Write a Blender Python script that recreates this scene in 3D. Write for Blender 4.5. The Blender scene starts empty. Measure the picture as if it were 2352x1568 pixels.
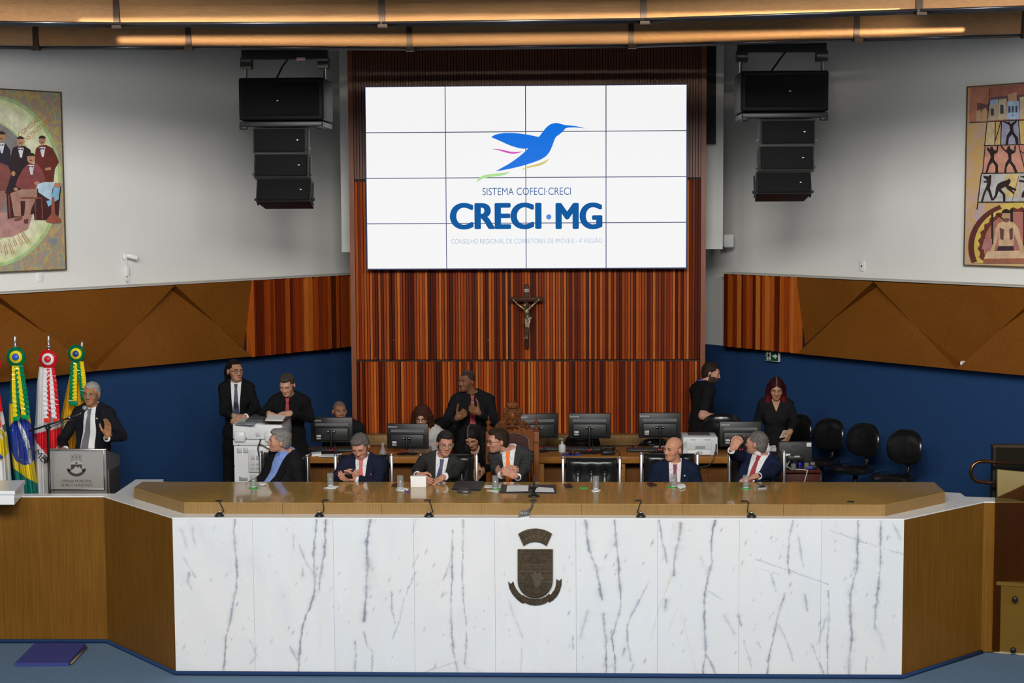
import bpy, bmesh, math, random
import numpy as np
from mathutils import Vector, Matrix
random.seed(7); RNG = np.random.RandomState(7)
SC = bpy.context.scene
COL = SC.collection
R_ = math.radians

# ------------------------------------------------------------------ camera
CAMH, FPX = 3.67, 3700.0
YAW, PIT, ROL = R_(2.0815), R_(4.9669), R_(0.3096)
cf = np.array([-math.sin(YAW)*math.cos(PIT), math.cos(YAW)*math.cos(PIT), -math.sin(PIT)])
cr = np.array([math.cos(YAW), math.sin(YAW), 0.0]); cu = np.cross(cr, cf)
cr, cu = cr*math.cos(ROL)-cu*math.sin(ROL), cu*math.cos(ROL)+cr*math.sin(ROL)
CAMP = np.array([0, 0, CAMH])
cam = bpy.data.objects.new('camera', bpy.data.cameras.new('camera')); COL.objects.link(cam)
cam.data.sensor_width = 36; cam.data.lens = 36*FPX/2352; cam.data.clip_end = 200
M = Matrix([[cr[i], cu[i], -cf[i], CAMP[i]] for i in range(3)]+[[0, 0, 0, 1]])
cam.matrix_world = M
SC.camera = cam

# ------------------------------------------------------------------ world, exposure, lamps of the hall, added fill lights
SC.view_settings.view_transform = 'Standard'; SC.view_settings.look = 'None'
SC.view_settings.exposure = 0.0; SC.view_settings.gamma = 1.0; SC.view_settings.use_curve_mapping = False
wd = bpy.data.worlds.new('hall_air'); SC.world = wd; wd.use_nodes = True
wd.node_tree.nodes['Background'].inputs[0].default_value = (0.95, 0.97, 1.0, 1)
wd.node_tree.nodes['Background'].inputs[1].default_value = 0.16
def area(name, loc, aim, sx, sy, power, col=(1, 1, 1), spread=180):
    l = bpy.data.lights.new(name, 'AREA'); l.shape = 'RECTANGLE'; l.size = sx; l.size_y = sy
    l.energy = power; l.color = col; l.spread = R_(spread)
    o = bpy.data.objects.new(name, l); COL.objects.link(o); o.location = loc
    o.rotation_euler = (Vector(aim)-Vector(loc)).to_track_quat('-Z', 'Y').to_euler()
    return o
area('hall_ceiling_lamp', (-0.2, 1.4, 6.8), (-0.2, 14, 2.2), 3.6, 1.8, 1000, (1, 0.975, 0.93))
area('hall_ceiling_lamp', (-4.6, 1.4, 6.8), (-2.0, 15, 2.4), 2.4, 1.8, 320, (1, 0.975, 0.94))
area('hall_ceiling_lamp', (4.2, 1.4, 6.8), (1.6, 15, 2.4), 2.4, 1.8, 320, (1, 0.975, 0.94))
area('side_wall_fill', (-1.2, 2.0, 4.5), (-6.2, 15.0, 4.5), 2.0, 1.4, 24, (1, 0.975, 0.94), 34)  # added pair of narrow fills, brightening the upper side walls
area('side_wall_fill', (0.6, 2.0, 4.5), (5.6, 15.0, 4.5), 2.0, 1.4, 24, (1, 0.975, 0.94), 34)
area('tier_edge_fill', (-.4, 11.6, 5.0), (-.4, 12.3, 5.01), 6.4, .02, 2.6, (1, .84, .62), 14)  # added fill strips that brighten the lower edges of the fascia tiers
area('tier_edge_fill', (-.3, 13.1, 5.035), (-.3, 13.9, 5.045), 7.0, .02, 2.8, (1, .84, .62), 9)

def ray(x, y):
    return cf+cr*((x-1176)/FPX)+cu*((784-y)/FPX)
def UY(x, y, Y):
    d = ray(x, y); return CAMP+d*(Y/d[1])
def UZ(x, y, z):
    d = ray(x, y); return CAMP+d*((z-CAMH)/d[2])
def PX(P):
    q = np.asarray(P)-CAMP; w = q@cf
    return np.stack([1176+FPX*(q@cr)/w, 784-FPX*(q@cu)/w], -1)

# ------------------------------------------------------------------ materials
def nt(m):
    m.use_nodes = True
    return m.node_tree, m.node_tree.nodes['Principled BSDF']
MATS = {}
def mat(name, col, rough=0.5, metal=0.0, bump=0, bscale=200, var=0, vscale=20, stretch=(1, 1, 1), spec=None, attr=None, coat=0, emit=0, objrand=None, sss=0):
    """plain procedural material: noise colour variation and noise relief on object coordinates"""
    if name in MATS: return MATS[name]
    m = bpy.data.materials.new(name); t, b = nt(m); n, L = t.nodes, t.links
    b.inputs['Base Color'].default_value = (*col, 1); b.inputs['Roughness'].default_value = rough; b.inputs['Metallic'].default_value = metal
    if spec is not None: b.inputs['Specular IOR Level'].default_value = spec
    if coat: b.inputs['Coat Weight'].default_value = coat; b.inputs['Coat Roughness'].default_value = 0.08
    if sss: b.inputs['Subsurface Weight'].default_value = sss; b.inputs['Subsurface Radius'].default_value = (.012, .005, .003)
    src = None
    if attr:
        a = n.new('ShaderNodeAttribute'); a.attribute_name = attr; src = a.outputs['Color']
    elif objrand:
        oi = n.new('ShaderNodeObjectInfo'); r = n.new('ShaderNodeValToRGB'); r.color_ramp.interpolation = 'LINEAR'
        e = r.color_ramp.elements
        while len(e) < len(objrand): e.new(0.5)
        for i, (p, c) in enumerate(objrand): e[i].position = p; e[i].color = (*c, 1)
        L.new(oi.outputs['Random'], r.inputs[0]); src = r.outputs[0]
    if var or bump:
        tc = n.new('ShaderNodeTexCoord'); mp = n.new('ShaderNodeMapping'); L.new(tc.outputs['Object'], mp.inputs[0])
        mp.inputs['Scale'].default_value = stretch
    if var:
        no = n.new('ShaderNodeTexNoise'); no.inputs['Scale'].default_value = vscale; no.inputs['Detail'].default_value = 6
        L.new(mp.outputs[0], no.inputs['Vector'])
        mr = n.new('ShaderNodeMapRange'); mr.inputs[1].default_value = .3; mr.inputs[2].default_value = .7
        mr.inputs[3].default_value = 1-var; mr.inputs[4].default_value = 1+var; L.new(no.outputs[0], mr.inputs[0])
        mx = n.new('ShaderNodeMix'); mx.data_type = 'RGBA'; mx.blend_type = 'MULTIPLY'; mx.inputs[0].default_value = 1
        if src: L.new(src, mx.inputs[6])
        else: mx.inputs[6].default_value = (*col, 1)
        L.new(mr.outputs[0], mx.inputs[7]); src = mx.outputs[2]
    if src: L.new(src, b.inputs['Base Color'])
    if bump:
        nb = n.new('ShaderNodeTexNoise'); nb.inputs['Scale'].default_value = bscale; nb.inputs['Detail'].default_value = 3; L.new(mp.outputs[0], nb.inputs['Vector'])
        bp = n.new('ShaderNodeBump'); bp.inputs['Strength'].default_value = bump; bp.inputs['Distance'].default_value = 0.004
        L.new(nb.outputs[0], bp.inputs['Height']); L.new(bp.outputs[0], b.inputs['Normal'])
    if emit:
        b.inputs['Emission Color'].default_value = (*col, 1); b.inputs['Emission Strength'].default_value = emit
        if src: L.new(src, b.inputs['Emission Color'])
        b.inputs['Base Color'].default_value = (0.02, 0.02, 0.02, 1); b.inputs['Specular IOR Level'].default_value = .1
    MATS[name] = m
    return m
def glass(name, col, rough=0.0, ior=1.45):
    if name in MATS: return MATS[name]
    m = bpy.data.materials.new(name); t, b = nt(m)
    b.inputs['Base Color'].default_value = (*col, 1); b.inputs['Transmission Weight'].default_value = 1; b.inputs['Roughness'].default_value = rough; b.inputs['IOR'].default_value = ior
    MATS[name] = m; return m
def tint(name, col, gloss=.12):
    """thin tinted pane: transparent filter with a little mirror reflection"""
    if name in MATS: return MATS[name]
    m = bpy.data.materials.new(name); t, b = nt(m); n, L = t.nodes, t.links
    tr = n.new('ShaderNodeBsdfTransparent'); tr.inputs[0].default_value = (*col, 1)
    gl = n.new('ShaderNodeBsdfGlossy'); gl.inputs['Roughness'].default_value = .03
    mx = n.new('ShaderNodeMixShader'); mx.inputs[0].default_value = gloss
    L.new(tr.outputs[0], mx.inputs[1]); L.new(gl.outputs[0], mx.inputs[2]); L.new(mx.outputs[0], n['Material Output'].inputs[0])
    MATS[name] = m; return m
def wood(name, c0, c1, rough=.4, scale=1.0, stretch=(30, 30, .8), coat=0, bump=.05):
    if name in MATS: return MATS[name]
    m = bpy.data.materials.new(name); t, b = nt(m); n, L = t.nodes, t.links
    tc = n.new('ShaderNodeTexCoord'); mp = n.new('ShaderNodeMapping'); mp.inputs['Scale'].default_value = [s*scale for s in stretch]; L.new(tc.outputs['Object'], mp.inputs[0])
    a = n.new('ShaderNodeTexNoise'); a.inputs['Scale'].default_value = 4; a.inputs['Detail'].default_value = 8; a.inputs['Roughness'].default_value = .65; L.new(mp.outputs[0], a.inputs['Vector'])
    a2 = n.new('ShaderNodeTexNoise'); a2.inputs['Scale'].default_value = 1.3; a2.inputs['Detail'].default_value = 3; L.new(tc.outputs['Object'], a2.inputs['Vector'])
    ad = n.new('ShaderNodeMath'); ad.operation = 'MULTIPLY_ADD'; ad.inputs[1].default_value = .35; L.new(a2.outputs[0], ad.inputs[0]); 
    sc = n.new('ShaderNodeMath'); sc.operation = 'MULTIPLY'; sc.inputs[1].default_value = .65; L.new(a.outputs[0], sc.inputs[0]); L.new(sc.outputs[0], ad.inputs[2])
    r = n.new('ShaderNodeValToRGB'); e = r.color_ramp.elements; e[0].position = .38; e[0].color = (*c0, 1); e[1].position = .62; e[1].color = (*c1, 1)
    L.new(ad.outputs[0], r.inputs[0]); L.new(r.outputs[0], b.inputs['Base Color']); b.inputs['Roughness'].default_value = rough; b.inputs['Specular IOR Level'].default_value = .12
    if coat: b.inputs['Coat Weight'].default_value = coat; b.inputs['Coat Roughness'].default_value = .06
    bp = n.new('ShaderNodeBump'); bp.inputs['Strength'].default_value = bump; bp.inputs['Distance'].default_value = .002; L.new(a.outputs[0], bp.inputs['Height']); L.new(bp.outputs[0], b.inputs['Normal'])
    MATS[name] = m; return m

black_plastic = mat('black_plastic', (.012, .012, .013), .42)
black_metal = mat('black_metal', (.01, .01, .011), .35, .3)
dark_grille = mat('speaker_grille', (.006, .0065, .0065), .7, bump=.6, bscale=260, spec=.15); speaker_black = mat('speaker_black', (.006, .006, .0065), .5, spec=.2)
chrome = mat('chrome', (.85, .85, .87), .3, 1.0)
steel = mat('brushed_steel', (.55, .53, .50), .36, .9, var=.06, vscale=30, stretch=(.6, 1, 40))
silver = mat('polished_silver', (.75, .75, .76), .2, 1.0)
leather = mat('black_leather', (.012, .012, .013), .28, bump=.12, bscale=120)
vinyl = mat('black_vinyl', (.008, .008, .009), .2)
white_plaster = mat('white_plaster', (.72, .72, .69), .75, bump=.04, bscale=60, var=.02, vscale=1.5)
blue_carpet = mat('blue_wall_carpet', (.016, .052, .145), .95, bump=.5, bscale=220, var=.22, vscale=160, spec=.15)
floor_carpet = mat('grey_blue_carpet', (.125, .20, .30), .95, bump=.5, bscale=260, var=.16, vscale=120, spec=.15)
band_wood = wood('band_veneer', (.15, .050, .006), (.205, .074, .010), .45, 1, (26, 26, .6))
bench_wood = wood('bench_veneer', (.150, .063, .008), (.218, .098, .015), .36, 1, (22, 22, .5))
top_wood = wood('tabletop_veneer', (.34, .205, .046), (.49, .31, .082), .22, 1, (3, 30, 30), .7, .004)
edge_wood = wood('table_edge_veneer', (.25, .150, .055), (.34, .212, .085), .35, 1, (40, 40, .8))
desk_wood = wood('desk_veneer', (.22, .085, .016), (.36, .155, .032), .35, 1, (2, 24, 24), .2)
desk_front = wood('desk_panel_veneer', (.10, .038, .010), (.16, .065, .017), .4, 1, (24, 24, .6))
beige_wood = wood('credenza_veneer', (.22, .125, .045), (.33, .20, .08), .4, 1, (24, 24, .8))
SLATS = [(0.0, (.065, .010, .003)), (.18, (.13, .018, .004)), (.42, (.25, .036, .006)), (.68, (.35, .058, .008)), (.84, (.45, .098, .012)), (1.0, (.56, .165, .026))]
slat_wood = mat('slat_wood', (.2, .05, .01), .38, objrand=SLATS, spec=.06, var=.22, vscale=9, stretch=(14, 14, .55), bump=.06, bscale=40)
slat_dark = mat('slat_backing', (.03, .008, .004), .7)
fascia_wood = wood('ceiling_veneer', (.30, .15, .055), (.40, .21, .085), .42, 1, (.8, 24, 24))
marble_attr = mat('veined_marble', (.8, .8, .8), .22, attr='Col', var=.015, vscale=40, spec=.4)
marble_plain = mat('white_marble', (.86, .87, .87), .2, var=.04, vscale=6, stretch=(1, 3, 1))
bronze = mat('dark_bronze', (.10, .070, .042), .42, .75, var=.3, vscale=30)
paper = mat('white_paper', (.82, .82, .81), .8)
rope_blue = mat('blue_rope', (.005, .035, .12), .8, bump=.5, bscale=150)
white_plastic = mat('white_plastic', (.72, .73, .73), .35)
grey_plastic = mat('grey_plastic', (.45, .46, .47), .4)
red_plastic = mat('red_plastic', (.7, .02, .02), .4)
green_card = mat('green_card', (.03, .42, .06), .6)
def thinglass(name, col, base=.025, edge=.55):
    m = bpy.data.materials.new(name); t, b = nt(m); n, L = t.nodes, t.links
    tr = n.new('ShaderNodeBsdfTransparent'); tr.inputs[0].default_value = (*col, 1); gl_ = n.new('ShaderNodeBsdfGlossy'); gl_.inputs['Roughness'].default_value = .04
    lw = n.new('ShaderNodeLayerWeight'); lw.inputs['Blend'].default_value = .25; mr = n.new('ShaderNodeMapRange'); mr.inputs[3].default_value = base; mr.inputs[4].default_value = edge
    mx = n.new('ShaderNodeMixShader'); L.new(lw.outputs['Facing'], mr.inputs[0]); L.new(mr.outputs[0], mx.inputs[0]); L.new(tr.outputs[0], mx.inputs[1]); L.new(gl_.outputs[0], mx.inputs[2]); df = n.new('ShaderNodeBsdfDiffuse'); df.inputs[0].default_value = (.9, .92, .93, 1); m2 = n.new('ShaderNodeMixShader'); m2.inputs[0].default_value = .09; L.new(mx.outputs[0], m2.inputs[1]); L.new(df.outputs[0], m2.inputs[2]); L.new(m2.outputs[0], n['Material Output'].inputs[0])  # white diffuse share mixed in to stand for bright reflections
    MATS[name] = m; return m
clear = thinglass('clear_glass', (.97, .98, .98)); water_m = thinglass('water', (.90, .93, .94), .05, .5)

# ------------------------------------------------------------------ mesh helpers
def tag(o, label=None, cat=None, group=None, kind=None):
    for k, v in (('label', label), ('category', cat), ('group', group), ('kind', kind)):
        if v: o[k] = v
    return o
def thing(name, label, cat, loc=(0, 0, 0), rz=0, group=None):
    o = bpy.data.objects.new(name, None); COL.objects.link(o); o.empty_display_size = .1
    o.location = [float(v) for v in loc]; o.rotation_euler = (0, 0, rz)
    return tag(o, label, cat, group)
class MB:
    """collects shapes and links them as one mesh object"""
    def __init__(s): s.v = []; s.f = []; s.sm = []
    def add(s, vs, fs, smooth=False, Mx=None):
        n = len(s.v)
        if Mx is not None: vs = [Mx@Vector([float(c) for c in v]) for v in vs]
        s.v += [tuple(float(c) for c in v) for v in vs]; s.f += [tuple(i+n for i in f) for f in fs]; s.sm += [smooth]*len(fs)
        return s
    def box(s, c, d, Mx=None, taper=(1, 1)):
        x, y, z = d[0]/2, d[1]/2, d[2]/2; tx, ty = taper
        vs = [(c[0]+a*x*(tx if k > 0 else 1), c[1]+b*y*(ty if k > 0 else 1), c[2]+k*z) for k in (-1, 1) for a, b in ((-1, -1), (1, -1), (1, 1), (-1, 1))]
        return s.add(vs, [(0, 3, 2, 1), (4, 5, 6, 7), (0, 1, 5, 4), (1, 2, 6, 5), (2, 3, 7, 6), (3, 0, 4, 7)], False, Mx)
    def rbox(s, c, d, r=.01, seg=2, Mx=None, smooth=True):
        bm = bmesh.new(); bmesh.ops.create_cube(bm, size=1)
        for v in bm.verts: v.co = Vector((v.co.x*d[0]+c[0], v.co.y*d[1]+c[1], v.co.z*d[2]+c[2]))
        bmesh.ops.bevel(bm, geom=bm.edges[:]+bm.verts[:], offset=min(r, min(d)*.49), segments=seg, profile=.5, affect='EDGES')
        bm.verts.index_update()
        s.add([v.co[:] for v in bm.verts], [[v.index for v in f.verts] for f in bm.faces], smooth, Mx); bm.free(); return s
    def ext(s, poly, vec, Mx=None):
        """polygon (3-D points, planar) extruded along vec"""
        n = len(poly); P = [Vector([float(c) for c in p]) for p in poly]; V = Vector([float(c) for c in vec])
        nor = Vector((0, 0, 0))
        for i in range(n): nor += P[i].cross(P[(i+1) % n])
        if nor.dot(V) > 0: P = P[::-1]
        vs = P+[p+V for p in P]
        fs = [tuple(range(n)), tuple(range(2*n-1, n-1, -1))]+[((i+1) % n, i, i+n, (i+1) % n+n) for i in range(n)]
        return s.add(vs, fs, False, Mx)
    def flat(s, poly, Mx=None): return s.add(poly, [tuple(range(len(poly)))], False, Mx)
    def tube(s, pts, r, n=8, Mx=None, closed=False, caps=True):
        P = [Vector([float(c) for c in p]) for p in pts]; m = len(P); rr = r if hasattr(r, '__len__') else [r]*m
        vs = []; up = None
        for i in range(m):
            a = P[(i-1) % m] if (closed or i > 0) else P[0]; b = P[(i+1) % m] if (closed or i < m-1) else P[-1]
            t = (b-a); t = t.normalized() if t.length > 1e-9 else Vector((0, 0, 1))
            if up is None: up = Vector((0, 0, 1)) if abs(t.z) < .9 else Vector((1, 0, 0))
            x = t.cross(up).normalized(); up = x.cross(t)
            for k in range(n):
                an = 2*math.pi*k/n; vs.append(P[i]+x*(rr[i]*math.cos(an))+up*(rr[i]*math.sin(an)))
        fs = []
        for i in range(m if closed else m-1):
            j = (i+1) % m
            for k in range(n): fs.append((i*n+k, i*n+(k+1) % n, j*n+(k+1) % n, j*n+k))
        if caps and not closed: fs += [tuple(range(n-1, -1, -1)), tuple(range((m-1)*n, m*n))]
        return s.add(vs, fs, True, Mx)
    def lathe(s, prof, c=(0, 0, 0), n=20, Mx=None, smooth=True, sx=1, sy=1):
        vs = []; m = len(prof)
        for r, z in prof:
            for k in range(n): an = 2*math.pi*k/n; vs.append((c[0]+r*sx*math.cos(an), c[1]+r*sy*math.sin(an), c[2]+z))
        fs = [(i*n+k, i*n+(k+1) % n, (i+1)*n+(k+1) % n, (i+1)*n+k) for i in range(m-1) for k in range(n)]
        if prof[0][0] > 1e-6: fs.append(tuple(range(n-1, -1, -1)))
        if prof[-1][0] > 1e-6: fs.append(tuple(range((m-1)*n, m*n)))
        return s.add(vs, fs, smooth, Mx)
    def ball(s, c, r, n=12, Mx=None):
        rx, ry, rz = r if hasattr(r, '__len__') else (r, r, r)
        m = max(6, n//2); vs = []; fs = []
        for i in range(m+1):
            ph = math.pi*i/m
            for k in range(n):
                an = 2*math.pi*k/n; vs.append((c[0]+rx*math.sin(ph)*math.cos(an), c[1]+ry*math.sin(ph)*math.sin(an), c[2]-rz*math.cos(ph)))
        for i in range(m):
            for k in range(n): fs.append((i*n+k, i*n+(k+1) % n, (i+1)*n+(k+1) % n, (i+1)*n+k))
        return s.add(vs, fs, True, Mx)
    def build(s, name, m, parent=None, org=None, world=False, **tags):
        me = bpy.data.meshes.new(name)
        vs = s.v
        if org is not None: vs = [(v[0]-org[0], v[1]-org[1], v[2]-org[2]) for v in vs]
        me.from_pydata(vs, [], s.f); me.polygons.foreach_set('use_smooth', s.sm)
        me.materials.append(m); me.update()
        o = bpy.data.objects.new(name, me); COL.objects.link(o)
        if parent: o.parent = parent
        elif org is not None: o.location = [float(c) for c in org]
        return tag(o, **tags)
def copy_tree(o, parent=None):
    c = o.copy(); COL.objects.link(c); c.parent = parent
    for ch in list(o.children): copy_tree(ch, c)
    return c
def place(o, loc, rz=None, label=None, group=None):
    o.location = [float(c) for c in loc]
    if rz is not None: o.rotation_euler = (0, 0, rz)
    if label: o['label'] = label
    if group: o['group'] = group
    return o
def RX(a): return Matrix.Rotation(a, 4, 'X')
def RY(a): return Matrix.Rotation(a, 4, 'Y')
def RZ(a): return Matrix.Rotation(a, 4, 'Z')
def TR(*v): return Matrix.Translation(Vector([float(c) for c in v]))
def text(s, size, m, name, parent, Mx, ext=.0008, bold=0, sx=1, align='CENTER', space=1.0, res=3):
    cu_ = bpy.data.curves.new(name, 'FONT'); cu_.body = s; cu_.size = size; cu_.extrude = ext; cu_.offset = bold; cu_.align_x = align; cu_.align_y = 'CENTER'; cu_.space_character = space; cu_.resolution_u = res
    tmp = bpy.data.objects.new('tmp', cu_); COL.objects.link(tmp)
    me = bpy.data.meshes.new_from_object(tmp); bpy.data.objects.remove(tmp); me.name = name
    me.transform(Mx@Matrix.Diagonal((sx, 1, 1, 1))); me.materials.clear(); me.materials.append(m)
    o = bpy.data.objects.new(name, me); COL.objects.link(o); o.parent = parent
    return o
def colattr(me, cols):
    a = me.color_attributes.new('Col', 'FLOAT_COLOR', 'POINT')
    c = np.ones((len(me.vertices), 4), np.float32); c[:, :3] = cols; a.data.foreach_set('color', c.ravel())
def inpoly(P, poly):
    x, y = P[:, 0], P[:, 1]; r = np.zeros(len(P), bool); n = len(poly); j = n-1
    for i in range(n):
        xi, yi = poly[i]; xj, yj = poly[j]
        if yi != yj: r ^= ((yi > y) != (yj > y)) & (x < (xj-xi)*(y-yi)/(yj-yi)+xi)
        j = i
    return r
def seg_dist(P, a, b):
    a, b = np.array(a, float), np.array(b, float); d = b-a; t = np.clip(((P-a)@d)/(d@d+1e-9), 0, 1)
    return np.hypot(*(P-a-t[:, None]*d).T), t
UPRIGHT = RX(math.pi/2)   # text lying in XY stood up, readable from -Y
DZ = .45                  # dais floor height
# ================================================================== SETTING
WK = 1.12
def kk(p): return np.array(p[:2])*WK
ZT, ZB = CAMH-(CAMH-2.9366)*WK, CAMH-(CAMH-2.2043)*WK
WALLS = {}
for side, p0, p1 in (('left', (-2.1835, 16.336), (-4.6716, 12.997)), ('right', (1.5245, 16.242), (3.7669, 13.4844))):
    a, b = kk(p0), kk(p1); e = (b-a)/np.linalg.norm(b-a); n = np.array([e[1], -e[0]])
    if n[1] > 0: n = -n
    WALLS[side] = (a, e, n)
def UW(side, x, y, off=0.0):
    """photo ray met with the diagonal wall's plane, shifted off metres into the room"""
    a, e, n = WALLS[side]; d = ray(x, y); q = a+n*off
    t = (q@n)/(d[:2]@n); return CAMP+d*t
def WP(side, s, z, off=0.0):
    a, e, n = WALLS[side]; q = a+e*s+n*off; return (q[0], q[1], z)

MB().box((0, 5, -.1), (30, 32, .2)).build('floor', floor_carpet, kind='structure')
YWALL = 16.7
zj = UY(1209, 828, YWALL)[2]
for side in ('left', 'right'):
    a, e, n = WALLS[side]; nn = (*n, 0); m_ = MB(); s0, s1 = -1.6, 6.5; wo = -.22
    P = [WP(side, s0, 0, wo), WP(side, s1, 0, wo), WP(side, s1, 6.4, wo), WP(side, s0, 6.4, wo)]
    w = m_.ext(P, (-n[0]*.2, -n[1]*.2, 0)).build('wall_'+side, white_plaster, kind='structure')
    P = [WP(side, s0, DZ-.3, wo), WP(side, s1, DZ-.3, wo), WP(side, s1, ZB-.02, wo), WP(side, s0, ZB-.02, wo)]
    zc = UW(side, 1634, 791, wo)[2] if side == 'right' else ZB+.02
    P[2] = P[2][:2]+(zc,); P[3] = P[3][:2]+(zc,)
    MB().ext(P, (n[0]*.012, n[1]*.012, 0)).build('carpet_covering', blue_carpet, w)
# folded wood band on each diagonal wall
def band(side, slx0, slx1, tris, k):
    root = tag(bpy.data.objects.new('trim_%d' % k, None), kind='structure'); COL.objects.link(root)
    a, e, n = WALLS[side]
    s_of = lambda x, y: (UW(side, x, y)[:2]-a)@e
    # slatted stretch
    sa, sb = s_of(slx0, 700), s_of(slx1, 700)
    if side == 'left': sa -= .35
    ns = max(8, int(round(abs(sb-sa)/.047)))
    MB().ext([WP(side, sa, ZB+.02, -.2), WP(side, sb, ZB+.02, -.2), WP(side, sb, ZT-.01, -.2), WP(side, sa, ZT-.01, -.2)], (n[0]*.1, n[1]*.1, 0)).build('backing_board', slat_dark, root)
    for i in range(ns):
        u0 = sa+(sb-sa)*i/ns; u1 = u0+(sb-sa)/ns*(.72 if i % 3 else .84); dp = .06+.028*((i*7) % 3 > 0)+.012*random.random()
        P = [WP(side, u0, ZB, -.1), WP(side, u1, ZB, -.1), WP(side, u1, ZT, -.1), WP(side, u0, ZT, -.1)]
        MB().ext(P, (n[0]*dp, n[1]*dp, 0)).build('slat', slat_wood, root)
    # tilted triangular boards
    for tri in tris:
        P = [UW(side, x, y, o) for x, y, o in tri]
        back = [np.array([*(p[:2]-n*((p[:2]-a)@n+.21)), p[2]]) for p in P]
        m_ = MB(); q = len(P); m_.add(P+back, [tuple(range(q)), tuple(range(2*q-1, q-1, -1))]+[((i+1) % q, i, i+q, (i+1) % q+q) for i in range(q)])
        o = m_.build('panel', band_wood, root)
        bm = bmesh.new(); bm.from_mesh(o.data); bmesh.ops.recalc_face_normals(bm, faces=bm.faces); bm.to_mesh(o.data); bm.free()
    L = [(x, y) for t in tris for x, y, o in t]
    s0, s1 = sa, s_of(*max(L, key=lambda q: abs(q[0]-1209)))
    MB().ext([WP(side, s0, ZT, -.21), WP(side, s1, ZT, -.21), WP(side, s1, ZT, .0), WP(side, s0, ZT, .0)], (0, 0, .012)).build('cap_strip', mat('cap_strip', (.5, .47, .42), .5), root)
    return root
HI, LO = .0, -.17
band('left', 818, 577, [
    [(577, 644.5, HI), (577, 817, LO+.02), (402, 654.5, HI)],
    [(402, 654.5, LO), (577, 818, HI), (218, 852, HI)],
    [(402, 654.5, HI), (218, 852, LO), (-6, 677.5, HI)],
    [(-6, 677.5, LO), (218, 852, HI), (-230, 905, HI)],
    [(-6, 677.5, HI), (-230, 905, LO), (-460, 703, HI)]], 1)
band('right', 1657, 1831, [
    [(1831, 637, HI), (1831, 808, LO+.02), (2006, 646.5, HI)],
    [(2006, 646.5, LO), (1831, 812, HI), (2197, 848, HI)],
    [(2006, 646.5, HI), (2197, 848, LO), (2400, 664, HI)],
    [(2400, 664, LO), (2197, 848, HI), (2590, 884, HI)],
    [(2400, 664, HI), (2590, 884, LO), (2790, 685, HI)]], 2)
# little recessed lamps at the low points of the folds
for i, (sd, x, y, lb) in enumerate((('left', 228, 838, 'small white round lamp on the left wood band near the flags'), ('right', 2182, 833, 'small white round lamp on the right wood band, the larger of its pair'), ('right', 2210, 834, 'thin white lamp edge on the right wood band, the outer of its pair'))):
    p = UW(sd, x, y, -.10); n = WALLS[sd][2]; q = Vector((n[0], n[1], 0)).to_track_quat('Z', 'Y').to_matrix().to_4x4()
    t = thing('spot_lamp', lb, 'lamp', p)
    MB().lathe([(.0, -.05), (.024, -.05), (.024, .003), (.019, .006), (.016, .001), (0, .001)], n=14, Mx=q).build('housing', white_plastic, t)

# ---------------- back wall of slats
bw = tag(bpy.data.objects.new('wall_back', None), kind='structure'); COL.objects.link(bw)
xL, xR = UY(817, 700, YWALL)[0], UY(1609, 700, YWALL)[0]
ztop = 6.2; zmid = UY(828, 415, YWALL)[2]
MB().box(((xL+xR)/2, YWALL+.16, ztop/2), (xR-xL, .2, ztop)).build('backing_board', slat_dark, bw)
N = 124; pw = (xR-xL)/N
def slat_row(z0, z1, parent, stuff_from=None, seed=1):
    rr = random.Random(seed)
    for i in range(N):
        x = xL+pw*(i+.5); dp = .028+(.016 if rr.random() < .5 else 0)+.006*rr.random()
        w_ = pw*(.74 if rr.random() < .6 else .86)
        o = MB().box((0, 0, 0), (w_, dp, z1-z0)).build('slat', slat_wood, parent)
        o.location = (x, YWALL+.06-dp/2, (z0+z1)/2)
slat_row(DZ, zj-.012, bw, seed=3)
slat_row(zj+.012, zmid-.01, bw, seed=5)
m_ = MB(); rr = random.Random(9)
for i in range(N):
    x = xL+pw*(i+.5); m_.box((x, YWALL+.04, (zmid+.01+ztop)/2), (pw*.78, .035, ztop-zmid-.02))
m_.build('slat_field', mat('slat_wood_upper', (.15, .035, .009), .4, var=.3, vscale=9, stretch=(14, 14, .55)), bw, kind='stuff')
for k, (x0, x1) in enumerate(((xL-.05, xL), (xR, xR+.05))):
    MB().box(((x0+x1)/2, YWALL+.10, ztop/2), (.05, .22, ztop)).build('edge_post', mat('edge_post_wood', (.22, .055, .012), .4, var=.25, vscale=8, stretch=(14, 14, .6)), bw)
# fixing screws in the slats
sp = [(228, 720), (342, 605), (933, 602), (1057, 717), (1160, 740), (1200, 740), (1297, 717), (1416, 601), (2013, 600), (2100, 716)]
for x, y in sp:
    p = UY(780+x/2.735, 560+y/2.735, YWALL+.01); MB().lathe([(0, -.006), (.007, -.006), (.006, .004), (0, .004)], p, 8, None).build('screw', steel, bw)
# white boxed columns and black panels either side
def col_box(x0, x1, yb, Y, z1=6.3, d=.8):
    a, b = UY(x0, yb, Y), UY(x1, yb, Y); return MB().box(((a[0]+b[0])/2, Y+d/2, (a[2]+z1)/2), (b[0]-a[0], d, z1-a[2]))
col_box(785, 840, 579, 17.3).build('trim_3', white_plaster, kind='structure')
col_box(1590, 1660, 572, 17.3).build('trim_4', white_plaster, kind='structure')
col_box(801, 830, 336, 17.15, d=.12).build('trim_5', mat('black_panel', (.006, .006, .007), .7), kind='structure')
col_box(1600, 1644, 330, 17.15, d=.12).build('trim_6', MATS['black_panel'], kind='structure')
MB().box((0, 20.6, 3.2), (12, .2, 6.4)).build('wall_rear', white_plaster, kind='structure')

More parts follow.
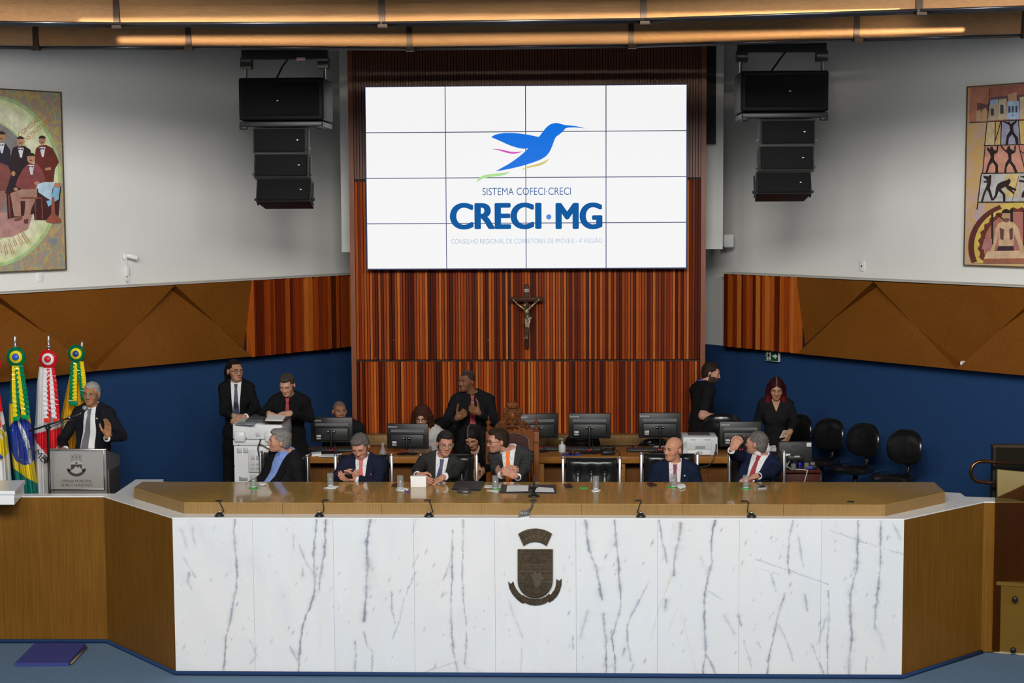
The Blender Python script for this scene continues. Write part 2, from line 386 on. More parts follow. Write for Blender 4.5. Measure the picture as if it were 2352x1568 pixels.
# ---------------- ceiling with two tiers of hanging fascia boards, and an added unseen third
ce = MB().box((-.3, 15.2, 6.45), (17, 12, .2)).build('ceiling', mat('dark_ceiling', (.03, .022, .018), .8), kind='structure')
def tier(pts, z, h, lean, rods):
    V = [UZ(x, y, z) for x, y in pts]
    for i in range(len(V)-1):
        a, b = V[i], V[i+1]; d = b-a; L = np.linalg.norm(d); d = d/L; n = np.array([d[1], -d[0], 0]); n = n if n[1] < 0 else -n
        A, B = a+d*.008, b-d*.008; prof = [(0, 0), (-.02, .12), (-.06, .28), (-.13, h)]
        m_ = MB(); vs = []
        for off, hz in prof:
            for q in (A, B): vs.append(q+n*(-off*lean)+np.array([0, 0, hz]))
        for off, hz in prof:
            for q in (A, B): vs.append(q+n*(-off*lean-.03)+np.array([0, 0, hz]))
        k = len(prof)*2; fs = []
        for j in range(len(prof)-1):
            fs += [(2*j, 2*j+1, 2*j+3, 2*j+2), (k+2*j+1, k+2*j, k+2*j+2, k+2*j+3), (2*j, 2*j+2, k+2*j+2, k+2*j), (2*j+1, k+2*j+1, k+2*j+3, 2*j+3)]
        fs += [(0, k, k+1, 1), (k-2, k-1, 2*k-1, 2*k-2)]
        m_.add(vs, fs).build('fascia_board', fascia_wood, ce)
        for j in range(rods):
            q = n*(.02+.03*j)+np.array([0, 0, -.028+.006*j])
            MB().tube([A+q, B+q], .010, 8).build('rod', mat('rod_steel', (.10, .10, .11), .28, .8), ce)
        if i:
            q = a+n*.01
            MB().box((q[0], q[1], q[2]+.11), (.045, .05, .30)).box((q[0]+.01, q[1]-.04, q[2]-.03), (.07, .05, .035)).build('bracket', mat('bracket_bronze', (.05, .03, .018), .5, .5), ce)
TIER_LOW = [(-170, 99), (84, 104), (434, 104), (941, 106), (1450, 100), (1967, 86), (2352, 76), (2560, 70)]
TIER_UP = [(-350, 40), (-90, 47), (270, 52), (878, 50), (1478, 42), (2110, 21), (2420, 11), (2700, 0)]
tier(TIER_LOW, 5.0, .75, 1, 2)
tier(TIER_UP, 5.0, .75, 1, 3)
tier([(-500, -83), (-90, -78), (270, -73), (878, -75), (1478, -83), (2110, -104), (2420, -114), (2900, -130)], 5.25, .9, 1, 3)  # tier added out of view to shade the boards behind it

# ---------------- presiding bench
ZM = 1.2434
_y = UZ(1200, 1181.8, ZM)[1]; ZS = float(UY(1200, 1155.7, _y)[2])
YM = 12.2248
XA, XB = -3.0884, 2.5422
front_l = np.array([XA, YM]); front_r = np.array([XB, YM])
lp = UZ(238, 1139, ZM)[:2]; lp2 = UZ(-40, 1139.5, ZM)[:2]; lp3 = lp+(lp2-lp)*3
rp = UZ(2260, 1151.7, ZM)[:2]; rp2 = UZ(2352, 1151.5, ZM)[:2]; rp3 = rp+(rp2-rp)*8
# raised floor behind the bench
poly = [lp3, lp, front_l+(.02, .02), front_r+(-.02, .02), rp, rp3]
poly = [(p[0], p[1]+.06, 0.0) for p in poly]+[(12, 19, 0), (-12, 19, 0)]
MB().ext(poly, (0, 0, DZ)).build('floor.001', floor_carpet, kind='structure')
BO = (-.27, 12.6, 0)
bench = thing('presiding_bench', 'long presiding bench with veined white marble front and wooden top', 'bench', BO)
c1 = lambda x, y: (400+x/2.8, 1180+y/2.8)
c2 = lambda x, y: (1230+x/2.735, 1180+y/2.735)
GR, TN = (.20, .22, .27), (.55, .47, .38)
VEINS = []
def vein(c, w, s, pts, col=GR): VEINS.append(([c(*p) for p in pts], w, s, col))
for w, s, pts in ((2.0, .9, [(397, 25), (388, 110), (392, 200), (403, 300), (405, 400), (400, 480), (375, 580), (360, 680), (340, 790), (335, 900), (315, 1030)]),
    (2.0, .9, [(915, 25), (905, 150), (898, 240), (900, 350), (907, 430), (905, 490), (880, 590), (835, 690), (812, 800), (800, 920), (797, 1030)]),
    (2.2, .5, [(810, 200), (840, 290), (895, 380)]), (2.6, .9, [(980, 25), (972, 150), (970, 240), (950, 350), (935, 440), (930, 490)]),
    (3.4, .85, [(1260, 25), (1240, 160), (1240, 250), (1248, 330), (1240, 420), (1238, 520), (1228, 560), (1218, 690)]),
    (1.4, .7, [(1215, 760), (1240, 850), (1270, 880), (1275, 940), (1265, 1030)]), (1.6, .7, [(1165, 820), (1170, 900), (1165, 1030)]),
    (1.7, .85, [(1790, 110), (1790, 260), (1790, 380), (1780, 520), (1778, 620), (1785, 740), (1795, 850), (1805, 910), (1825, 1020)]),
    (.9, .6, [(1785, 280), (1755, 370), (1730, 430)]), (1.3, .8, [(1858, 25), (1857, 350), (1862, 560), (1875, 700), (1878, 820), (1868, 960)]),
    (.9, .7, [(1550, 370), (1520, 450), (1490, 520)]), (1.4, .5, [(1555, 25), (1530, 120)]), (1.2, .4, [(1570, 260), (1530, 340)]),
    (1.3, .5, [(1480, 540), (1450, 680), (1420, 760), (1400, 810)]), (1.3, .7, [(1395, 500), (1400, 620), (1418, 700)]),
    (.6, .7, [(1590, 1025), (1720, 980), (1860, 935)]), (.5, .5, [(1865, 980), (2000, 1025)]), (1.0, .5, [(2235, 850), (2230, 1020)]),
    (2.2, .3, [(2150, 560), (2200, 700), (2240, 800)]), (3, .6, [(95, 380), (90, 440), (110, 480)]), (2.5, .4, [(45, 100), (75, 210)]), (1.2, .5, [(60, 280), (135, 410)]),
    (2.4, .45, [(115, 90), (130, 190)]), (2.2, .6, [(770, 140), (765, 230)]), (2.6, .6, [(830, 350), (828, 395)]), (1.8, .6, [(745, 850), (790, 940)]), (2.0, .4, [(490, 820), (530, 910), (490, 960)]),
    (14, .16, [(120, 30), (250, 220), (370, 330), (420, 600)]), (17, .14, [(500, 300), (650, 480), (740, 650)]), (9, .12, [(1840, 620), (1830, 900)]), (8, .12, [(1405, 120), (1410, 230)])):
    vein(c1, w, s, pts)
for w, s, pts in ((2.6, .9, [(315, 30), (320, 120), (340, 230), (380, 340), (400, 450), (415, 540)]), (2.2, .8, [(425, 630), (430, 720), (443, 800), (445, 1000)]),
    (2.0, .85, [(500, 30), (510, 180), (522, 280), (525, 410), (537, 480), (535, 600), (505, 690), (475, 780), (495, 900), (500, 1000)]), (4.5, .5, [(510, 180), (500, 200)]),
    (1.9, .8, [(775, 30), (790, 150), (805, 220), (825, 310)]), (3.0, .8, [(912, 60), (905, 160), (885, 230), (870, 320), (868, 380)]), (3, .75, [(820, 540), (818, 610)]),
    (1.6, .7, [(710, 440), (660, 520), (610, 620), (580, 700), (580, 790), (600, 920)]), (1.6, .6, [(620, 940), (600, 990)]), (3, .6, [(560, 840), (550, 880)]),
    (2.1, .9, [(1130, 30), (1110, 130), (1105, 220), (1110, 300), (1080, 400), (1060, 500), (1057, 650), (1063, 780), (1065, 880), (1050, 1010)]), (1.6, .6, [(1110, 300), (1075, 370)]),
    (1.5, .7, [(1070, 880), (1130, 1010)]), (.8, .4, [(1080, 480), (1180, 540)]), (1.8, .8, [(1620, 40), (1590, 150), (1580, 280), (1590, 370)]),
    (.7, .8, [(1380, 285), (1580, 350), (1835, 440)]), (.5, .6, [(1380, 340), (1540, 380)]), (1.8, .85, [(1570, 500), (1520, 650), (1490, 790), (1465, 900), (1458, 1015)]),
    (1.3, .5, [(1530, 700), (1590, 820), (1620, 930)]), (1.2, .8, [(1835, 480), (1840, 650), (1835, 800), (1838, 1000)]), (2.2, .5, [(1830, 640), (1775, 810)]), (1.8, .7, [(1735, 820), (1760, 890), (1810, 1000)]),
    (2.8, .8, [(2030, 40), (2025, 190), (2020, 330), (1995, 420), (1980, 520), (1980, 640), (1990, 780), (1975, 900), (1975, 1015)]),
    (2.2, .8, [(2170, 50), (2165, 200), (2165, 350), (2155, 470), (2140, 580), (2135, 720)]), (4, .25, [(2150, 720), (2190, 840)]), (1.0, .7, [(2080, 900), (2075, 1020)]),
    (.7, .7, [(1845, 100), (2000, 155), (2160, 210), (2310, 250)]), (1.3, .7, [(235, 770), (235, 850)]), (4, .35, [(330, 600), (280, 770)]), (2.6, .6, [(1270, 640), (1290, 700)]),
    (3, .35, [(1190, 640), (1245, 750)]), (2, .5, [(1655, 150), (1680, 330)]), (2, .6, [(1690, 510), (1710, 610)]), (1.2, .6, [(1310, 800), (1360, 960)]), (2.4, .5, [(2250, 60), (2300, 160)]), (2.0, .6, [(1400, 810), (1415, 840)]),
    (1.6, .6, [(1480, 380), (1515, 490)]), (4, .2, [(1030, 270), (1055, 320)])):
    vein(c2, w, s, pts)
for w, s, pts in ((.9, .5, [(870, 60), (850, 190)]), (1.6, .4, [(850, 380), (820, 480), (770, 620), (720, 800)]), (1.4, .35, [(890, 600), (830, 740)]), (3, .2, [(920, 640), (960, 800), (1010, 1000)])):
    vein(c2, w, s, pts, TN)
for w, s, pts in ((1.2, .4, [(1858, 25), (1857, 120)]), (2, .2, [(940, 700), (945, 860)]), (9, .1, [(1250, 300), (1340, 560)])): vein(c1, w, s, pts, TN)
def lowf(P, sc, seed):
    r = np.random.RandomState(seed); v = np.zeros(len(P))
    for k in range(10):
        d = r.randn(2); ph = r.rand()*6.28; f = sc*(1+k*.6); v += np.sin(P@d*f+ph)/(1+k*.5)
    return v
specks = RNG.rand(170, 4)
nx, nz = 90, 172
jx = [XA+(XB-XA)*i/9 for i in range(10)]
for i in range(9):
    x0, x1 = jx[i]+.0007, jx[i+1]-.0007
    gx, gz = np.meshgrid(np.linspace(x0, x1, nx), np.linspace(.012, ZM-.0095, nz)); V = np.stack([gx.ravel(), np.full(gx.size, YM), gz.ravel()], -1)
    P = PX(V)
    W = P+np.stack([lowf(P, .05, 11)*.9+lowf(P, .25, 12)*.45, lowf(P, .06, 13)*.5], -1)
    c = np.tile(np.array([.755, .77, .78]), (len(P), 1)); c *= (1+.012*lowf(P*[1, .4], .02, 21+i))[:, None]
    c[:, 0] *= 1+.012*lowf(P*[1, .3], .03, 22); c[:, 2] *= 1-.010*lowf(P*[1, .3], .03, 22)
    for pts, w, s, col in VEINS:
        if max(p[0] for p in pts) < P[:, 0].min()-60 or min(p[0] for p in pts) > P[:, 0].max()+60: continue
        d = np.full(len(P), 1e9)
        for a_, b_ in zip(pts[:-1], pts[1:]): d = np.minimum(d, seg_dist(W, a_, b_)[0])
        br = np.clip(.72+.30*lowf(P, .12, 31)*.6, .25, 1)*s
        ww = w*np.clip(.75+.35*lowf(P, .07, 33)*.7, .3, 1.6)
        a_ = (np.exp(-(d/ww)**2)*br+.22*np.exp(-(d/(ww*3))**2)*s)
        if w > 7: a_ = np.exp(-(d/w)**2)*s*np.clip(.8+.4*lowf(P*[1, .5], .05, 35), 0, 1.4)
        a_ = np.clip(a_, 0, .92)[:, None]; c = c*(1-a_)+np.array(col if w < 7 else (.52, .55, .68) if col is GR else col)*a_
    for sx_, sz_, r1, r2 in specks:
        q = np.array([405+sx_*1665, 1195+sz_*350])
        if q[0] < P[:, 0].min()-8 or q[0] > P[:, 0].max()+8: continue
        d = (P-q)@np.array([[1, .25], [.25, .5]]); d = np.hypot(*d.T); a_ = np.clip(np.exp(-(d/(1.0+1.8*r1*r1))**2)*(.2+.5*r2), 0, 1)[:, None]; c = c*(1-a_)+np.array(GR)*a_
    idx = np.arange(nx*nz).reshape(nz, nx)
    f = np.stack([idx[:-1, :-1], idx[:-1, 1:], idx[1:, 1:], idx[1:, :-1]], -1).reshape(-1, 4)
    n0 = len(V); bk = [(x0, YM+.03, .012), (x1, YM+.03, .012), (x1, YM+.03, ZM-.0095), (x0, YM+.03, ZM-.0095)]
    cs = [0, nx-1, nx*nz-1, nx*nz-nx]
    fs = f.tolist()+[[n0, n0+3, n0+2, n0+1]]+[[cs[(k+1) % 4], cs[k], n0+k, n0+(k+1) % 4] for k in range(4)]
    m_ = MB(); m_.add(np.vstack([V, bk]).tolist(), fs); o = m_.build('marble_panel', marble_attr, bench, org=BO)
    colattr(o.data, np.vstack([c, np.tile([.8, .81, .81], (4, 1))]))
MB().box(((XA+XB)/2, YM+.07, ZM/2-.02), (XB-XA-.02, .06, ZM-.1)).build('joint_backing', mat('joint_grey', (.45, .45, .44), .8), bench, org=BO)
# white marble ledge
def P2(x, y, z=ZM): return UZ(x, y, z)[:2]
inL = [P2(264, 1133), P2(312, 1100.5), P2(375.6, 1100.5)]
inR = [P2(2171, 1127.6), P2(2205.6, 1131.6), P2(2217, 1140), P2(2263.4, 1141.5), P2(2320, 1144)]
lo_ = lp2+(lp2-lp)*2; back = lambda p, d: np.array([p[0], p[1]+d])
ledge = [lo_-(0, .002), lp-(0, .002), front_l-(0, .002), front_r-(0, .002), rp-(0, .002), rp2-(0, .002), inR[4], inR[3], inR[2], inR[1], inR[0]+(-.3, .02), (XB-.3, YM+.5), (XA+.3, YM+.5), inL[2]+(0, -.06), inL[2], inL[1], inL[0], back(lo_, (inL[0]-lp)[1])]
MB().ext([(p[0], p[1], ZM-.009) for p in ledge], (0, 0, .009)).build('marble_ledge', marble_plain, bench, org=BO)
# wooden side boards
def board(a, b, name='side_board', z0=.01, z1=ZM-.009, th=.04, m=bench_wood, mb=None):
    a, b = np.array(a), np.array(b); d = (b-a)/np.linalg.norm(b-a); n = np.array([-d[1], d[0]])
    if n[1] < 0: n = -n
    return MB().ext([(a[0], a[1], z0), (b[0], b[1], z0), (b[0], b[1], z1), (a[0], a[1], z1)], (n[0]*th, n[1]*th, 0)).build(name, m, bench, org=BO)
board(lo_+(lo_-lp)*1, lp); board(lp, front_l-(.003, 0)); board(front_r+(.003, 0), rp); board(rp, rp+(rp2-rp)*6)
# wooden desk top
top = [P2(422.3, 1153.3, ZS), P2(2034, 1158.8, ZS), P2(2171, 1129.4, ZS), P2(2145.4, 1106.9, ZS), P2(327.4, 1105.8, ZS), P2(307, 1119.5, ZS)]
MB().ext([(p[0], p[1], ZS-.004) for p in top], (0, 0, .004)).build('desktop', top_wood, bench, org=BO)
yfront = lambda X: top[0][1]+(top[1][1]-top[0][1])*(X-top[0][0])/(top[1][0]-top[0][0])
sh = [np.array(p) for p in top]
for i in range(6):
    a, b = sh[i], sh[(i+1) % 6]
    if i == 3: continue
    n_ = 7 if i == 0 else 1
    for j in range(n_):
        q0 = a+(b-a)*j/n_; q1 = a+(b-a)*(j+1)/n_; d = (q1-q0)/np.linalg.norm(q1-q0)
        q0 = q0+d*.0012; q1 = q1-d*.0012; nrm = np.array([-d[1], d[0]])
        MB().ext([(q0[0], q0[1], ZM), (q1[0], q1[1], ZM), (q1[0], q1[1], ZS-.004), (q0[0], q0[1], ZS-.004)], (nrm[0]*.02, nrm[1]*.02, 0)).build('edge_board', edge_wood, bench, org=BO)
MB().box(((top[0][0]+top[1][0])/2, top[4][1]-.02, .82), (5.6, .03, .78)).build('modesty_board', bench_wood, bench, org=BO)
# blue cord along the foot
cord = [lo_+(lo_-lp)*1, lp, front_l, front_r, rp]
MB().tube([(p[0], p[1]-.022, .018) for p in cord], .017, 8).build('foot_cord', rope_blue, bench, org=BO)
# blue hatch mat leaning at the foot on the left
q = [UZ(80, 1479, .02), UZ(197, 1479, .02), UZ(158, 1524, .02), UZ(34, 1525, .02)]
h_ = MB().ext(q, (0, 0, .012)); mo = UZ(115, 1500, .0)
o = MB().ext([p-[0, 0, .02] for p in q], (0, 0, .03)).build('floor_mat', mat('royal_blue_mat', (.035, .045, .22), .7, bump=.2, bscale=200), org=mo)
tag(o, 'royal blue mat on the carpet at the foot of the wooden side board', 'mat')
o = MB().tube([UZ(199, 1486, .02), UZ(163, 1523, .02)], .008, 6).build('wood_strip', beige_wood, org=UZ(180, 1505, 0)); tag(o, 'thin pale wooden strip on the carpet beside the blue mat', 'strip')
# ================================================================== PEOPLE: signed-distance bodies meshed with surface nets
class Grid:
    def __init__(s, lo, hi, res):
        s.lo = np.array(lo, float); s.res = res; s.n = np.maximum(4, np.ceil((np.array(hi)-s.lo)/res).astype(int)+1)
        s.ax = [s.lo[i]+res*np.arange(s.n[i]) for i in range(3)]
        s.d = np.full(s.n, .3, np.float32)
    def sub(s, c, r):
        sl = []
        for i in range(3):
            a = int(max(0, math.floor((c[i]-r-s.lo[i])/s.res))); b = int(min(s.n[i], math.ceil((c[i]+r-s.lo[i])/s.res)+1))
            if b-a < 1: return None
            sl.append(slice(a, b))
        return tuple(sl)
    def loc(s, fr, sl):
        o, R = fr[:2]; h = fr[2] if len(fr) > 2 else 1.0; x, y, z = [((s.ax[i][sl[i]]-o[i])/h).astype(np.float32) for i in range(3)]
        x = x[:, None, None]; y = y[None, :, None]; z = z[None, None, :]
        return [x*R[0, j]+y*R[1, j]+z*R[2, j] for j in range(3)]
    def add(s, pr, fr, off=0.0, k=.02, cut=False):
        c, r = bound(pr); o, R = fr[:2]; h_ = fr[2] if len(fr) > 2 else 1.0; r *= h_; cw = o+R@(np.array(c)*h_)
        sl = s.sub(cw, r+abs(off)+k+3*s.res)
        if sl is None: return
        a = sdf(pr, *s.loc(fr, sl))*h_-off*h_; d = s.d[sl]
        if cut:
            a = -a; h = np.maximum(k-np.abs(d-a), 0)/k if k > 0 else 0; s.d[sl] = np.maximum(d, a)+h*h*k*.25
        else:
            h = np.maximum(k-np.abs(d-a), 0)/k; s.d[sl] = np.minimum(d, a)-h*h*k*.25
    def keep(s, fr, fn):
        """intersect with the region where fn(local x,y,z) < 0"""
        s.d = np.maximum(s.d, fn(*s.loc(fr, (slice(None),)*3)).astype(np.float32))
    def disp(s, fr, fn): s.d = s.d+fn(*s.loc(fr, (slice(None),)*3)).astype(np.float32)
    def mesh(s):
        d = s.d; d[0] = d[-1] = .3; d[:, 0] = d[:, -1] = .3; d[:, :, 0] = d[:, :, -1] = .3
        sg = d < 0; cs = sg.astype(np.uint8); A = slice(None, -1); B = slice(1, None)
        cnt = sum(cs[i, j, k] for i in (A, B) for j in (A, B) for k in (A, B))
        act = (cnt > 0) & (cnt < 8); ce = np.argwhere(act); idx = np.full(act.shape, -1, np.int64); idx[act] = np.arange(len(ce))
        off = np.array([(i, j, k) for i in (0, 1) for j in (0, 1) for k in (0, 1)])
        val = np.stack([d[tuple((ce+o).T)] for o in off], 1)
        acc = np.zeros((len(ce), 3)); num = np.zeros(len(ce))
        for a in range(8):
            for b in range(a+1, 8):
                if np.abs(off[a]-off[b]).sum() != 1: continue
                va, vb = val[:, a], val[:, b]; m = (va < 0) != (vb < 0); t = np.where(m, va/np.where(m, va-vb, 1), 0)
                acc += (off[a]+t[:, None]*(off[b]-off[a]))*m[:, None]; num += m
        V = s.lo+s.res*(ce+acc/np.maximum(num, 1)[:, None]); F = []
        for ax in range(3):
            u, v = [(1, 2), (2, 0), (0, 1)][ax]
            s0 = [slice(None)]*3; s1 = [slice(None)]*3; s0[ax] = A; s1[ax] = B
            e = np.argwhere(sg[tuple(s0)] != sg[tuple(s1)])
            e = e[(e[:, u] > 0) & (e[:, v] > 0) & (e[:, u] < act.shape[u]) & (e[:, v] < act.shape[v])]
            if not len(e): continue
            du = np.zeros(3, int); du[u] = 1; dv = np.zeros(3, int); dv[v] = 1
            q = np.stack([idx[tuple((e-du-dv).T)], idx[tuple((e-dv).T)], idx[tuple(e.T)], idx[tuple((e-du).T)]], 1)
            inn = sg[tuple(e.T)]; q[~inn] = q[~inn][:, ::-1]; q = q[(q >= 0).all(1)]; F.append(q)
        return V, np.vstack(F) if F else np.zeros((0, 4), int)
def sdf(pr, X, Y, Z):
    t = pr[0]
    if t == 'e':
        c, r = pr[1], pr[2]; x, y, z = X-c[0], Y-c[1], Z-c[2]
        k0 = np.sqrt((x/r[0])**2+(y/r[1])**2+(z/r[2])**2); k1 = np.sqrt((x/r[0]**2)**2+(y/r[1]**2)**2+(z/r[2]**2)**2)
        return k0*(k0-1)/np.maximum(k1, 1e-6)
    if t == 'c':
        a, b, ra, rb = pr[1:]; bx, by, bz = b[0]-a[0], b[1]-a[1], b[2]-a[2]; x, y, z = X-a[0], Y-a[1], Z-a[2]
        h = np.clip((x*bx+y*by+z*bz)/(bx*bx+by*by+bz*bz+1e-9), 0, 1)
        return np.sqrt((x-h*bx)**2+(y-h*by)**2+(z-h*bz)**2)-(ra+(rb-ra)*h)
    c, hs, rd = pr[1:]
    x, y, z = np.abs(X-c[0])-hs[0]+rd, np.abs(Y-c[1])-hs[1]+rd, np.abs(Z-c[2])-hs[2]+rd
    return np.sqrt(np.maximum(x, 0)**2+np.maximum(y, 0)**2+np.maximum(z, 0)**2)+np.minimum(np.maximum(x, np.maximum(y, z)), 0)-rd
def bound(pr):
    if pr[0] == 'e': return pr[1], max(pr[2])
    if pr[0] == 'c':
        a, b = np.array(pr[1]), np.array(pr[2]); return (a+b)/2, np.linalg.norm(b-a)/2+max(pr[3], pr[4])
    return pr[1], float(np.linalg.norm(pr[2]))
def rot(yaw=0, pit=0, rol=0):
    """degrees; yaw + turns the front (-Y) towards +X, pit + bends forward, rol + tips towards +X"""
    return np.array((RZ(R_(yaw))@RX(R_(pit))@RY(R_(rol))).to_3x3())
IDF = (np.zeros(3), np.eye(3))

def torso(f=False, belly=0.0, sh=.172):
    # chest, belly, shoulders, two slopes to the neck, hips
    P = [('e', (0, .0, -.17), (.150, .106, .20)), ('e', (0, -.012-belly*.5, -.40), (.150+belly*.4, .112+belly, .18)), ('c', (-sh+.02, .008, -.058), (sh-.02, .008, -.058), .054, .054),
         ('c', (-.03, .02, .022), (-.13, .012, -.032), .040, .042), ('c', (.03, .02, .022), (.13, .012, -.032), .040, .042), ('e', (0, .0, -.57), (.165, .12, .12))]
    if f: P[1] = ('e', (0, -.005, -.38), (.122, .095, .18)); P[5] = ('e', (0, 0, -.57), (.145, .11, .12)); P += [('e', (-.075, -.085, -.20), (.062, .05, .062)), ('e', (.075, -.085, -.20), (.062, .05, .062))]
    return P
HEADP = [('e', (0, .012, .140), (.0745, .093, .086)), ('e', (0, -.030, .085), (.0565, .066, .085)), ('e', (0, -.045, .035), (.044, .042, .034)), ('e', (0, -.074, .016), (.022, .018, .016)),
         ('e', (-.039, -.060, .084), (.021, .021, .020)), ('e', (.039, -.060, .084), (.021, .021, .020)), ('c', (-.036, -.080, .1265), (.036, -.080, .1265), .0125, .0125)]
NOSE = [('c', (0, -.090, .120), (0, -.109, .080), .0075, .0125), ('e', (-.0125, -.098, .0755), (.0095, .011, .008)), ('e', (.0125, -.098, .0755), (.0095, .011, .008))]
EARS = [('e', (-.081, .010, .098), (.010, .018, .031)), ('e', (.081, .010, .098), (.010, .018, .031))]

def head_field(g, fr, wide=1.0, jaw=1.0):
    fr2 = fr
    def W(p):
        if p[0] == 'e': return ('e', (p[1][0]*wide, p[1][1], p[1][2]), (p[2][0]*wide, p[2][1], p[2][2]))
        return p
    for i, p in enumerate(HEADP):
        p = W(p)
        if i in (2, 3): p = ('e', p[1], (p[2][0]*jaw, p[2][1], p[2][2]))
        g.add(p, fr2, 0, .03)
    for p in (-1, 1):
        g.add(('e', (p*.033, -.100, .110), (.021, .017, .0105)), fr2, 0, .014, cut=True)
        g.add(('e', (p*.032, -.0775, .1095), (.0155, .0125, .0125)), fr2, 0, .004)
    for p in NOSE: g.add(p, fr2, 0, .012)
    for p in EARS: g.add(W(p), fr2, 0, .008)
    g.add(('e', (0, -.0885, .0485), (.0215, .0085, .0055)), fr2, 0, .006); g.add(('e', (0, -.0875, .0385), (.0185, .0085, .006)), fr2, 0, .006)
    g.add(('c', (-.020, -.099, .0435), (.020, -.099, .0435), .0016, .0016), fr2, 0, .003, cut=True)
    for q in (-1, 1): g.add(('c', (q*.024, -.098, .075), (q*.030, -.088, .048), .002, .002), fr2, 0, .008, cut=True)

def head_color(P, base, o):
    """flat skin markings: brows, eyes, lips, stubble"""
    x, y, z = P.T; ax = np.abs(x); base = np.array(base); c = np.tile(base, (len(P), 1)); front = y < -.045
    def mix(m, col, a=1.0):
        m = (np.clip(m, 0, 1)*a)[:, None]; c[:] = c*(1-m)+np.array(col)*m
    cheek = np.exp(-((ax-.042)/.02)**2-((z-.075)/.022)**2)*front; mix(cheek, base*[1.12, .82, .80], .45)
    mix(np.exp(-(x/.014)**2-((z-.078)/.014)**2)*front, base*[1.1, .82, .8], .4)
    if o.get('beard'):
        b = ((z < .056+.9*np.clip(ax-.045, 0, 1)) & (y < .012) & (z > -.03)) | ((z < .066) & (z > .05) & (ax < .030) & (y < -.085)); b = b & ~((ax < .022) & (z > .034) & (z < .052) & (y < -.088)); mix(b.astype(float), o.get('bcol', (.03, .02, .015)), o['beard'])
    lip = ((ax/.0225)**2+((z-.0435)/.0105)**2 < 1) & (y < -.078); mix(lip.astype(float), o.get('lip', base*[.92, .56, .54]), .8)
    ml = (ax < .021) & (np.abs(z-.0435) < .0022) & (y < -.075); mix(ml.astype(float), base*.25, .8)
    bz = .1285+.16*(.034-np.abs(ax-.034))-.05*np.clip(ax-.034, 0, 1); br = (ax > .013) & (ax < .053) & (np.abs(z-bz) < .0044-.04*np.clip(ax-.04, 0, 1)) & front
    mix(br.astype(float), np.array(o.get('brow', (.03, .02, .015)))*.45, .95)
    ex = ax-.0325; ez = z-.1095
    if o.get('closed'):
        e = (np.abs(ex) < .0145) & (np.abs(ez+.004+ex*ex*8-.001) < .0024) & front; mix(e.astype(float), (.02, .012, .01), .9)
        mix(((np.abs(ex) < .015) & (ez > -.002) & (ez < .010) & front).astype(float), base*[.78, .70, .68], .6)
    else:
        op = o.get('open', 1.0)*.0052; al = (np.abs(ex) < .0145) & (np.abs(ez) < op*(1-(ex/.0150)**2)) & front; mix(al.astype(float), (.55, .52, .50))
        gz = o.get('gaze', 0)*.006; ir = ((x-np.sign(x)*.0325-gz)**2+ez**2 < .0058**2) & al; mix(ir.astype(float), (.02, .012, .008))
        ld = (np.abs(ex) < .016) & (np.abs(ez-op*(1-(ex/.0152)**2)) < .0021) & front; mix(ld.astype(float), (.02, .012, .01), .85)
        mix(((np.abs(ex) < .015) & (ez > .005) & (ez < .011) & front).astype(float), base*[.75, .66, .64], .5)
    no = (np.abs(ax-.0075) < .004) & (np.abs(z-.0695) < .003) & (y < -.092); mix(no.astype(float), base*.3, .8)
    if o.get('scalp') is not None: # shaved hair as a colour of the skin
        hl = hairline(x, y, z, .0, 1.0); mix(np.clip(-hl/.008, 0, 1), o['scalp'], o.get('scalp_a', .8))
    return np.clip(c, 0, 1)
def hairline(x, y, z, up=0.0, side=1.0):
    """<0 where hair grows"""
    ax = np.abs(x); f = (.172+up+.25*np.clip(ax-.03, 0, 1)*0) - z                      # front height
    back = (.03-.95*(y-.06)) - z                                                       # slanting line behind the ears
    sideb = np.where((y < .02) & (y > -.045) & (ax > .055), (.108+(.004-y)*.9)-z, back)   # temples and sideburns
    return np.where(y < -.048, f, np.where((ax > .055) & (y < .02), sideb, np.where(y < .0, np.minimum(f, back+.2), back)))

def hand_prims(side, curl, spread=.0, thumb=0.3, scale=1.0):
    """hand in its own frame: +y along the fingers, +z out of the back of the hand, thumb on +x*side"""
    S = scale; P = [('b', (0, .045*S, 0), (.041*S, .048*S, .0135*S), .013*S), ('c', (0, -.03*S, 0), (0, .02*S, 0), .026*S, .027*S), ('e', (side*.026*S, .028*S, -.010*S), (.020*S, .030*S, .014*S))]
    bx = [.030, .0105, -.0105, -.0305]; ln = [(.036, .024, .019), (.040, .027, .020), (.037, .025, .019), (.028, .019, .017)]
    cs = curl if hasattr(curl, '__len__') else [curl]*4
    for i in range(4):
        p = np.array([side*bx[i]*S, .088*S-(.006*S if i in (0, 3) else 0), 0.0]); a = 0.0; dx = side*spread*(1.5-i)*.1
        for j in range(3):
            a += cs[i]*(1.25 if j else .95); L = ln[i][j]*S; q = p+np.array([dx*L, math.cos(a)*L, -math.sin(a)*L]); r0 = (.0092-.0009*j-(.0008 if i == 3 else 0))*S
            P.append(('c', tuple(p), tuple(q), r0, r0*.93)); p = q
    t0 = np.array([side*.030, .012, -.006])*S; t1 = t0+np.array([side*(.030-.012*thumb), .030, -.012-.014*thumb])*S; t2 = t1+np.array([side*(.012-.022*thumb), .030, -.006-.010*thumb])*S; t3 = t2+np.array([side*(.002-.022*thumb), .024, -.004-.006*thumb])*S
    P += [('c', tuple(t0), tuple(t1), .0135*S, .0115*S), ('c', tuple(t1), tuple(t2), .0108*S, .0098*S), ('c', tuple(t2), tuple(t3), .0096*S, .0082*S)]
    return P
def hframe(wrist, d, n):
    d = np.array(d, float); d /= np.linalg.norm(d); n = np.array(n, float); n -= d*(n@d); n /= np.linalg.norm(n); x = np.cross(d, n)
    return (np.array(wrist, float), np.stack([x, d, n], 1))
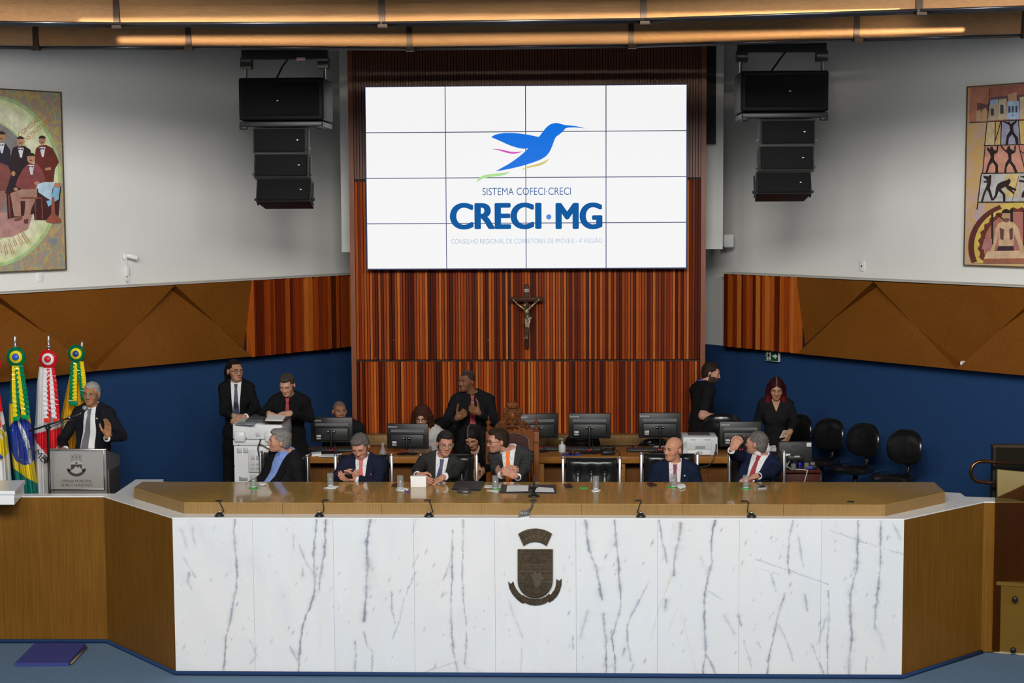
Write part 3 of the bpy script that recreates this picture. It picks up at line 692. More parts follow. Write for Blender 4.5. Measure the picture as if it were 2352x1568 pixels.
def ik(S, T, a, b, pole):
    S, T = np.array(S, float), np.array(T, float); d = T-S; L = np.linalg.norm(d); d = d/L
    if L > (a+b)*.995: T = S+d*(a+b)*.995; L = (a+b)*.995
    if L < abs(a-b)+.03: L = abs(a-b)+.03
    x = (a*a-b*b+L*L)/(2*L); h = math.sqrt(max(a*a-x*x, 0)); p = np.array(pole, float); p = p-d*(p@d); p /= np.linalg.norm(p)+1e-9
    return S+d*x+p*h, T
def meshobj(name, V, F, m, parent, cols=None, root=None, smooth=True):
    me = bpy.data.meshes.new(name); V = np.asarray(V, float)-(root if root is not None else 0)
    me.vertices.add(len(V)); me.vertices.foreach_set('co', V.ravel().astype(np.float32))
    F = np.asarray(F); me.loops.add(F.size); me.loops.foreach_set('vertex_index', F.ravel().astype(np.int32)); me.polygons.add(len(F))
    me.polygons.foreach_set('loop_start', np.arange(0, F.size, F.shape[1], dtype=np.int32)); me.polygons.foreach_set('loop_total', np.full(len(F), F.shape[1], np.int32))
    me.polygons.foreach_set('use_smooth', np.full(len(F), smooth)); me.update(calc_edges=True); me.validate(); me.materials.append(m)
    if cols is not None: colattr(me, cols)
    o = bpy.data.objects.new(name, me); COL.objects.link(o)
    if parent: o.parent = parent
    return o
skin_m = mat('skin', (.5, .3, .2), .48, attr='Col', bump=.06, bscale=180, sss=.08, spec=.3)
hair_m = mat('hair', (.03, .02, .015), .6, attr='Col', bump=.6, bscale=170, stretch=(1, 1, .3), var=.35, vscale=150, spec=.12)
def cloth(name, col, rough=.85, var=.10): return mat(name, col, rough, bump=.25, bscale=300, var=var, vscale=45, spec=.08)

def ribbon(pts, widths, nrm, th=.004):
    """strip through pts with half-widths along a side direction, thickness towards nrm"""
    V = []; F = []; n = len(pts); nr = np.array(nrm)
    for i in range(n):
        a = pts[max(0, i-1)]; b = pts[min(n-1, i+1)]; t = (b-a)/np.linalg.norm(b-a); sd = np.cross(t, nr); sd /= np.linalg.norm(sd)
        for q in (pts[i]-sd*widths[i], pts[i]+sd*widths[i]): V += [q, q+nr*th]
    for i in range(n-1):
        a, b = 4*i, 4*i+4
        F += [(a+1, a+3, b+3, b+1), (a, b, b+2, a+2), (a, a+1, b+1, b), (a+2, b+2, b+3, a+3)]
    F += [(0, 2, 3, 1), (4*n-4, 4*n-3, 4*n-1, 4*n-2)]
    return np.array(V), np.array(F)

def person(label, head, hd=(0, 0, 0), body=(0, 0, 0), skin=(.45, .26, .17), face=None, hair=None, sit=True, female=False, belly=0.0, sh=.172,
           top='suit', jcol=(.02, .02, .025), jname='suit_black', scol=(.75, .75, .76), sname='shirt_white', tie=None, vopen=(.062, .006), vlow=-.36, arms=None, legcol=None, glasses=None,
           wide=1.0, jaw=1.0, neck=.0, pin=None, nshift=(0, 0, 0), hscale=.86, bs=None, pelvis=None, scarf=None):
    sh *= .88; face = dict(face or {}); HR = rot(*hd); TR_ = rot(*body); BS = bs or (.80 if female else .88); TB = TR_*BS
    hc = UY(*head); HS = hscale; ho = hc-HR@np.array([0, -.005, .112])*HS; hf = (ho, HR, HS)
    piv = ho+HR@np.array([0, .022, .045])*HS; N = piv-TB@np.array([0, -.012, .098+neck])+np.array(nshift); tf = (N, TR_, BS)
    P = torso(female, belly, sh); ay = rot(body[0])
    fwd = ay@np.array([0, -1, 0.]); rt = ay@np.array([1., 0, 0])
    hipc = N+TR_@np.array([0, 0, -.60]) if pelvis is None else np.array(pelvis, float)
    root = np.array([hipc[0], hipc[1], DZ])
    if sit: hipc[2] = max(hipc[2], DZ+.50)
    # ---- limbs
    arms = arms or {}; J = {}
    for sd, s in (('L', 1), ('R', -1)):
        a = arms.get(sd, {}); S = N+TB@np.array([s*sh, .008, -.062])
        if 'w' in a: T = UY(*a['w'])
        else: T = S+TB@np.array(a.get('rel', (s*.06, -.08, -.50)))
        po = np.array(a.get('pole', (s*.5, .5, -.7)), float); po[0] *= .62; E, T = ik(S, T, .29*(BS+.05), .26*(BS+.05), TR_@po)
        fd = (T-E)/np.linalg.norm(T-E); d = a.get('d', fd); n = a.get('n', (s*.5, -.3, .8)); J[sd] = (S, E, T, hframe(T+np.array(d)/np.linalg.norm(d)*.03, d, n), a)
    G = (IDF[0], IDF[1]); VV = []; FF = []; CC = []; nv = 0
    def push(V, F, C):
        nonlocal nv
        VV.append(V); FF.append(F+nv); CC.append(C); nv += len(V)
    # head and neck
    g = Grid(hc-.150, hc+.140, .0029)
    head_field(g, hf, wide, jaw)
    g.add(('c', tuple(piv+HR@np.array([0, -.012, .015])), tuple(N+TB@np.array([0, .004, -.02])), .045 if not female else .037, .050 if not female else .040), G, 0, .02)
    V, F = g.mesh(); push(V, F, head_color((V-ho)@HR/HS, skin, face))
    # trunk and limbs under the clothes
    tl, th_ = N-np.array([.75, .75, 1.65]), N+np.array([.75, .75, .2]); tl[2] = DZ+.02
    if sit: legs = [(hipc+rt*s*.085*BS, hipc+rt*s*.11+fwd*.43-np.array([0, 0, .03]), None) for s in (-1, 1)]
    else: legs = [(hipc+rt*s*.085*BS, hipc*[1, 1, 0]+rt*s*.095+np.array([0, 0, (hipc[2]+DZ)/2+.04]), None) for s in (-1, 1)]
    legs = [(a, b, np.array([b[0], b[1], DZ+.09])) for a, b, c in legs]
    g = Grid(tl, th_, .015)
    for p in P: g.add(p, tf, -.006, .05)
    for sd in 'LR':
        S, E, T, hfm, a = J[sd]; g.add(('c', tuple(S), tuple(E), .046*BS, .038*BS), G, 0, .03); g.add(('c', tuple(E), tuple(T), .038*BS, .027*BS), G, 0, .02)
    for a, b, c in legs: g.add(('c', tuple(a), tuple(b), .070*BS, .050*BS), G, 0, .04); g.add(('c', tuple(b), tuple(c), .05, .036), G, 0, .03); g.add(('c', tuple(c-[0, 0, .03]), tuple(c-[0, 0, .045]+fwd*.14), .034, .026), G, 0, .02)
    g.add(('c', tuple(N+TB@np.array([0, .01, -.16])), tuple(hipc), .065*BS, .080*BS), G, 0, .03)
    V, F = g.mesh(); push(V, F, np.tile(skin, (len(V), 1)))
    # hands (and bare forearms)
    for sd, s in (('L', 1), ('R', -1)):
        S, E, T, hfm, a = J[sd]; c = hfm[0]+hfm[1]@np.array([0, .06, 0])
        g = Grid(c-.155, c+.155, .0036)
        for p in hand_prims(s, a.get('curl', .35), a.get('spread', .3), a.get('thumb', .4), .82 if female else .90): g.add(p, hfm, 0, .008)
        g.add(('c', tuple(T+(E-T)*.3), tuple(hfm[0]), .030, .024), G, 0, .015)
        V, F = g.mesh(); C = np.tile(np.array(skin), (len(V), 1)); lz = (V-hfm[0])@hfm[1]; C *= (1-.10*np.exp(-((lz[:, 1]-.09)/.012)**2)*(lz[:, 2] > .004))[:, None]
        push(V, F, C)
        if top == 'tee':
            lo = np.minimum(E, T)-.09; hi = np.maximum(E, T)+.09; g = Grid(lo, hi, .006); g.add(('c', tuple(S+(E-S)*.5), tuple(E), .046, .041), G, 0, .02); g.add(('c', tuple(E), tuple(T), .041, .028), G, 0, .02); V, F = g.mesh(); push(V, F, np.tile(skin, (len(V), 1)))
    o = meshobj('person', np.vstack(VV), np.vstack(FF), skin_m, None, np.vstack(CC), root); o.location = root; tag(o, label, 'person')
    kid = lambda n, V, F, m, cols=None, smooth=True: meshobj(n, V, F, m, o, cols, root, smooth)
    # ---- hair
    if hair: make_hair(hair, hf, kid, wide, N, TR_)
    # ---- trousers and shoes
    lc = legcol or (jname, jcol); lm = cloth(lc[0], lc[1])
    g = Grid(tl, th_+[0, 0, -.35], .014)
    for a, b, c in legs: g.add(('c', tuple(a), tuple(b), .088*BS, .068*BS), G, 0, .05); g.add(('c', tuple(b), tuple(c-[0, 0, .02]), .066, .056), G, 0, .03)
    g.add(('e', tuple(hipc), (.165*BS, .130*BS, .13)), (np.zeros(3), np.eye(3)), 0, .05)
    g.add(('c', tuple(hipc), tuple(hipc+TB@np.array([0, 0, .14])), .135*BS, .128*BS), G, 0, .05)
    V, F = g.mesh(); kid('trousers', V, F, lm)
    for a, b, c in legs:
        g = Grid(c-.25, c+.25, .012); g.add(('c', tuple(c-[0, 0, .045]-fwd*.03), tuple(c-[0, 0, .05]+fwd*.17), .042, .036), G, 0, .02); g.keep(IDF, lambda x, y, z: (DZ+.004)-z); V, F = g.mesh(); kid('shoe', V, F, black_plastic)
    # ---- shirt and jacket
    def tors(pts, off=0.0):
        p = np.atleast_2d(pts); d = None
        for pr in P:
            a = sdf(pr, p[:, 0], p[:, 1], p[:, 2])-off
            if d is None: d = a
            else: h = np.maximum(.05-np.abs(d-a), 0)/.05; d = np.minimum(d, a)-h*h*.05*.25
        return d
    def front(x, z, off):
        lo, hi = -.34, .0
        for _ in range(18):
            m = (lo+hi)/2
            if tors((x, m, z), off)[0] < 0: hi = m
            else: lo = m
        return hi
    W = lambda q: N+TB@np.array(q)
    bl, bh = N-.62, N+.62; pts = np.array([N]+[q for sd in 'LR' for q in J[sd][:3]]+[W((0, 0, -.75))]); bl = pts.min(0)-.2; bh = pts.max(0)+.2; bl[2] = max(bl[2], DZ+.03)
    rs = .0075
    fold = lambda x, y, z: .0028*np.sin(z*42+x*18+3*np.sin(y*11))*np.sin(x*23-z*9+1.3)+.0018*np.sin(z*75+y*50)
    hem = -.74 if not sit else -.70
    if top in ('suit', 'open'):
        sm = cloth(sname, scol, .8, .04); g = Grid(N-np.array([.3, .3, .62]), N+np.array([.3, .3, .2]), .0065)
        for p in P: g.add(p, tf, .007, .05)
        pd = TR_.T@(piv-N); pd = pd/np.linalg.norm(pd); pe = np.array([0, .010, -.02])+pd*.078; g.add(('c', (0, .014, -.03), tuple(pe), .060, .056), tf, 0, .012)
        g.keep(tf, lambda x, y, z: np.where(np.hypot(x, y-.01) < .078, z-(.044+.5*y), -1.0)); g.keep(tf, lambda x, y, z: -.62-z)
        g.disp(tf, lambda x, y, z: .0016*np.sin(z*55+x*20)*np.sin(x*31+z*14))
        V, F = g.mesh(); sh_o = kid('shirt', V, F, sm)
        mb = MB()
        for s in (-1, 1):
            q = [W((s*.004, -.066, .008)), W((s*.050, -.048, .030)), W((s*.064, -.070, -.022)), W((s*.040, -.099, -.052)), W((s*.010, -.088, -.012))]
            mb.ext(q, TR_@np.array([0, -.006, 0]))
        mb.build('collar', sm, sh_o, org=root)
        for sd, s in (('L', 1), ('R', -1)):   # cuffs
            S, E, T, hfm, a = J[sd]; fd = (T-E)/np.linalg.norm(T-E); MB().tube([T-fd*.05, T+fd*.018], [.036*BS, .0355*BS], 14).build('cuff', sm, sh_o, org=root)
    if top in ('suit', 'open', 'blouse', 'tee'):
        jm = cloth(jname, jcol); g = Grid(bl, bh, rs); jo = {'suit': .016, 'open': .016, 'blouse': .013, 'tee': .013}[top]
        for p in P: g.add(p, tf, jo, .05)
        if top != 'tee':
            g.add(('e', (0, .0, -.64), (.172+belly*.4, .128+belly*.5, .14)) if not female else ('e', (0, .0, -.62), (.145, .11, .13)), tf, jo, .06)
        for sd, s in (('L', 1), ('R', -1)):
            S, E, T, hfm, a = J[sd]; fd = (T-E)/np.linalg.norm(T-E)
            if top == 'tee': M_ = S+(E-S)*.72; g.add(('c', tuple(S), tuple(M_), .062, .056), G, 0, .035)
            else: q_ = BS*1.03; g.add(('c', tuple(S), tuple(E), .062*q_, .050*q_), G, 0, .04); g.add(('c', tuple(E), tuple(T-fd*.012), .050*q_, .040*q_), G, 0, .015)
        g.disp(tf, fold); g.keep(tf, lambda x, y, z: hem-z)
        if top in ('suit', 'open'):
            w0, w1 = vopen
            def vcut(x, y, z):
                t = np.clip(-z/-vlow, 0, 1); w = w0+(w1-w0)*t if top == 'suit' else w0+(w1-w0)*np.clip(-z/.5, 0, 1)
                e = np.maximum(np.abs(x)-w, y-.03)
                if top == 'suit': e = np.maximum(e, vlow-z)
                return -e
            g.keep(tf, vcut)
            g.keep(tf, lambda x, y, z: np.where(np.hypot(x, y-.004) < .066, z-(.02+.75*y), -1.0))
        elif top == 'blouse':
            w0 = vopen[0]; g.keep(tf, lambda x, y, z: -np.maximum(np.maximum(np.abs(x)-w0*(1+z/-vlow), y-.0), vlow-z))
            g.keep(tf, lambda x, y, z: np.where(np.hypot(x, y-.004) < .06, z-(.02+.6*y), -1.0))
        else: g.keep(tf, lambda x, y, z: np.where(np.hypot(x, y-.01) < .068, z-(.035+.35*y), -1.0))
        V, F = g.mesh(); jk = kid({'suit': 'jacket', 'open': 'jacket', 'blouse': 'blouse', 'tee': 'shirt'}[top], V, F, jm)
        if top == 'blouse':  # skin of the neckline stays below the cloth
            g = Grid(N-np.array([.2, .25, .4]), N+np.array([.2, .25, .1]), .007)
        if top in ('suit', 'open'):
            w0, w1 = vopen
            for s in (-1, 1):
                pts = []; wd = []; n_ = 9
                for i in range(n_):
                    t = i/(n_-1); z = .012+(vlow-.012)*t if top == 'suit' else .012+(-.46-.012)*t
                    wi = (w0+(w1-w0)*np.clip(-z/-vlow, 0, 1)) if top == 'suit' else (w0+(w1-w0)*np.clip(-z/.5, 0, 1)); hw = .5*(.046+.042*min(1, t/.35) if t < .35 else .088*(1-((t-.35)/.65)**1.3)+.012*((t-.35)/.65)); x = s*(wi+hw)
                    pts.append(W((x, front(x, z, jo+.003)-.001 if z < .0 else front(x, z, jo)-.002, z))); wd.append(hw*BS)
                V, F = ribbon(pts, wd, TR_@np.array([0, -1., 0]), .006); kid('lapel', V, F, cloth(jname+'_lapel', tuple(c*.88 for c in jcol)), None, False)
    if tie:
        tm = mat(tie[0], tie[1], .55, bump=.15, bscale=300, var=.06, vscale=90); zl = -.52 if top == 'open' else vlow-.04
        pts = []; wd = []; n_ = 12; tx = tie[2] if len(tie) > 2 else 0
        for i in range(n_):
            t = i/(n_-1); z = -.045+(zl+.045)*t; x = tx*t; pts.append(W((x, min(front(x, z, .012), -.06)-.004, z))); wd.append((.0155+.025*min(1, t*1.25))*BS)
        V, F = ribbon(pts, wd, TR_@np.array([0, -1., 0]), .006); to = kid('tie', V, F, tm, None, False)
        kn = [W((-.021, -.078, .010)), W((.021, -.078, .010)), W((.013, -.098, -.040)), W((-.013, -.098, -.040))]
        MB().ext(kn, TR_@np.array([0, -.012, 0])).build('knot', tm, to, org=root)
    if glasses:
        mb = MB(); gp = lambda x, y, z: ho+HR@np.array([x, y, z])*HS
        for s in (-1, 1):
            ring = [gp(s*.0325+.0215*math.copysign(abs(math.cos(a))**.7, math.cos(a)), -.104+.02*abs(s*.0325+.0215*math.cos(a))**1*.6, .1075+.0145*math.copysign(abs(math.sin(a))**.7, math.sin(a))) for a in np.linspace(0, 2*math.pi, 16, endpoint=False)]
            mb.tube(ring, glasses[2] if len(glasses) > 2 else .0016, 6, closed=True); mb.tube([gp(s*.054, -.101, .112), gp(s*.072, -.06, .112), gp(s*.083, .006, .112)], .0015, 6)
        mb.tube([gp(-.011, -.103, .111), gp(0, -.107, .113), gp(.011, -.103, .111)], .0015, 6)
        go = mb.build('glasses', mat(glasses[0], glasses[1], .3, .3), o, org=root)
        for s in (-1, 1): MB().flat([gp(s*.0325+.020*math.cos(a), -.1035, .1075+.0135*math.sin(a)) for a in np.linspace(0, 2*math.pi, 14, endpoint=False)]).build('lens', tint('spectacle_lens', (.94, .95, .95), .06), go, org=root)
    if scarf:
        MB().tube([W(q) for q in ((-.01, -.10, -.10), (.045, -.075, -.02), (.068, -.02, .045), (.05, .05, .058), (0, .075, .06), (-.05, .05, .058), (-.068, -.02, .045), (-.045, -.075, -.02), (.01, -.10, -.10))], .0085, 8).build('lanyard', mat('lanyard_blue', (.02, .06, .55), .6), o, org=root)
    if pin:
        p = W((pin[0], front(pin[0], pin[1], .019)-.010, pin[1])); MB().ball(p, (.009, .005, .009), 10).build('lapel_pin', mat(pin[2], pin[3], .3, .6), o, org=root)
    return o, J, N, TR_, root, hf

def make_hair(h, hf, kid, wide, N, TR_):
    ho, HR, HS = hf; st = h['style']; t = h.get('t', .010); up = h.get('up', 0.0); col = np.array(h['col']); G = (IDF[0], IDF[1])
    ext_ = h.get('ext', .0); lo = ho+HR@np.array([0, .01, .12])-.17; hi = lo+.34; 
    if ext_: lo = lo-np.array([.06, .06, ext_]); hi = hi+np.array([.06, .06, 0])
    g = Grid(lo, hi, .0036 if not ext_ else .0055)
    g.add(('e', (0, .014, .140), (.0750*wide+t, .095+t, .0875+t)), hf, 0, .02)
    g.add(('e', (0, .02, .075), (.068*wide+t*.6, .078+t*.6, .075)), hf, 0, .03)
    if h.get('quiff'): g.add(('e', (h.get('part', 0), -.055, .205), (.055, .035, .022)), hf, 0, .03)
    if st in ('short', 'bald'):
        g.keep(hf, lambda x, y, z: hairline(x, y, z, up))
        if st == 'bald':
            tp = h.get('top', .150); g.keep(hf, lambda x, y, z: np.where(y < h.get('by', .075), z-(tp+.45*(y-.03)), -1.0))
        for s in (-1, 1): g.add(('e', (s*.088, .008, .095), (.014, .014, .026)), hf, 0, .004, cut=True)
    else:
        fl = h.get('fl', .176); hw = h.get('fw', .050)   # open face region
        g.keep(hf, lambda x, y, z: -np.maximum(np.maximum(np.abs(x)-hw*np.clip((fl-z)/.05, 0, 1)**.5, z-fl), y+.030))
        for (a, b, ra, rb) in h.get('locks', []):
            fr = hf if h.get('inhead', True) else (ho, np.eye(3), HS); g.add(('c', a, b, ra, rb), fr, 0, .03)
        g.add(('e', (0, -.055, .075), (.062, .075, .078)), hf, 0, .01, cut=True) if not h.get('nocut') else None
    if st in ('short', 'bald'):
        for (a, b, ra, rb) in h.get('locks', []): g.add(('c', a, b, ra, rb), hf, 0, .02)
    am = h.get('amp', .0012); fq = h.get('fq', 90)
    g.disp(hf, lambda x, y, z: am*(np.sin(x*fq+4*np.sin(z*fq*.4))*np.sin(z*fq*.7+y*fq*.8)+.6*np.sin(y*fq*1.3+x*fq*.5)))
    V, F = g.mesh(); L = (V-ho)@HR/HS
    v = 1+.22*np.sin(L[:, 0]*210+3*np.sin(L[:, 1]*60))*np.sin(L[:, 1]*160+L[:, 2]*40); c = col*v[:, None]
    if 'col2' in h: m = np.clip((L[:, 2]-h.get('c2z', .12))/.05*h.get('c2s', -1), 0, 1)[:, None]; c = c*(1-m)+np.array(h['col2'])*m*v[:, None]
    if h.get('parting') is not None:
        m = (np.exp(-((L[:, 0]-h['parting'])/.005)**2)*(L[:, 2] > .175)*(L[:, 1] < .06))[:, None]; c = c*(1-.6*m)+np.array((.35, .22, .16))*.6*m
    kid('hair', V, F, hair_m, np.clip(c, 0, 1))
# ================================================================== THINGS ON WALLS AND CEILING
# ---------------- video wall
YS = YWALL-.16
a, b = UY(836.6, 199.8, YS), UY(1576, 614.4, YS); c_, d_ = UY(1578, 193.2, YS), UY(845.5, 618.4, YS)
vx0, vx1, vz1, vz0 = (a[0]+d_[0])/2, (c_[0]+b[0])/2, (a[2]+c_[2])/2, (b[2]+d_[2])/2
vo = ((vx0+vx1)/2, YS+.1, vz0)
vw = thing('video_wall', 'large video wall of sixteen screens showing a blue bird emblem', 'screen', vo)
MB().box(((vx0+vx1)/2, YS+.07, (vz0+vz1)/2), (vx1-vx0+.016, .12, vz1-vz0+.016)).build('housing', mat('screen_housing', (.003, .02, .12), .4), vw, org=vo)
scr = mat('lit_screen', (.90, .90, .905), emit=1.0)
pw_, ph_ = (vx1-vx0)/4, (vz1-vz0)/4
for i in range(4):
    for j in range(4):
        MB().box((vx0+pw_*(i+.5), YS+.006, vz0+ph_*(j+.5)), (pw_-.009, .012, ph_-.009)).build('display_panel', scr, vw, org=vo)
blue = mat('emblem_blue', (.0, .16, .73), emit=1.0); navy = mat('lettering_blue', (.008, .10, .33), emit=1.0)
gz = lambda x, y: UY(820+x/3.015, 170+y/3.015, YS-.001)
def soften(pts, it=2):
    for _ in range(it):
        out = []; n = len(pts)
        for i in range(n):
            a, b, c = np.array(pts[i-1]), np.array(pts[i]), np.array(pts[(i+1) % n]); u, v = b-a, c-b; an = math.degrees(math.acos(max(-1, min(1, (u@v)/(np.linalg.norm(u)*np.linalg.norm(v)+1e-9)))))
            out += [tuple(b)] if an > 55 else [tuple(b-u*.25), tuple(b+v*.25)]
        pts = out
    return pts
def decal(name, pts, m, y=0.0):
    pts = soften(pts)
    P = [gz(*p)+[0, -y, 0] for p in pts]; return MB().ext(P, (0, .0008, 0)).build(name, m, vw, org=vo)
wing = [(929, 437), (950, 422), (985, 412), (1040, 407), (1100, 409), (1170, 417), (1230, 429), (1258, 436), (1272, 420), (1290, 395), (1312, 368), (1335, 350), (1355, 342), (1378, 338), (1402, 341), (1432, 352), (1480, 356), (1530, 362), (1582, 377), (1530, 370), (1480, 369), (1442, 374), (1430, 395), (1405, 415), (1375, 436), (1362, 470), (1348, 510), (1330, 545), (1308, 570), (1280, 588), (1240, 605), (1190, 622), (1120, 642), (1040, 660), (958, 674), (1010, 645), (1060, 617), (1105, 585), (1140, 558), (1170, 530), (1185, 515), (1150, 518), (1110, 510), (1060, 495), (1010, 472), (965, 452)]
decal('bird_emblem', wing, blue)
decal('emblem_stroke', [(930, 519), (970, 517), (1020, 527), (1065, 538), (1110, 540), (1150, 534), (1120, 547), (1085, 553), (1045, 548), (1000, 534), (965, 523)], mat('emblem_magenta', (.65, .08, .50), emit=1.0))
decal('emblem_stroke', [(1135, 667), (1160, 648), (1200, 634), (1250, 622), (1295, 605), (1335, 583), (1310, 612), (1275, 632), (1230, 642), (1180, 650)], mat('emblem_ochre', (.66, .55, .16), emit=1.0))
decal('emblem_stroke', [(823, 753), (845, 715), (890, 695), (950, 690), (1010, 684), (1062, 676), (1040, 692), (1000, 704), (940, 711), (890, 718), (855, 730)], mat('emblem_green', (.42, .73, .30), emit=1.0))
def stext(s, x, y, size, m, sx=1, bold=0, wfit=None, sp=1.0, name='lettering', res=4):
    p = gz(x, y); o = text(s, size, m, name, vw, Matrix.Identity(4), .0004, bold, 1, 'CENTER', sp, res)
    vs = [v.co for v in o.data.vertices]; w = max(v.x for v in vs)-min(v.x for v in vs); cx = (max(v.x for v in vs)+min(v.x for v in vs))/2
    f = (wfit/w) if wfit else sx
    o.data.transform(TR(*(p-np.array(vo)))@UPRIGHT@Matrix.Diagonal((f, 1, 1, 1))@TR(-cx, 0, 0)); return o
def boldtext(s_, x, y, size, m, wfit, b):
    o = stext(s_, x, y, size, m, wfit=wfit-2*b, bold=0, res=8); me = o.data; n = len(me.vertices); co = np.zeros(n*3); me.vertices.foreach_get('co', co); co = co.reshape(-1, 3); fs = [tuple(p.vertices) for p in me.polygons]; mb = MB()
    for dx, dz in [(b*math.cos(k*math.pi/8), b*.5*math.sin(k*math.pi/8)) for k in range(16)]+[(0, 0)]: mb.add((co+[dx, 0, dz]).tolist(), fs)
    bpy.data.objects.remove(o); return mb.build('lettering', m, vw)
px_m = (vx1-vx0)/(2285-50)
stext('SISTEMA COFECI·CRECI', 1175, 815, .108, navy, wfit=617*px_m, bold=-.0005)
boldtext('CRECI', 960, 993, 250*px_m, navy, 642*px_m, .016)
boldtext('MG', 1537, 992, 250*px_m, navy, 327*px_m, .016)
decal('lettering', [(1328+18*math.cos(t), 989+18*math.sin(t)) for t in np.linspace(0, 2*math.pi, 20, endpoint=False)], mat('dot_blue', (.07, .25, .66), emit=1.0))
stext('CONSELHO REGIONAL DE CORRETORES DE IMÓVEIS - 4ª REGIÃO', 1175, 1158, .070, mat('lettering_pale', (.26, .42, .62), emit=1.0), wfit=1057*px_m, bold=-.001)

# ---------------- crucifix
YC = YWALL-.08
co = UY(1209, 798, YC); cz = lambda x, y, Y=YC: UY(1130+x/7.125, 620+y/7.125, Y)
cx_ = thing('crucifix', 'dark wooden crucifix with bronze figure on the slat wall', 'crucifix', co)
cw = wood('crucifix_wood', (.035, .012, .008), (.075, .024, .012), .45, 1, (8, 8, 8))
def barbox(x0, y0, x1, y1, yf, th): p, q = cz(x0, y0, yf), cz(x1, y1, yf); return MB().rbox(((p[0]+q[0])/2, yf+th/2, (p[2]+q[2])/2), (abs(q[0]-p[0]), th, abs(p[2]-q[2])), .006)
barbox(525, 238, 602, 1278, YC, .06).build('upright_beam', cw, cx_, org=co)
barbox(298, 443, 836, 520, YC-.025, .05).build('cross_beam', cw, cx_, org=co)
barbox(525, 308, 606, 365, YC-.012, .014).build('title_plate', mat('title_plate', (.42, .38, .30), .5), cx_, org=co)
text('INRI', .026, mat('plate_ink', (.03, .03, .03), .6), 'lettering', cx_, TR(*(cz(566, 337, YC-.0135)-co))@UPRIGHT@RZ(.12), .0006)
g = Grid(cz(280, 480, YC-.16), cz(860, 1180, YC+.02), .0045) if False else None
lo = np.minimum(cz(280, 1190, YC-.2), cz(860, 440, YC-.2)); hi = np.maximum(cz(280, 1190, YC+.03), cz(860, 440, YC+.03)); g = Grid(lo, hi, .0042)
pt = lambda x, y, d: tuple(cz(x, y, YC-d))
for p in [('c', pt(345, 485, .045), pt(425, 565, .06), .008, .011), ('c', pt(425, 565, .06), pt(530, 640, .06), .011, .016), ('c', pt(770, 485, .045), pt(700, 545, .06), .008, .011), ('c', pt(700, 545, .06), pt(610, 630, .06), .011, .016),
          ('e', pt(570, 680, .055), (.032, .024, .045)), ('e', pt(578, 745, .05), (.026, .022, .034)), ('e', pt(585, 795, .055), (.034, .028, .024)), ('e', pt(540, 580, .085), (.020, .023, .028)), ('c', pt(545, 610, .075), pt(568, 650, .06), .012, .014),
          ('c', pt(555, 810, .06), pt(560, 930, .085), .020, .014), ('c', pt(612, 810, .06), pt(600, 930, .085), .020, .014), ('c', pt(560, 930, .085), pt(545, 1100, .05), .013, .008), ('c', pt(600, 930, .085), pt(575, 1100, .05), .013, .008),
          ('c', pt(545, 1100, .05), pt(538, 1135, .065), .009, .007), ('c', pt(575, 1100, .05), pt(578, 1135, .065), .009, .007), ('c', pt(635, 780, .06), pt(625, 850, .06), .016, .006), ('c', pt(530, 840, .05), pt(495, 890, .05), .010, .004),
          ('e', pt(345, 482, .045), (.010, .008, .012)), ('e', pt(770, 482, .045), (.010, .008, .012))]: g.add(p, IDF, 0, .006)
g.disp(IDF, lambda x, y, z: .0010*np.sin(x*330)*np.sin(z*260))
V, F = g.mesh(); meshobj('figure', V, F, mat('figure_bronze', (.22, .17, .10), .38, .7, var=.5, vscale=60), cx_, None, co)

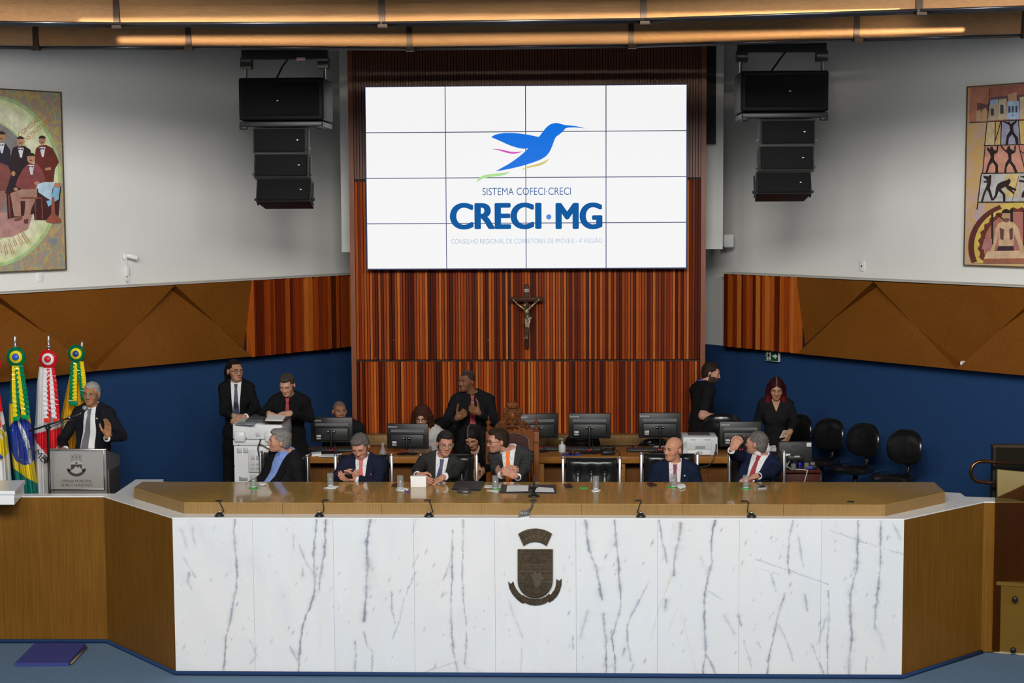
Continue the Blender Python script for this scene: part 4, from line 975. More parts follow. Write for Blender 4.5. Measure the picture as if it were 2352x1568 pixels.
# ---------------- hanging loudspeaker arrays
def array(px0, px1, yt, yb, boxes, Y, label, badge, side):
    c = UY((px0+px1)/2, yt, Y); w = UY(px1, yt, Y)[0]-UY(px0, yt, Y)[0]; zb = UY(px0, yb, Y)[2]; zt = c[2]; org = (c[0], Y+.3, zb)
    t = thing('loudspeaker_array', label, 'loudspeaker', org)
    m_ = MB().rbox((c[0], Y+.3, (zt+zb+.06)/2), (w, .6, zt-zb-.06), .018); sw = m_.build('subwoofer', speaker_black, t, org=org)
    MB().rbox((c[0], Y+.004, (zt+zb+.06)/2), (w-.08, .03, zt-zb-.14), .01).build('grille', dark_grille, sw, org=org)
    MB().lathe([(0, 0), (.012, 0), (.010, .006), (0, .006)], (0, 0, 0), 14, TR(UY(badge[0], badge[1], Y)[0], Y-.014, UY(badge[0], badge[1], Y)[2])@RX(math.pi/2)).build('badge', silver, sw, org=org)
    MB().rbox((c[0], Y+.28, zb+.025), (w-.02, .62, .05), .008).rbox((c[0]-w/2+.04, Y+.0, zb+.005), (.07, .05, .06), .01).rbox((c[0]+w/2-.04, Y+.0, zb+.005), (.07, .05, .06), .01).build('bumper_frame', mat('bumper_black', (.02, .02, .02), .4), t, org=org)
    z = zb-.005; yo = Y+.04; tilt = 3
    for k, (x0, x1, y0, y1, bx, by) in enumerate(boxes):
        p0, p1 = UY(x0, y0, yo), UY(x1, y1, yo); cx = (p0[0]+p1[0])/2; h = p0[2]-p1[2]; Mx = TR(cx, yo, p0[2])@RX(-R_(tilt+6*k)); tilt += 1
        bo = MB(); W2 = (p1[0]-p0[0])/2; D = .34
        bo.add([(-W2, 0, -h), (W2, 0, -h), (W2, 0, -.006), (-W2, 0, -.006), (-W2*.9, D, -h*.86), (W2*.9, D, -h*.86), (W2*.9, D, -h*.14), (-W2*.9, D, -h*.14)], [(0, 1, 2, 3), (5, 4, 7, 6), (1, 5, 6, 2), (4, 0, 3, 7), (3, 2, 6, 7), (4, 5, 1, 0)], False, Mx)
        b_ = bo.build('speaker_box', speaker_black, t, org=org)
        MB().rbox((0, -.006, -h/2-.003), (W2*2-.03, .022, h-.03), .006, 2, Mx).build('grille', dark_grille, b_, org=org)
        bp = UY(bx, by, yo-.02); lx = bp[0]-cx; MB().lathe([(0, 0), (.014, 0), (.011, .006), (0, .006)], (0, 0, 0), 14, Mx@TR(lx, -.018, -h*.5+.0)@RX(math.pi/2)).build('badge', silver, b_, org=org)
        for s in (-1, 1): MB().box((s*(W2+.004), .12, -h/2), (.012, .05, h*.94), Mx).box((s*(W2+.014), .08, -h*.8), (.03, .02, .02), Mx).build('link_bar', black_metal, b_, org=org)
    MB().box((c[0], Y+.25, zt+.27), (w*1.02, .10, .17)).box((c[0]-w*.46, Y+.25, zt+.15), (.10, .12, .10)).box((c[0]+w*.46, Y+.25, zt+.15), (.10, .12, .10)).build('rigging_frame', black_metal, t, org=org)
    for s in (-1, 1): MB().tube([(c[0]+s*w*.47, Y+.25, zt-.02), (c[0]+s*w*.47, Y+.25, zt+.45), (c[0]+s*w*.47, Y+.25, 6.36)], .012, 8).build('hanging_rod', steel, t, org=org)
    MB().tube([(c[0]-.1, Y+.3, zt), (c[0]-.02, Y+.22, zt+.12), (c[0]+.12, Y+.25, zt+.3), (c[0]+.15, Y+.3, 6.36)], .009, 6).build('speaker_cable', speaker_black, t, org=org)
array(547, 742, 178, 292, [(581, 704, 293, 351, 683, 322), (584, 710, 352, 408, 687, 382), (590, 716, 409, 465, 692, 437)], 14.9, 'black loudspeaker column hanging left of the video wall', (638, 231), -1)
array(1702, 1904, 162, 272, [(1747, 1872, 274, 332, 1848, 302), (1743, 1869, 334, 392, 1844, 364), (1736, 1862, 394, 447, 1838, 422)], 14.9, 'black loudspeaker column hanging right of the video wall', (1814, 209), 1)
p = UY(692, 136, 15.12); o = MB().box((0, 0, 0), (.08, .004, .03)).build('warning_label', mat('label_red', (.6, .35, .33), .6), None); o.location = (p[0], 15.095, p[2]); tag(o, 'small pale red label on the left loudspeaker rigging frame', 'label')

# ---------------- wall fittings
def onwall(side, x, y, off=-.22):
    p = UW(side, x, y, off); n = WALLS[side][2]; return p, TR(*p)@RZ(math.atan2(n[1], n[0])+math.pi/2)   # local: -Y out of the wall, X along, Z up
p, Mx = onwall('left', 287, 590); t = thing('security_camera', 'white bullet security camera on the left plaster wall', 'camera', p); Mo = TR(*(-p))@Mx
MB().lathe([(.035, 0), (.035, .02), (.02, .03), (0, .03)], (0, 0, 0), 14, Mo@RX(math.pi/2)).build('mount', white_plastic, t)
q = Mo@TR(.025, -.075, .008)@RZ(R_(55))@RX(math.pi/2+.25); MB().lathe([(0, -.055), (.025, -.055), (.028, -.04), (.028, .05), (.031, .052), (.031, .06), (.026, .061), (.024, .052), (0, .052)], (0, 0, 0), 16, q).build('housing', white_plastic, t)
MB().lathe([(0, .053), (.022, .053), (.018, .058), (0, .061)], (0, 0, 0), 14, q).build('lens', black_plastic, t)
MB().tube([Mo@Vector(v) for v in ((0, -.02, -.02), (-.01, -.03, -.10), (0, -.03, -.16), (.02, -.03, -.22), (0, -.03, -.25), (-.03, -.03, -.21), (-.01, -.02, -.15))], .006, 6).build('cable', white_plastic, t)
p, Mx = onwall('left', 288, 622); t = thing('junction_box', 'small white junction box under the security camera', 'box', p); MB().rbox((0, -.02, 0), (.05, .04, .10), .006, 2, TR(*(-p))@Mx).build('cover', white_plastic, t)
def plate(side, x, y, w, h, lb, hole=False):
    p, Mx = onwall(side, x, y); t = thing('switch_plate', lb, 'plate', p); Mo = TR(*(-p))@Mx
    MB().rbox((0, -.006, 0), (w, .014, h), .004, 2, Mo).build('cover', white_plastic, t)
    if hole: MB().lathe([(0, 0), (.009, 0), (.009, .003), (0, .003)], (0, 0, 0), 12, Mo@TR(0, -.013, 0)@RX(math.pi/2)).build('socket', black_plastic, t)
plate('left', 91, 633, .075, .12, 'white wall plate below the left painting')
plate('right', 1981, 611, .07, .11, 'white wall plate with a dark socket on the right wall', True)
p = UW('right', 1673, 553, -.02); t = thing('wireless_router', 'white wireless access point on a bracket beside the slat wall', 'router', p)
Mo = RZ(R_(24)); MB().rbox((0, 0, 0), (.13, .05, .15), .024, 4, Mo).build('body', white_plastic, t); MB().tube([Mo@Vector((0, .02, 0)), Mo@Vector((.04, .12, -.02)), Mo@Vector((.05, .17, -.02))], .012, 8).build('bracket', grey_plastic, t)
text('U.F.', .022, grey_plastic, 'lettering', t, Mo@TR(.02, -.0255, .01)@UPRIGHT, .0004); MB().tube([(-.05, .03, -.06), (-.08, .08, -.12), (-.06, .12, -.14)], .004, 6).build('cable', black_plastic, t)
# exit sign
p, Mx = onwall('right', 1772, 817, -.14); t = thing('exit_sign', 'green and white exit sign with running figure under the right wood band', 'sign', p); Mo = TR(*(-p))@Mx
sw_, sh_ = .21, .125
MB().rbox((0, .02, 0), (sw_, .03, sh_), .003, 1, Mo).build('frame', white_plastic, t)
MB().box((0, .004, 0), (sw_-.018, .006, sh_-.018), Mo).build('face', mat('sign_green', (.004, .085, .030), .4), t)
ww = mat('sign_white', (.75, .77, .76), .5)
def sg(name, pts, m=ww, y=.0): MB().ext([(x*sw_, y, z*sh_) for x, z in pts], (0, .002, 0), Mo).build(name, m, t)
sg('doorway', [(-.36, -.36), (-.06, -.36), (-.06, .36), (-.36, .36)], ww, -.001)
sg('arrow', [(.08, -.09), (.24, -.09), (.24, -.26), (.42, 0), (.24, .26), (.24, .09), (.08, .09)])
dk = mat('sign_dark', (.004, .03, .015), .5)
MB().ball((-.17*sw_, -.002, .24*sh_), (.010, .003, .010), 10, Mo).build('runner_head', dk, t)
sg('runner', [(-.23, .15), (-.14, .17), (-.12, .02), (-.06, -.06), (-.09, -.10), (-.17, -.01), (-.13, -.16), (-.19, -.34), (-.24, -.33), (-.19, -.16), (-.25, -.07), (-.34, -.28), (-.38, -.24), (-.28, -.01), (-.24, .07), (-.31, .05), (-.33, .10)], dk, -.0025)

# ---------------- paintings
def painting(side, xedge, ytop, ybot, far, lb, bgmat):
    off = -.17; pa, pb = UW(side, xedge[0], ytop, off), UW(side, xedge[1], ybot, off); a_, e_, n_ = WALLS[side]
    s0 = ((pa[:2]-a_)@e_+(pb[:2]-a_)@e_)/2; zt, zb = pa[2], pb[2]; org = np.array(WP(side, s0+far/2, zb, off)); t = thing('painting', lb, 'painting', org)
    MB().ext([WP(side, s0, zb, off), WP(side, s0+far, zb, off), WP(side, s0+far, zt, off), WP(side, s0, zt, off)], (-n_[0]*.045, -n_[1]*.045, 0)).build('canvas', bgmat, t, org=org)
    fm = mat('frame_wood', (.10, .07, .035), .5); w = .012
    for q in ([s0-w, zb-w, s0+far+w, zb], [s0-w, zt, s0+far+w, zt+w], [s0-w, zb, s0, zt], [s0+far, zb, s0+far+w, zt]):
        MB().ext([WP(side, q[0], q[1], off+.008), WP(side, q[2], q[1], off+.008), WP(side, q[2], q[3], off+.008), WP(side, q[0], q[3], off+.008)], (-n_[0]*.055, -n_[1]*.055, 0)).build('frame_bar', fm, t, org=org)
    lay = [0]; lim = (s0+.002, s0+far-.002)
    def paint(name, pts, col, var=.0):
        lay[0] += 1; o_ = off+.0012+.00035*lay[0]; P = []
        for x, y in pts:
            q = UW(side, x, y, o_); s = min(max((q[:2]-a_)@e_, lim[0]), lim[1]); P.append(WP(side, s, min(max(q[2], zb+.002), zt-.002), o_))
        k = 'paint_%02x%02x%02x' % tuple(int(255*c) for c in col)
        return MB().flat(P).build(name, mat(k, col, .6, var=.18, vscale=14), t, org=org)
    return t, paint, org, off
def mottled(name, cols, sc):
    m = bpy.data.materials.new(name); tr_, b_ = nt(m); n, L = tr_.nodes, tr_.links; tc = n.new('ShaderNodeTexCoord'); no = n.new('ShaderNodeTexNoise'); no.inputs['Scale'].default_value = sc; no.inputs['Detail'].default_value = 5; L.new(tc.outputs['Object'], no.inputs['Vector'])
    r = n.new('ShaderNodeValToRGB'); e = r.color_ramp.elements
    while len(e) < len(cols): e.new(.5)
    for i, c in enumerate(cols): e[i].position = .32+.36*i/(len(cols)-1); e[i].color = (*c, 1)
    L.new(no.outputs[0], r.inputs[0]); L.new(r.outputs[0], b_.inputs['Base Color']); b_.inputs['Roughness'].default_value = .6; return m
ell = lambda cx, cy, rx, ry, n=40, a0=0, a1=2*math.pi: [(cx+rx*math.cos(t), cy+ry*math.sin(t)) for t in np.linspace(a0, a1, n, endpoint=abs(a1-a0) < 6.2)]
pl, paint, porg, poff = painting('left', (134.5, 154), 213.5, 617, 2.6, 'painting of seated and standing men in suits inside a pale green ring', mottled('left_canvas', [(.20, .24, .26), (.36, .30, .18), (.34, .24, .20), (.50, .36, .10), (.22, .30, .26), (.42, .25, .20)], 9))
L_ = lambda pts: [(x/3.41, 180+y/3.41) for x, y in pts]
paint('painted_ring', ell(-20, 416, 162, 197), (.36, .50, .22)); paint('painted_ring', ell(-22, 416, 156, 190), (.60, .64, .36)); paint('painted_ring', ell(-26, 414, 142, 176), (.66, .66, .46))
paint('painted_ring', ell(-28, 416, 108, 140), (.44, .56, .26)); paint('painted_ring', ell(-30, 416, 104, 137), (.22, .20, .20)); paint('painted_ground', L_([(-150, 1050), (260, 1050), (220, 1180), (100, 1240), (-150, 1270)]), (.42, .22, .20))
def ptext(s, x, y, ang, size, col, par, side, org, off):
    n_ = WALLS[side][2]; q = UW(side, x, y, off+.0042); Mx = TR(*(q-org))@RZ(math.atan2(n_[1], n_[0])+math.pi/2)@UPRIGHT@RZ(R_(ang)); return text(s, size, mat('paint_ink_%d' % int(100*col[0]), col, .6), 'painted_lettering', par, Mx, .0003)
ptext('COMISSÃO', 68, 291, 36, .062, (.45, .22, .05), pl, 'left', porg, poff); ptext('CONSTRUTORA', 79, 304, 36, .062, (.45, .22, .05), pl, 'left', porg, poff)
SK = (.42, .22, .12)
def pman(hx, hy, hr, suit, body, extra=None):
    paint('painted_suit', L_(body), suit); paint('painted_shirt', L_([(hx-22, hy+52), (hx+26, hy+52), (hx+12, hy+130), (hx-2, hy+130)]), (.60, .62, .68)); paint('painted_tie', L_([(hx-18, hy+58), (hx, hy+66), (hx+18, hy+58), (hx+18, hy+74), (hx, hy+68), (hx-18, hy+74)]), (.04, .02, .02))
    paint('painted_face', L_(ell(hx, hy, hr, hr*1.35, 18)), SK); paint('painted_hair', L_(ell(hx, hy-hr*.55, hr*1.06, hr*.85, 16, math.pi, 2*math.pi)), (.03, .018, .015)); paint('painted_moustache', L_([(hx-12, hy+12), (hx+10, hy+12), (hx+8, hy+19), (hx-10, hy+19)]), (.04, .02, .015))
BLK, MAR = (.025, .012, .015), (.13, .022, .016)
pman(160, 490, 27, BLK, [(100, 545), (135, 530), (195, 530), (240, 560), (250, 700), (235, 900), (60, 900), (80, 620)])
pman(10, 455, 30, (.02, .016, .03), [(-80, 540), (-20, 510), (40, 505), (80, 560), (95, 900), (-90, 900)])
pman(330, 485, 27, MAR, [(280, 550), (310, 525), (360, 520), (410, 545), (440, 600), (462, 655), (430, 710), (420, 810), (280, 810), (270, 640)])
paint('painted_hand', L_([(352, 702), (395, 695), (400, 715), (356, 720)]), SK); paint('painted_dark', L_([(50, 880), (480, 850), (465, 1000), (455, 1110), (270, 1110), (265, 1060), (60, 1100)]), (.05, .012, .015))
pman(-40, 600, 32, (.20, .06, .05), [(-100, 680), (0, 660), (60, 680), (90, 740), (60, 840), (40, 900), (-100, 900)])
paint('painted_trousers', L_([(-60, 880), (40, 880), (40, 950), (0, 1060), (-60, 1100)]), (.30, .14, .11))
pman(243, 625, 31, (.22, .055, .055), [(180, 710), (215, 670), (290, 668), (330, 720), (355, 790), (330, 830), (290, 835), (280, 880), (190, 880), (140, 850), (120, 840), (140, 780)])
paint('painted_trousers', L_([(80, 900), (160, 870), (290, 865), (290, 930), (250, 1010), (225, 1110), (185, 1110), (200, 960), (160, 960), (165, 1080), (110, 1080)]), (.36, .20, .15))
paint('painted_shoe', L_([(105, 1105), (160, 1075), (180, 1085), (165, 1110), (115, 1118)]), (.20, .08, .05)); paint('painted_shoe', L_([(185, 1105), (222, 1100), (218, 1138), (190, 1135)]), (.12, .03, .03))
paint('painted_hand', L_(ell(123, 866, 18, 14, 10)), SK); paint('painted_hand', L_(ell(290, 820, 22, 15, 10)), SK); paint('painted_hand', L_(ell(105, 745, 16, 20, 10)), SK)
for q in ([(160, 930), (330, 930), (338, 1100), (328, 1100), (322, 942), (168, 942)], [(270, 940), (280, 940), (285, 1105), (275, 1105)], [(60, 910), (75, 910), (85, 1100), (72, 1100)]): paint('painted_chair', L_(q), (.20, .05, .03))
paint('painted_tabletop', L_([(310, 822), (480, 818), (484, 846), (440, 852)]), (.42, .20, .13)); paint('painted_cloth', L_([(295, 830), (330, 815), (430, 815), (410, 870), (400, 955), (355, 930), (300, 890)]), (.42, .58, .70)); paint('painted_cloth', L_([(420, 855), (470, 850), (460, 945), (430, 965), (380, 1005), (362, 960), (400, 950)]), (.22, .44, .62))
paint('painted_leg', L_([(405, 930), (425, 930), (432, 1060), (480, 1105), (480, 1128), (420, 1135), (360, 1125), (365, 1105), (400, 1060)]), (.30, .08, .05))
for k in range(11):
    an = math.pi*(.27+.030*k); r0, r1 = 1.03, 1.30
    for j in range(2):
        ax_ = an+j*.035; pa = [(-28+112*r*math.cos(ax_+dd), 416+142*r*math.sin(ax_+dd)) for r, dd in ((r0+.06*j, 0), (r1-.05*(k % 3), 0), (r1-.05*(k % 3), .012), (r0+.06*j, .012))]; paint('painted_script', pa, (.55, .30, .12))
pr, paint, porg, poff = painting('right', (2228, 2211), 201, 607, 2.6, 'painting of dark working figures on scaffolding above a toothed wheel', mottled('right_canvas', [(.55, .34, .14), (.60, .40, .16), (.52, .36, .30), (.58, .36, .10), (.46, .36, .42)], 4))
R__ = lambda pts: [(2180+x/3.407, 170+y/3.407) for x, y in pts]
paint('painted_sky', R__([(165, 108), (700, 60), (700, 360), (155, 380)]), (.36, .13, .09)); paint('painted_panel', R__([(162, 110), (320, 108), (300, 365), (155, 380)]), (.50, .20, .12)); paint('painted_shadow', R__([(218, 220), (300, 240), (330, 180), (700, 150), (700, 260), (220, 300)]), (.16, .08, .09))
for pts, col in (([(215, 290), (245, 275), (255, 370), (213, 372)], (.58, .38, .24)), ([(255, 285), (285, 262), (300, 290), (300, 370), (255, 372)], (.56, .34, .16)), ([(315, 240), (385, 235), (380, 360), (300, 365)], (.52, .40, .28)), ([(322, 205), (382, 195), (384, 236), (320, 242)], (.36, .46, .62)), ([(388, 200), (450, 190), (450, 355), (380, 360)], (.60, .50, .32)), ([(455, 215), (500, 192), (545, 215), (550, 352), (450, 355)], (.40, .54, .72)), ([(460, 160), (528, 140), (530, 210), (465, 215)], (.55, .32, .20)), ([(552, 180), (700, 160), (700, 350), (552, 352)], (.62, .48, .30))): paint('painted_house', R__(pts), col)
for x, y, w_, h_ in ((328, 270, 22, 55), (400, 240, 26, 70), (464, 252, 16, 50), (490, 250, 16, 52), (518, 248, 16, 52), (490, 318, 12, 8)): paint('painted_window', R__([(x, y), (x+w_, y), (x+w_, y+h_), (x, y+h_)]), (.06, .06, .09))
for pts, col in (([(297, 372), (360, 370), (358, 555), (280, 558)], (.60, .48, .26)), ([(362, 370), (408, 368), (403, 552), (358, 555)], (.62, .42, .16)), ([(410, 366), (540, 362), (552, 550), (405, 553)], (.34, .34, .46)), ([(545, 362), (700, 355), (700, 545), (556, 548)], (.64, .46, .16)), ([(280, 562), (540, 556), (585, 760), (262, 774)], (.60, .28, .20)), ([(548, 556), (700, 550), (700, 755), (590, 760)], (.55, .20, .16)), ([(250, 780), (560, 778), (545, 1000), (230, 1002)], (.48, .46, .46)), ([(440, 784), (540, 782), (525, 960), (440, 960)], (.64, .48, .20)), ([(565, 778), (700, 775), (700, 1000), (560, 1000)], (.44, .46, .52))): paint('painted_panel', R__(pts), col)
DKP = (.020, .012, .010)
for a_, b_, w_ in (((160, 380), (600, 360), 5), ((297, 370), (278, 560), 6), ((362, 370), (358, 556), 6), ((410, 366), (403, 553), 6), ((543, 362), (556, 550), 6), ((270, 560), (640, 550), 6), ((282, 560), (262, 776), 6), ((405, 372), (362, 520), 6), ((545, 556), (590, 740), 6), ((250, 778), (640, 772), 6), ((252, 780), (218, 1060), 7), ((228, 1002), (640, 1000), 6), ((320, 108), (300, 366), 4), ((552, 600), (640, 650), 6), ((545, 800), (490, 1000), 3)):
    d = np.array(b_)-a_; n_ = np.array([-d[1], d[0]])/np.linalg.norm(d)*w_*.6; paint('painted_beam', R__([np.array(a_)-n_, np.array(b_)-n_, np.array(b_)+n_, np.array(a_)+n_]), DKP)
figs = [[(452, 378), (472, 372), (480, 390), (520, 365), (532, 368), (500, 410), (505, 455), (540, 500), (542, 548), (522, 548), (515, 505), (492, 470), (468, 500), (462, 550), (440, 550), (452, 480), (478, 440), (470, 400), (420, 372), (428, 366)],
        [(322, 590), (322, 570), (340, 566), (346, 588), (368, 600), (375, 562), (386, 560), (380, 612), (352, 630), (352, 670), (382, 710), (384, 772), (362, 772), (362, 720), (340, 690), (318, 712), (300, 772), (284, 772), (305, 700), (326, 650), (318, 620), (294, 590), (300, 570)],
        [(455, 585), (456, 566), (475, 562), (480, 585), (508, 600), (512, 560), (524, 560), (518, 612), (486, 630), (488, 680), (515, 715), (536, 768), (514, 770), (496, 726), (472, 695), (450, 730), (448, 772), (430, 772), (440, 700), (466, 660), (458, 622), (420, 590), (400, 562), (412, 560), (440, 596)],
        [(308, 800), (318, 788), (332, 792), (330, 818), (328, 850), (318, 890), (330, 925), (346, 985), (330, 990), (310, 930), (296, 905), (280, 940), (265, 998), (248, 998), (268, 930), (290, 880), (298, 850), (272, 850), (268, 838), (300, 832), (272, 812), (266, 792), (275, 795)],
        [(452, 830), (468, 818), (482, 830), (478, 850), (465, 870), (525, 900), (526, 914), (490, 905), (512, 930), (506, 940), (455, 900), (440, 880), (405, 900), (440, 940), (440, 996), (422, 998), (420, 945), (388, 915), (372, 960), (345, 992), (338, 985), (360, 940), (366, 890), (380, 860), (410, 842)],
        [(550, 800), (640, 790), (640, 850), (590, 850), (545, 840), (545, 828), (590, 832), (600, 818)], [(570, 930), (600, 890), (640, 900), (640, 980), (600, 930), (580, 970), (565, 965)]]
for f in figs: paint('painted_worker', R__(f), DKP)
cen = (540, 1350); arc = lambda r, a0, a1, n: [(cen[0]+r[0]*math.cos(t), cen[1]-r[1]*math.sin(t)) for t in np.linspace(a0, a1, n)]
paint('painted_wheel_ground', R__(arc((385, 345), math.pi*1.12, math.pi*.38, 30)+[(640, 1480), (180, 1480)]), (.62, .46, .10))
paint('painted_rim', R__(arc((390, 350), math.pi*1.12, math.pi*.62, 26)+arc((345, 318), math.pi*.62, math.pi*1.12, 26)), (.11, .025, .018))
teeth = []
for k in range(25): teeth.append((318 if k % 2 else 300)*1.0)
paint('painted_rim', R__([(cen[0]+r*math.cos(t), cen[1]-r*.98*math.sin(t)) for r, t in zip(teeth, np.linspace(math.pi*1.12, math.pi*.30, 25))]+arc((268, 272), math.pi*.30, math.pi*1.12, 24)), (.14, .030, .02))
paint('painted_room', R__(arc((266, 270), math.pi*1.1, math.pi*.28, 26)+[(700, 1460)]), (.40, .15, .12))
for q in ([(330, 1090), (345, 1080), (345, 1330), (330, 1330)], [(480, 1050), (500, 1050), (500, 1340), (480, 1340)], [(580, 1050), (598, 1050), (598, 1340), (580, 1340)], [(365, 1090), (380, 1090), (480, 1180), (470, 1190)]): paint('painted_beam', R__(q), DKP)
paint('painted_box', R__([(275, 1290), (335, 1290), (335, 1370), (255, 1370)]), (.40, .18, .16)); paint('painted_table', R__([(300, 1385), (640, 1380), (640, 1440), (270, 1445)]), (.62, .42, .26)); paint('painted_table', R__([(270, 1445), (640, 1440), (640, 1480), (265, 1480)]), (.34, .12, .07))
paint('painted_body', R__([(385, 1165), (430, 1150), (470, 1150), (510, 1165), (545, 1210), (575, 1330), (590, 1385), (560, 1400), (535, 1310), (510, 1250), (500, 1380), (385, 1380), (390, 1250), (370, 1320), (350, 1390), (325, 1415), (320, 1390), (345, 1330), (360, 1220)]), (.56, .38, .22)); paint('painted_shade', R__([(395, 1200), (430, 1215), (425, 1300), (400, 1290)]), (.14, .05, .05)); paint('painted_shade', R__([(470, 1215), (500, 1200), (498, 1290), (475, 1300)]), (.14, .05, .05))
paint('painted_belt', R__([(385, 1345), (505, 1345), (508, 1382), (372, 1382)]), (.04, .02, .03)); paint('painted_face', R__(ell(446, 1110, 32, 42, 18)), (.50, .30, .16)); paint('painted_hair', R__(ell(446, 1088, 35, 32, 16, math.pi, 2*math.pi)), DKP); paint('painted_beard', R__([(420, 1128), (472, 1128), (465, 1155), (446, 1162), (428, 1155)]), (.16, .08, .05))

# ================================================================== CREST ON THE MARBLE
ko = UY(1229, 1388, YM-.001); kz = lambda x, y, d=0: UY(1100+x/6.535, 1180+y/6.535, YM-.001-d)
cr_ = thing('coat_of_arms', 'dark bronze coat of arms with crown, shield and ribbon on the marble front', 'emblem', ko)
def relief(name, pts, d0, d1, m=bronze, par=None): return MB().ext([kz(x, y, d0) for x, y in pts], (0, -(d1-d0), 0)).build(name, m, par or cr_, org=ko)
br2 = mat('bronze_light', (.20, .15, .095), .36, .8, var=.3, vscale=40)
aA = lambda cx, cy, r, a0, a1, n=16: [(cx+r*math.cos(R_(t)), cy-r*math.sin(R_(t))) for t in np.linspace(a0, a1, n)]
crown = relief('crown', aA(845, 660, 445, 124.5, 55.5, 20)+aA(845, 660, 255, 48, 132, 14), .0, .022)
crown.data.materials[0] = bronze
crown2 = [relief('crown_band', aA(845, 660, 268+18*k, 130-k*.5, 50+k*.5, 16)+aA(845, 660, 262+18*k, 50, 130, 16), .022, .028, br2, crown) for k in range(2)]
for a0 in (113, 98.5, 82, 67): relief('crown_slot', aA(845, 660, 435, a0+1.1, a0-1.1, 3)+aA(845, 660, 360, a0-1.3, a0+1.3, 3), .022, .026, br2, crown)
for k in range(9):
    a0 = 120-k*7.5
    relief('crown_tooth', aA(845, 660, 444, a0+2, a0-2, 3)+aA(845, 660, 428, a0-2, a0+2, 3), .022, .028, br2, crown)
for k in range(6):
    q = aA(845, 660, 335+8*(k % 2), 117-k*10.8, 113-k*10.8, 3)+aA(845, 660, 300, 112-k*10.8, 118-k*10.8, 3); relief('crown_tower', q, .022, .028, br2, crown)
for r_ in (310, 335, 360, 385, 410): relief('crown_course', aA(845, 660, r_+2.5, 121, 59, 18)+aA(845, 660, r_-2, 59, 121, 18), .022, .0245, br2, crown)
shield = relief('shield', [(583, 525), (1110, 525), (1110, 990)]+aA(846, 985, 263, 0, -180, 24)+[(583, 990)], .0, .026)
relief('shield_border', [(583, 525), (1110, 525), (1110, 541), (583, 541)], .026, .032, br2, shield)
relief('triangle', [(752, 725), (938, 725), (845, 560)], .026, .034, bronze, shield)
for y in range(735, 1130, 21):
    hw = 258 if y < 985 else math.sqrt(max(258**2-(y-985)**2, 1))
    relief('shield_line', [(846-hw, y), (846+hw, y), (846+hw, y+7), (846-hw, y+7)], .026, .030, br2, shield)
relief('mountain', [(596, 1060), (640, 1010), (665, 1045), (750, 885), (790, 960), (835, 1090), (880, 1110), (950, 1030), (1045, 1140), (990, 1200), (900, 1240), (846, 1248), (770, 1236), (690, 1195), (630, 1135)], .026, .038, bronze, shield)
relief('sun_rays', [(800, 960), (846, 820), (870, 900), (945, 850), (925, 920), (1000, 970), (930, 1000), (950, 1028), (880, 1108), (838, 1088)], .026, .035, br2, shield)
db = MB()
for r in range(8):
    for k in range(22):
        x, y = 600+k*23.5+(r % 2)*11, 556+r*22
        if x < 1100 and not (abs(x-845) < (y-540)*.56+10): p = kz(x, y, .026); db.ball(p, (.0035, .003, .0035), 6)
db.build('stud', br2, shield, org=ko, kind='stuff')
rc, Rr = (842, 950), 0
rb = aA(842, 950, 402, 190, 235, 14)+aA(842, 950, 330, 232, 192, 14); rb = [(440, 1012), (478, 1045), (518, 1008)]
L1 = [(440, 1012), (480, 1047), (518, 1007), (530, 1060), (560, 1120), (600, 1175), (645, 1215), (690, 1250), (672, 1340), (620, 1312), (560, 1260), (500, 1190), (460, 1110)]
R1 = [(1164, 972), (1200, 1000), (1242, 970), (1240, 1060), (1215, 1150), (1170, 1230), (1110, 1290), (1050, 1322), (1035, 1240), (1085, 1200), (1130, 1140), (1155, 1070)]
C1 = [(655, 1212), (700, 1240), (760, 1265), (845, 1278), (930, 1268), (1000, 1238), (1055, 1195), (1075, 1210), (1060, 1280), (1000, 1325), (930, 1348), (845, 1356), (760, 1345), (690, 1318), (640, 1285)]
for nm, q, d in (('ribbon_tail', L1, .014), ('ribbon_tail', R1, .014), ('ribbon', C1, .022)): relief(nm, q, .0, d)
def arctext(s, cx, cy, r, a0, a1, size, d):
    for i, ch in enumerate(s):
        an = a0+(a1-a0)*(i+.5)/len(s)
        if ch != ' ': q = kz(cx+r*math.cos(R_(an)), cy-r*math.sin(R_(an)), d)-ko; text(ch, size, br2, 'lettering', cr_, TR(*q)@UPRIGHT@RZ(R_(an+90)), .0012)
arctext('BELO HORIZONTE', 845, 850, 470, 246, 296, .027, .0225); arctext('17-III-1893', 840, 880, 408, 203, 233, .024, .0145); arctext('12-DEZ-1897', 845, 870, 408, 309, 339, .024, .0145)
WT = (.75, .75, .77)
# ------------------------------------------------------------------ the people
TAN, BRN, DRK, FAIR = (.44, .235, .135), (.33, .165, .085), (.20, .085, .040), (.56, .30, .21)
person('man in an open black suit and grey tie speaking behind the steel lectern', (210, 903, 14.15), (-6, 4, 2), (-8, 0, 0), (.37, .175, .085), dict(closed=False, open=.5, brow=(.05, .04, .035)),
       dict(style='short', t=.007, col=(.30, .29, .285), up=.008), False, belly=.03, top='open', jcol=(.012, .013, .017), jname='suit_black', tie=('tie_grey', (.13, .13, .16), -.03), vopen=(.058, .085), sh=.185,
       arms=dict(L=dict(w=(247, 1006, 13.80), d=(.12, -.2, 1), n=(.45, .9, .1), curl=.16, thumb=-.2, pole=(1, .2, -.6)), R=dict(w=(150, 1031, 13.95), d=(-.3, -.8, -.2), n=(0, -.1, 1), curl=.4, pole=(-.9, .4, -.3))), glasses=('glasses_thin', (.25, .22, .2)), pin=(.085, -.085, 'pin_gold', (.8, .65, .3)))
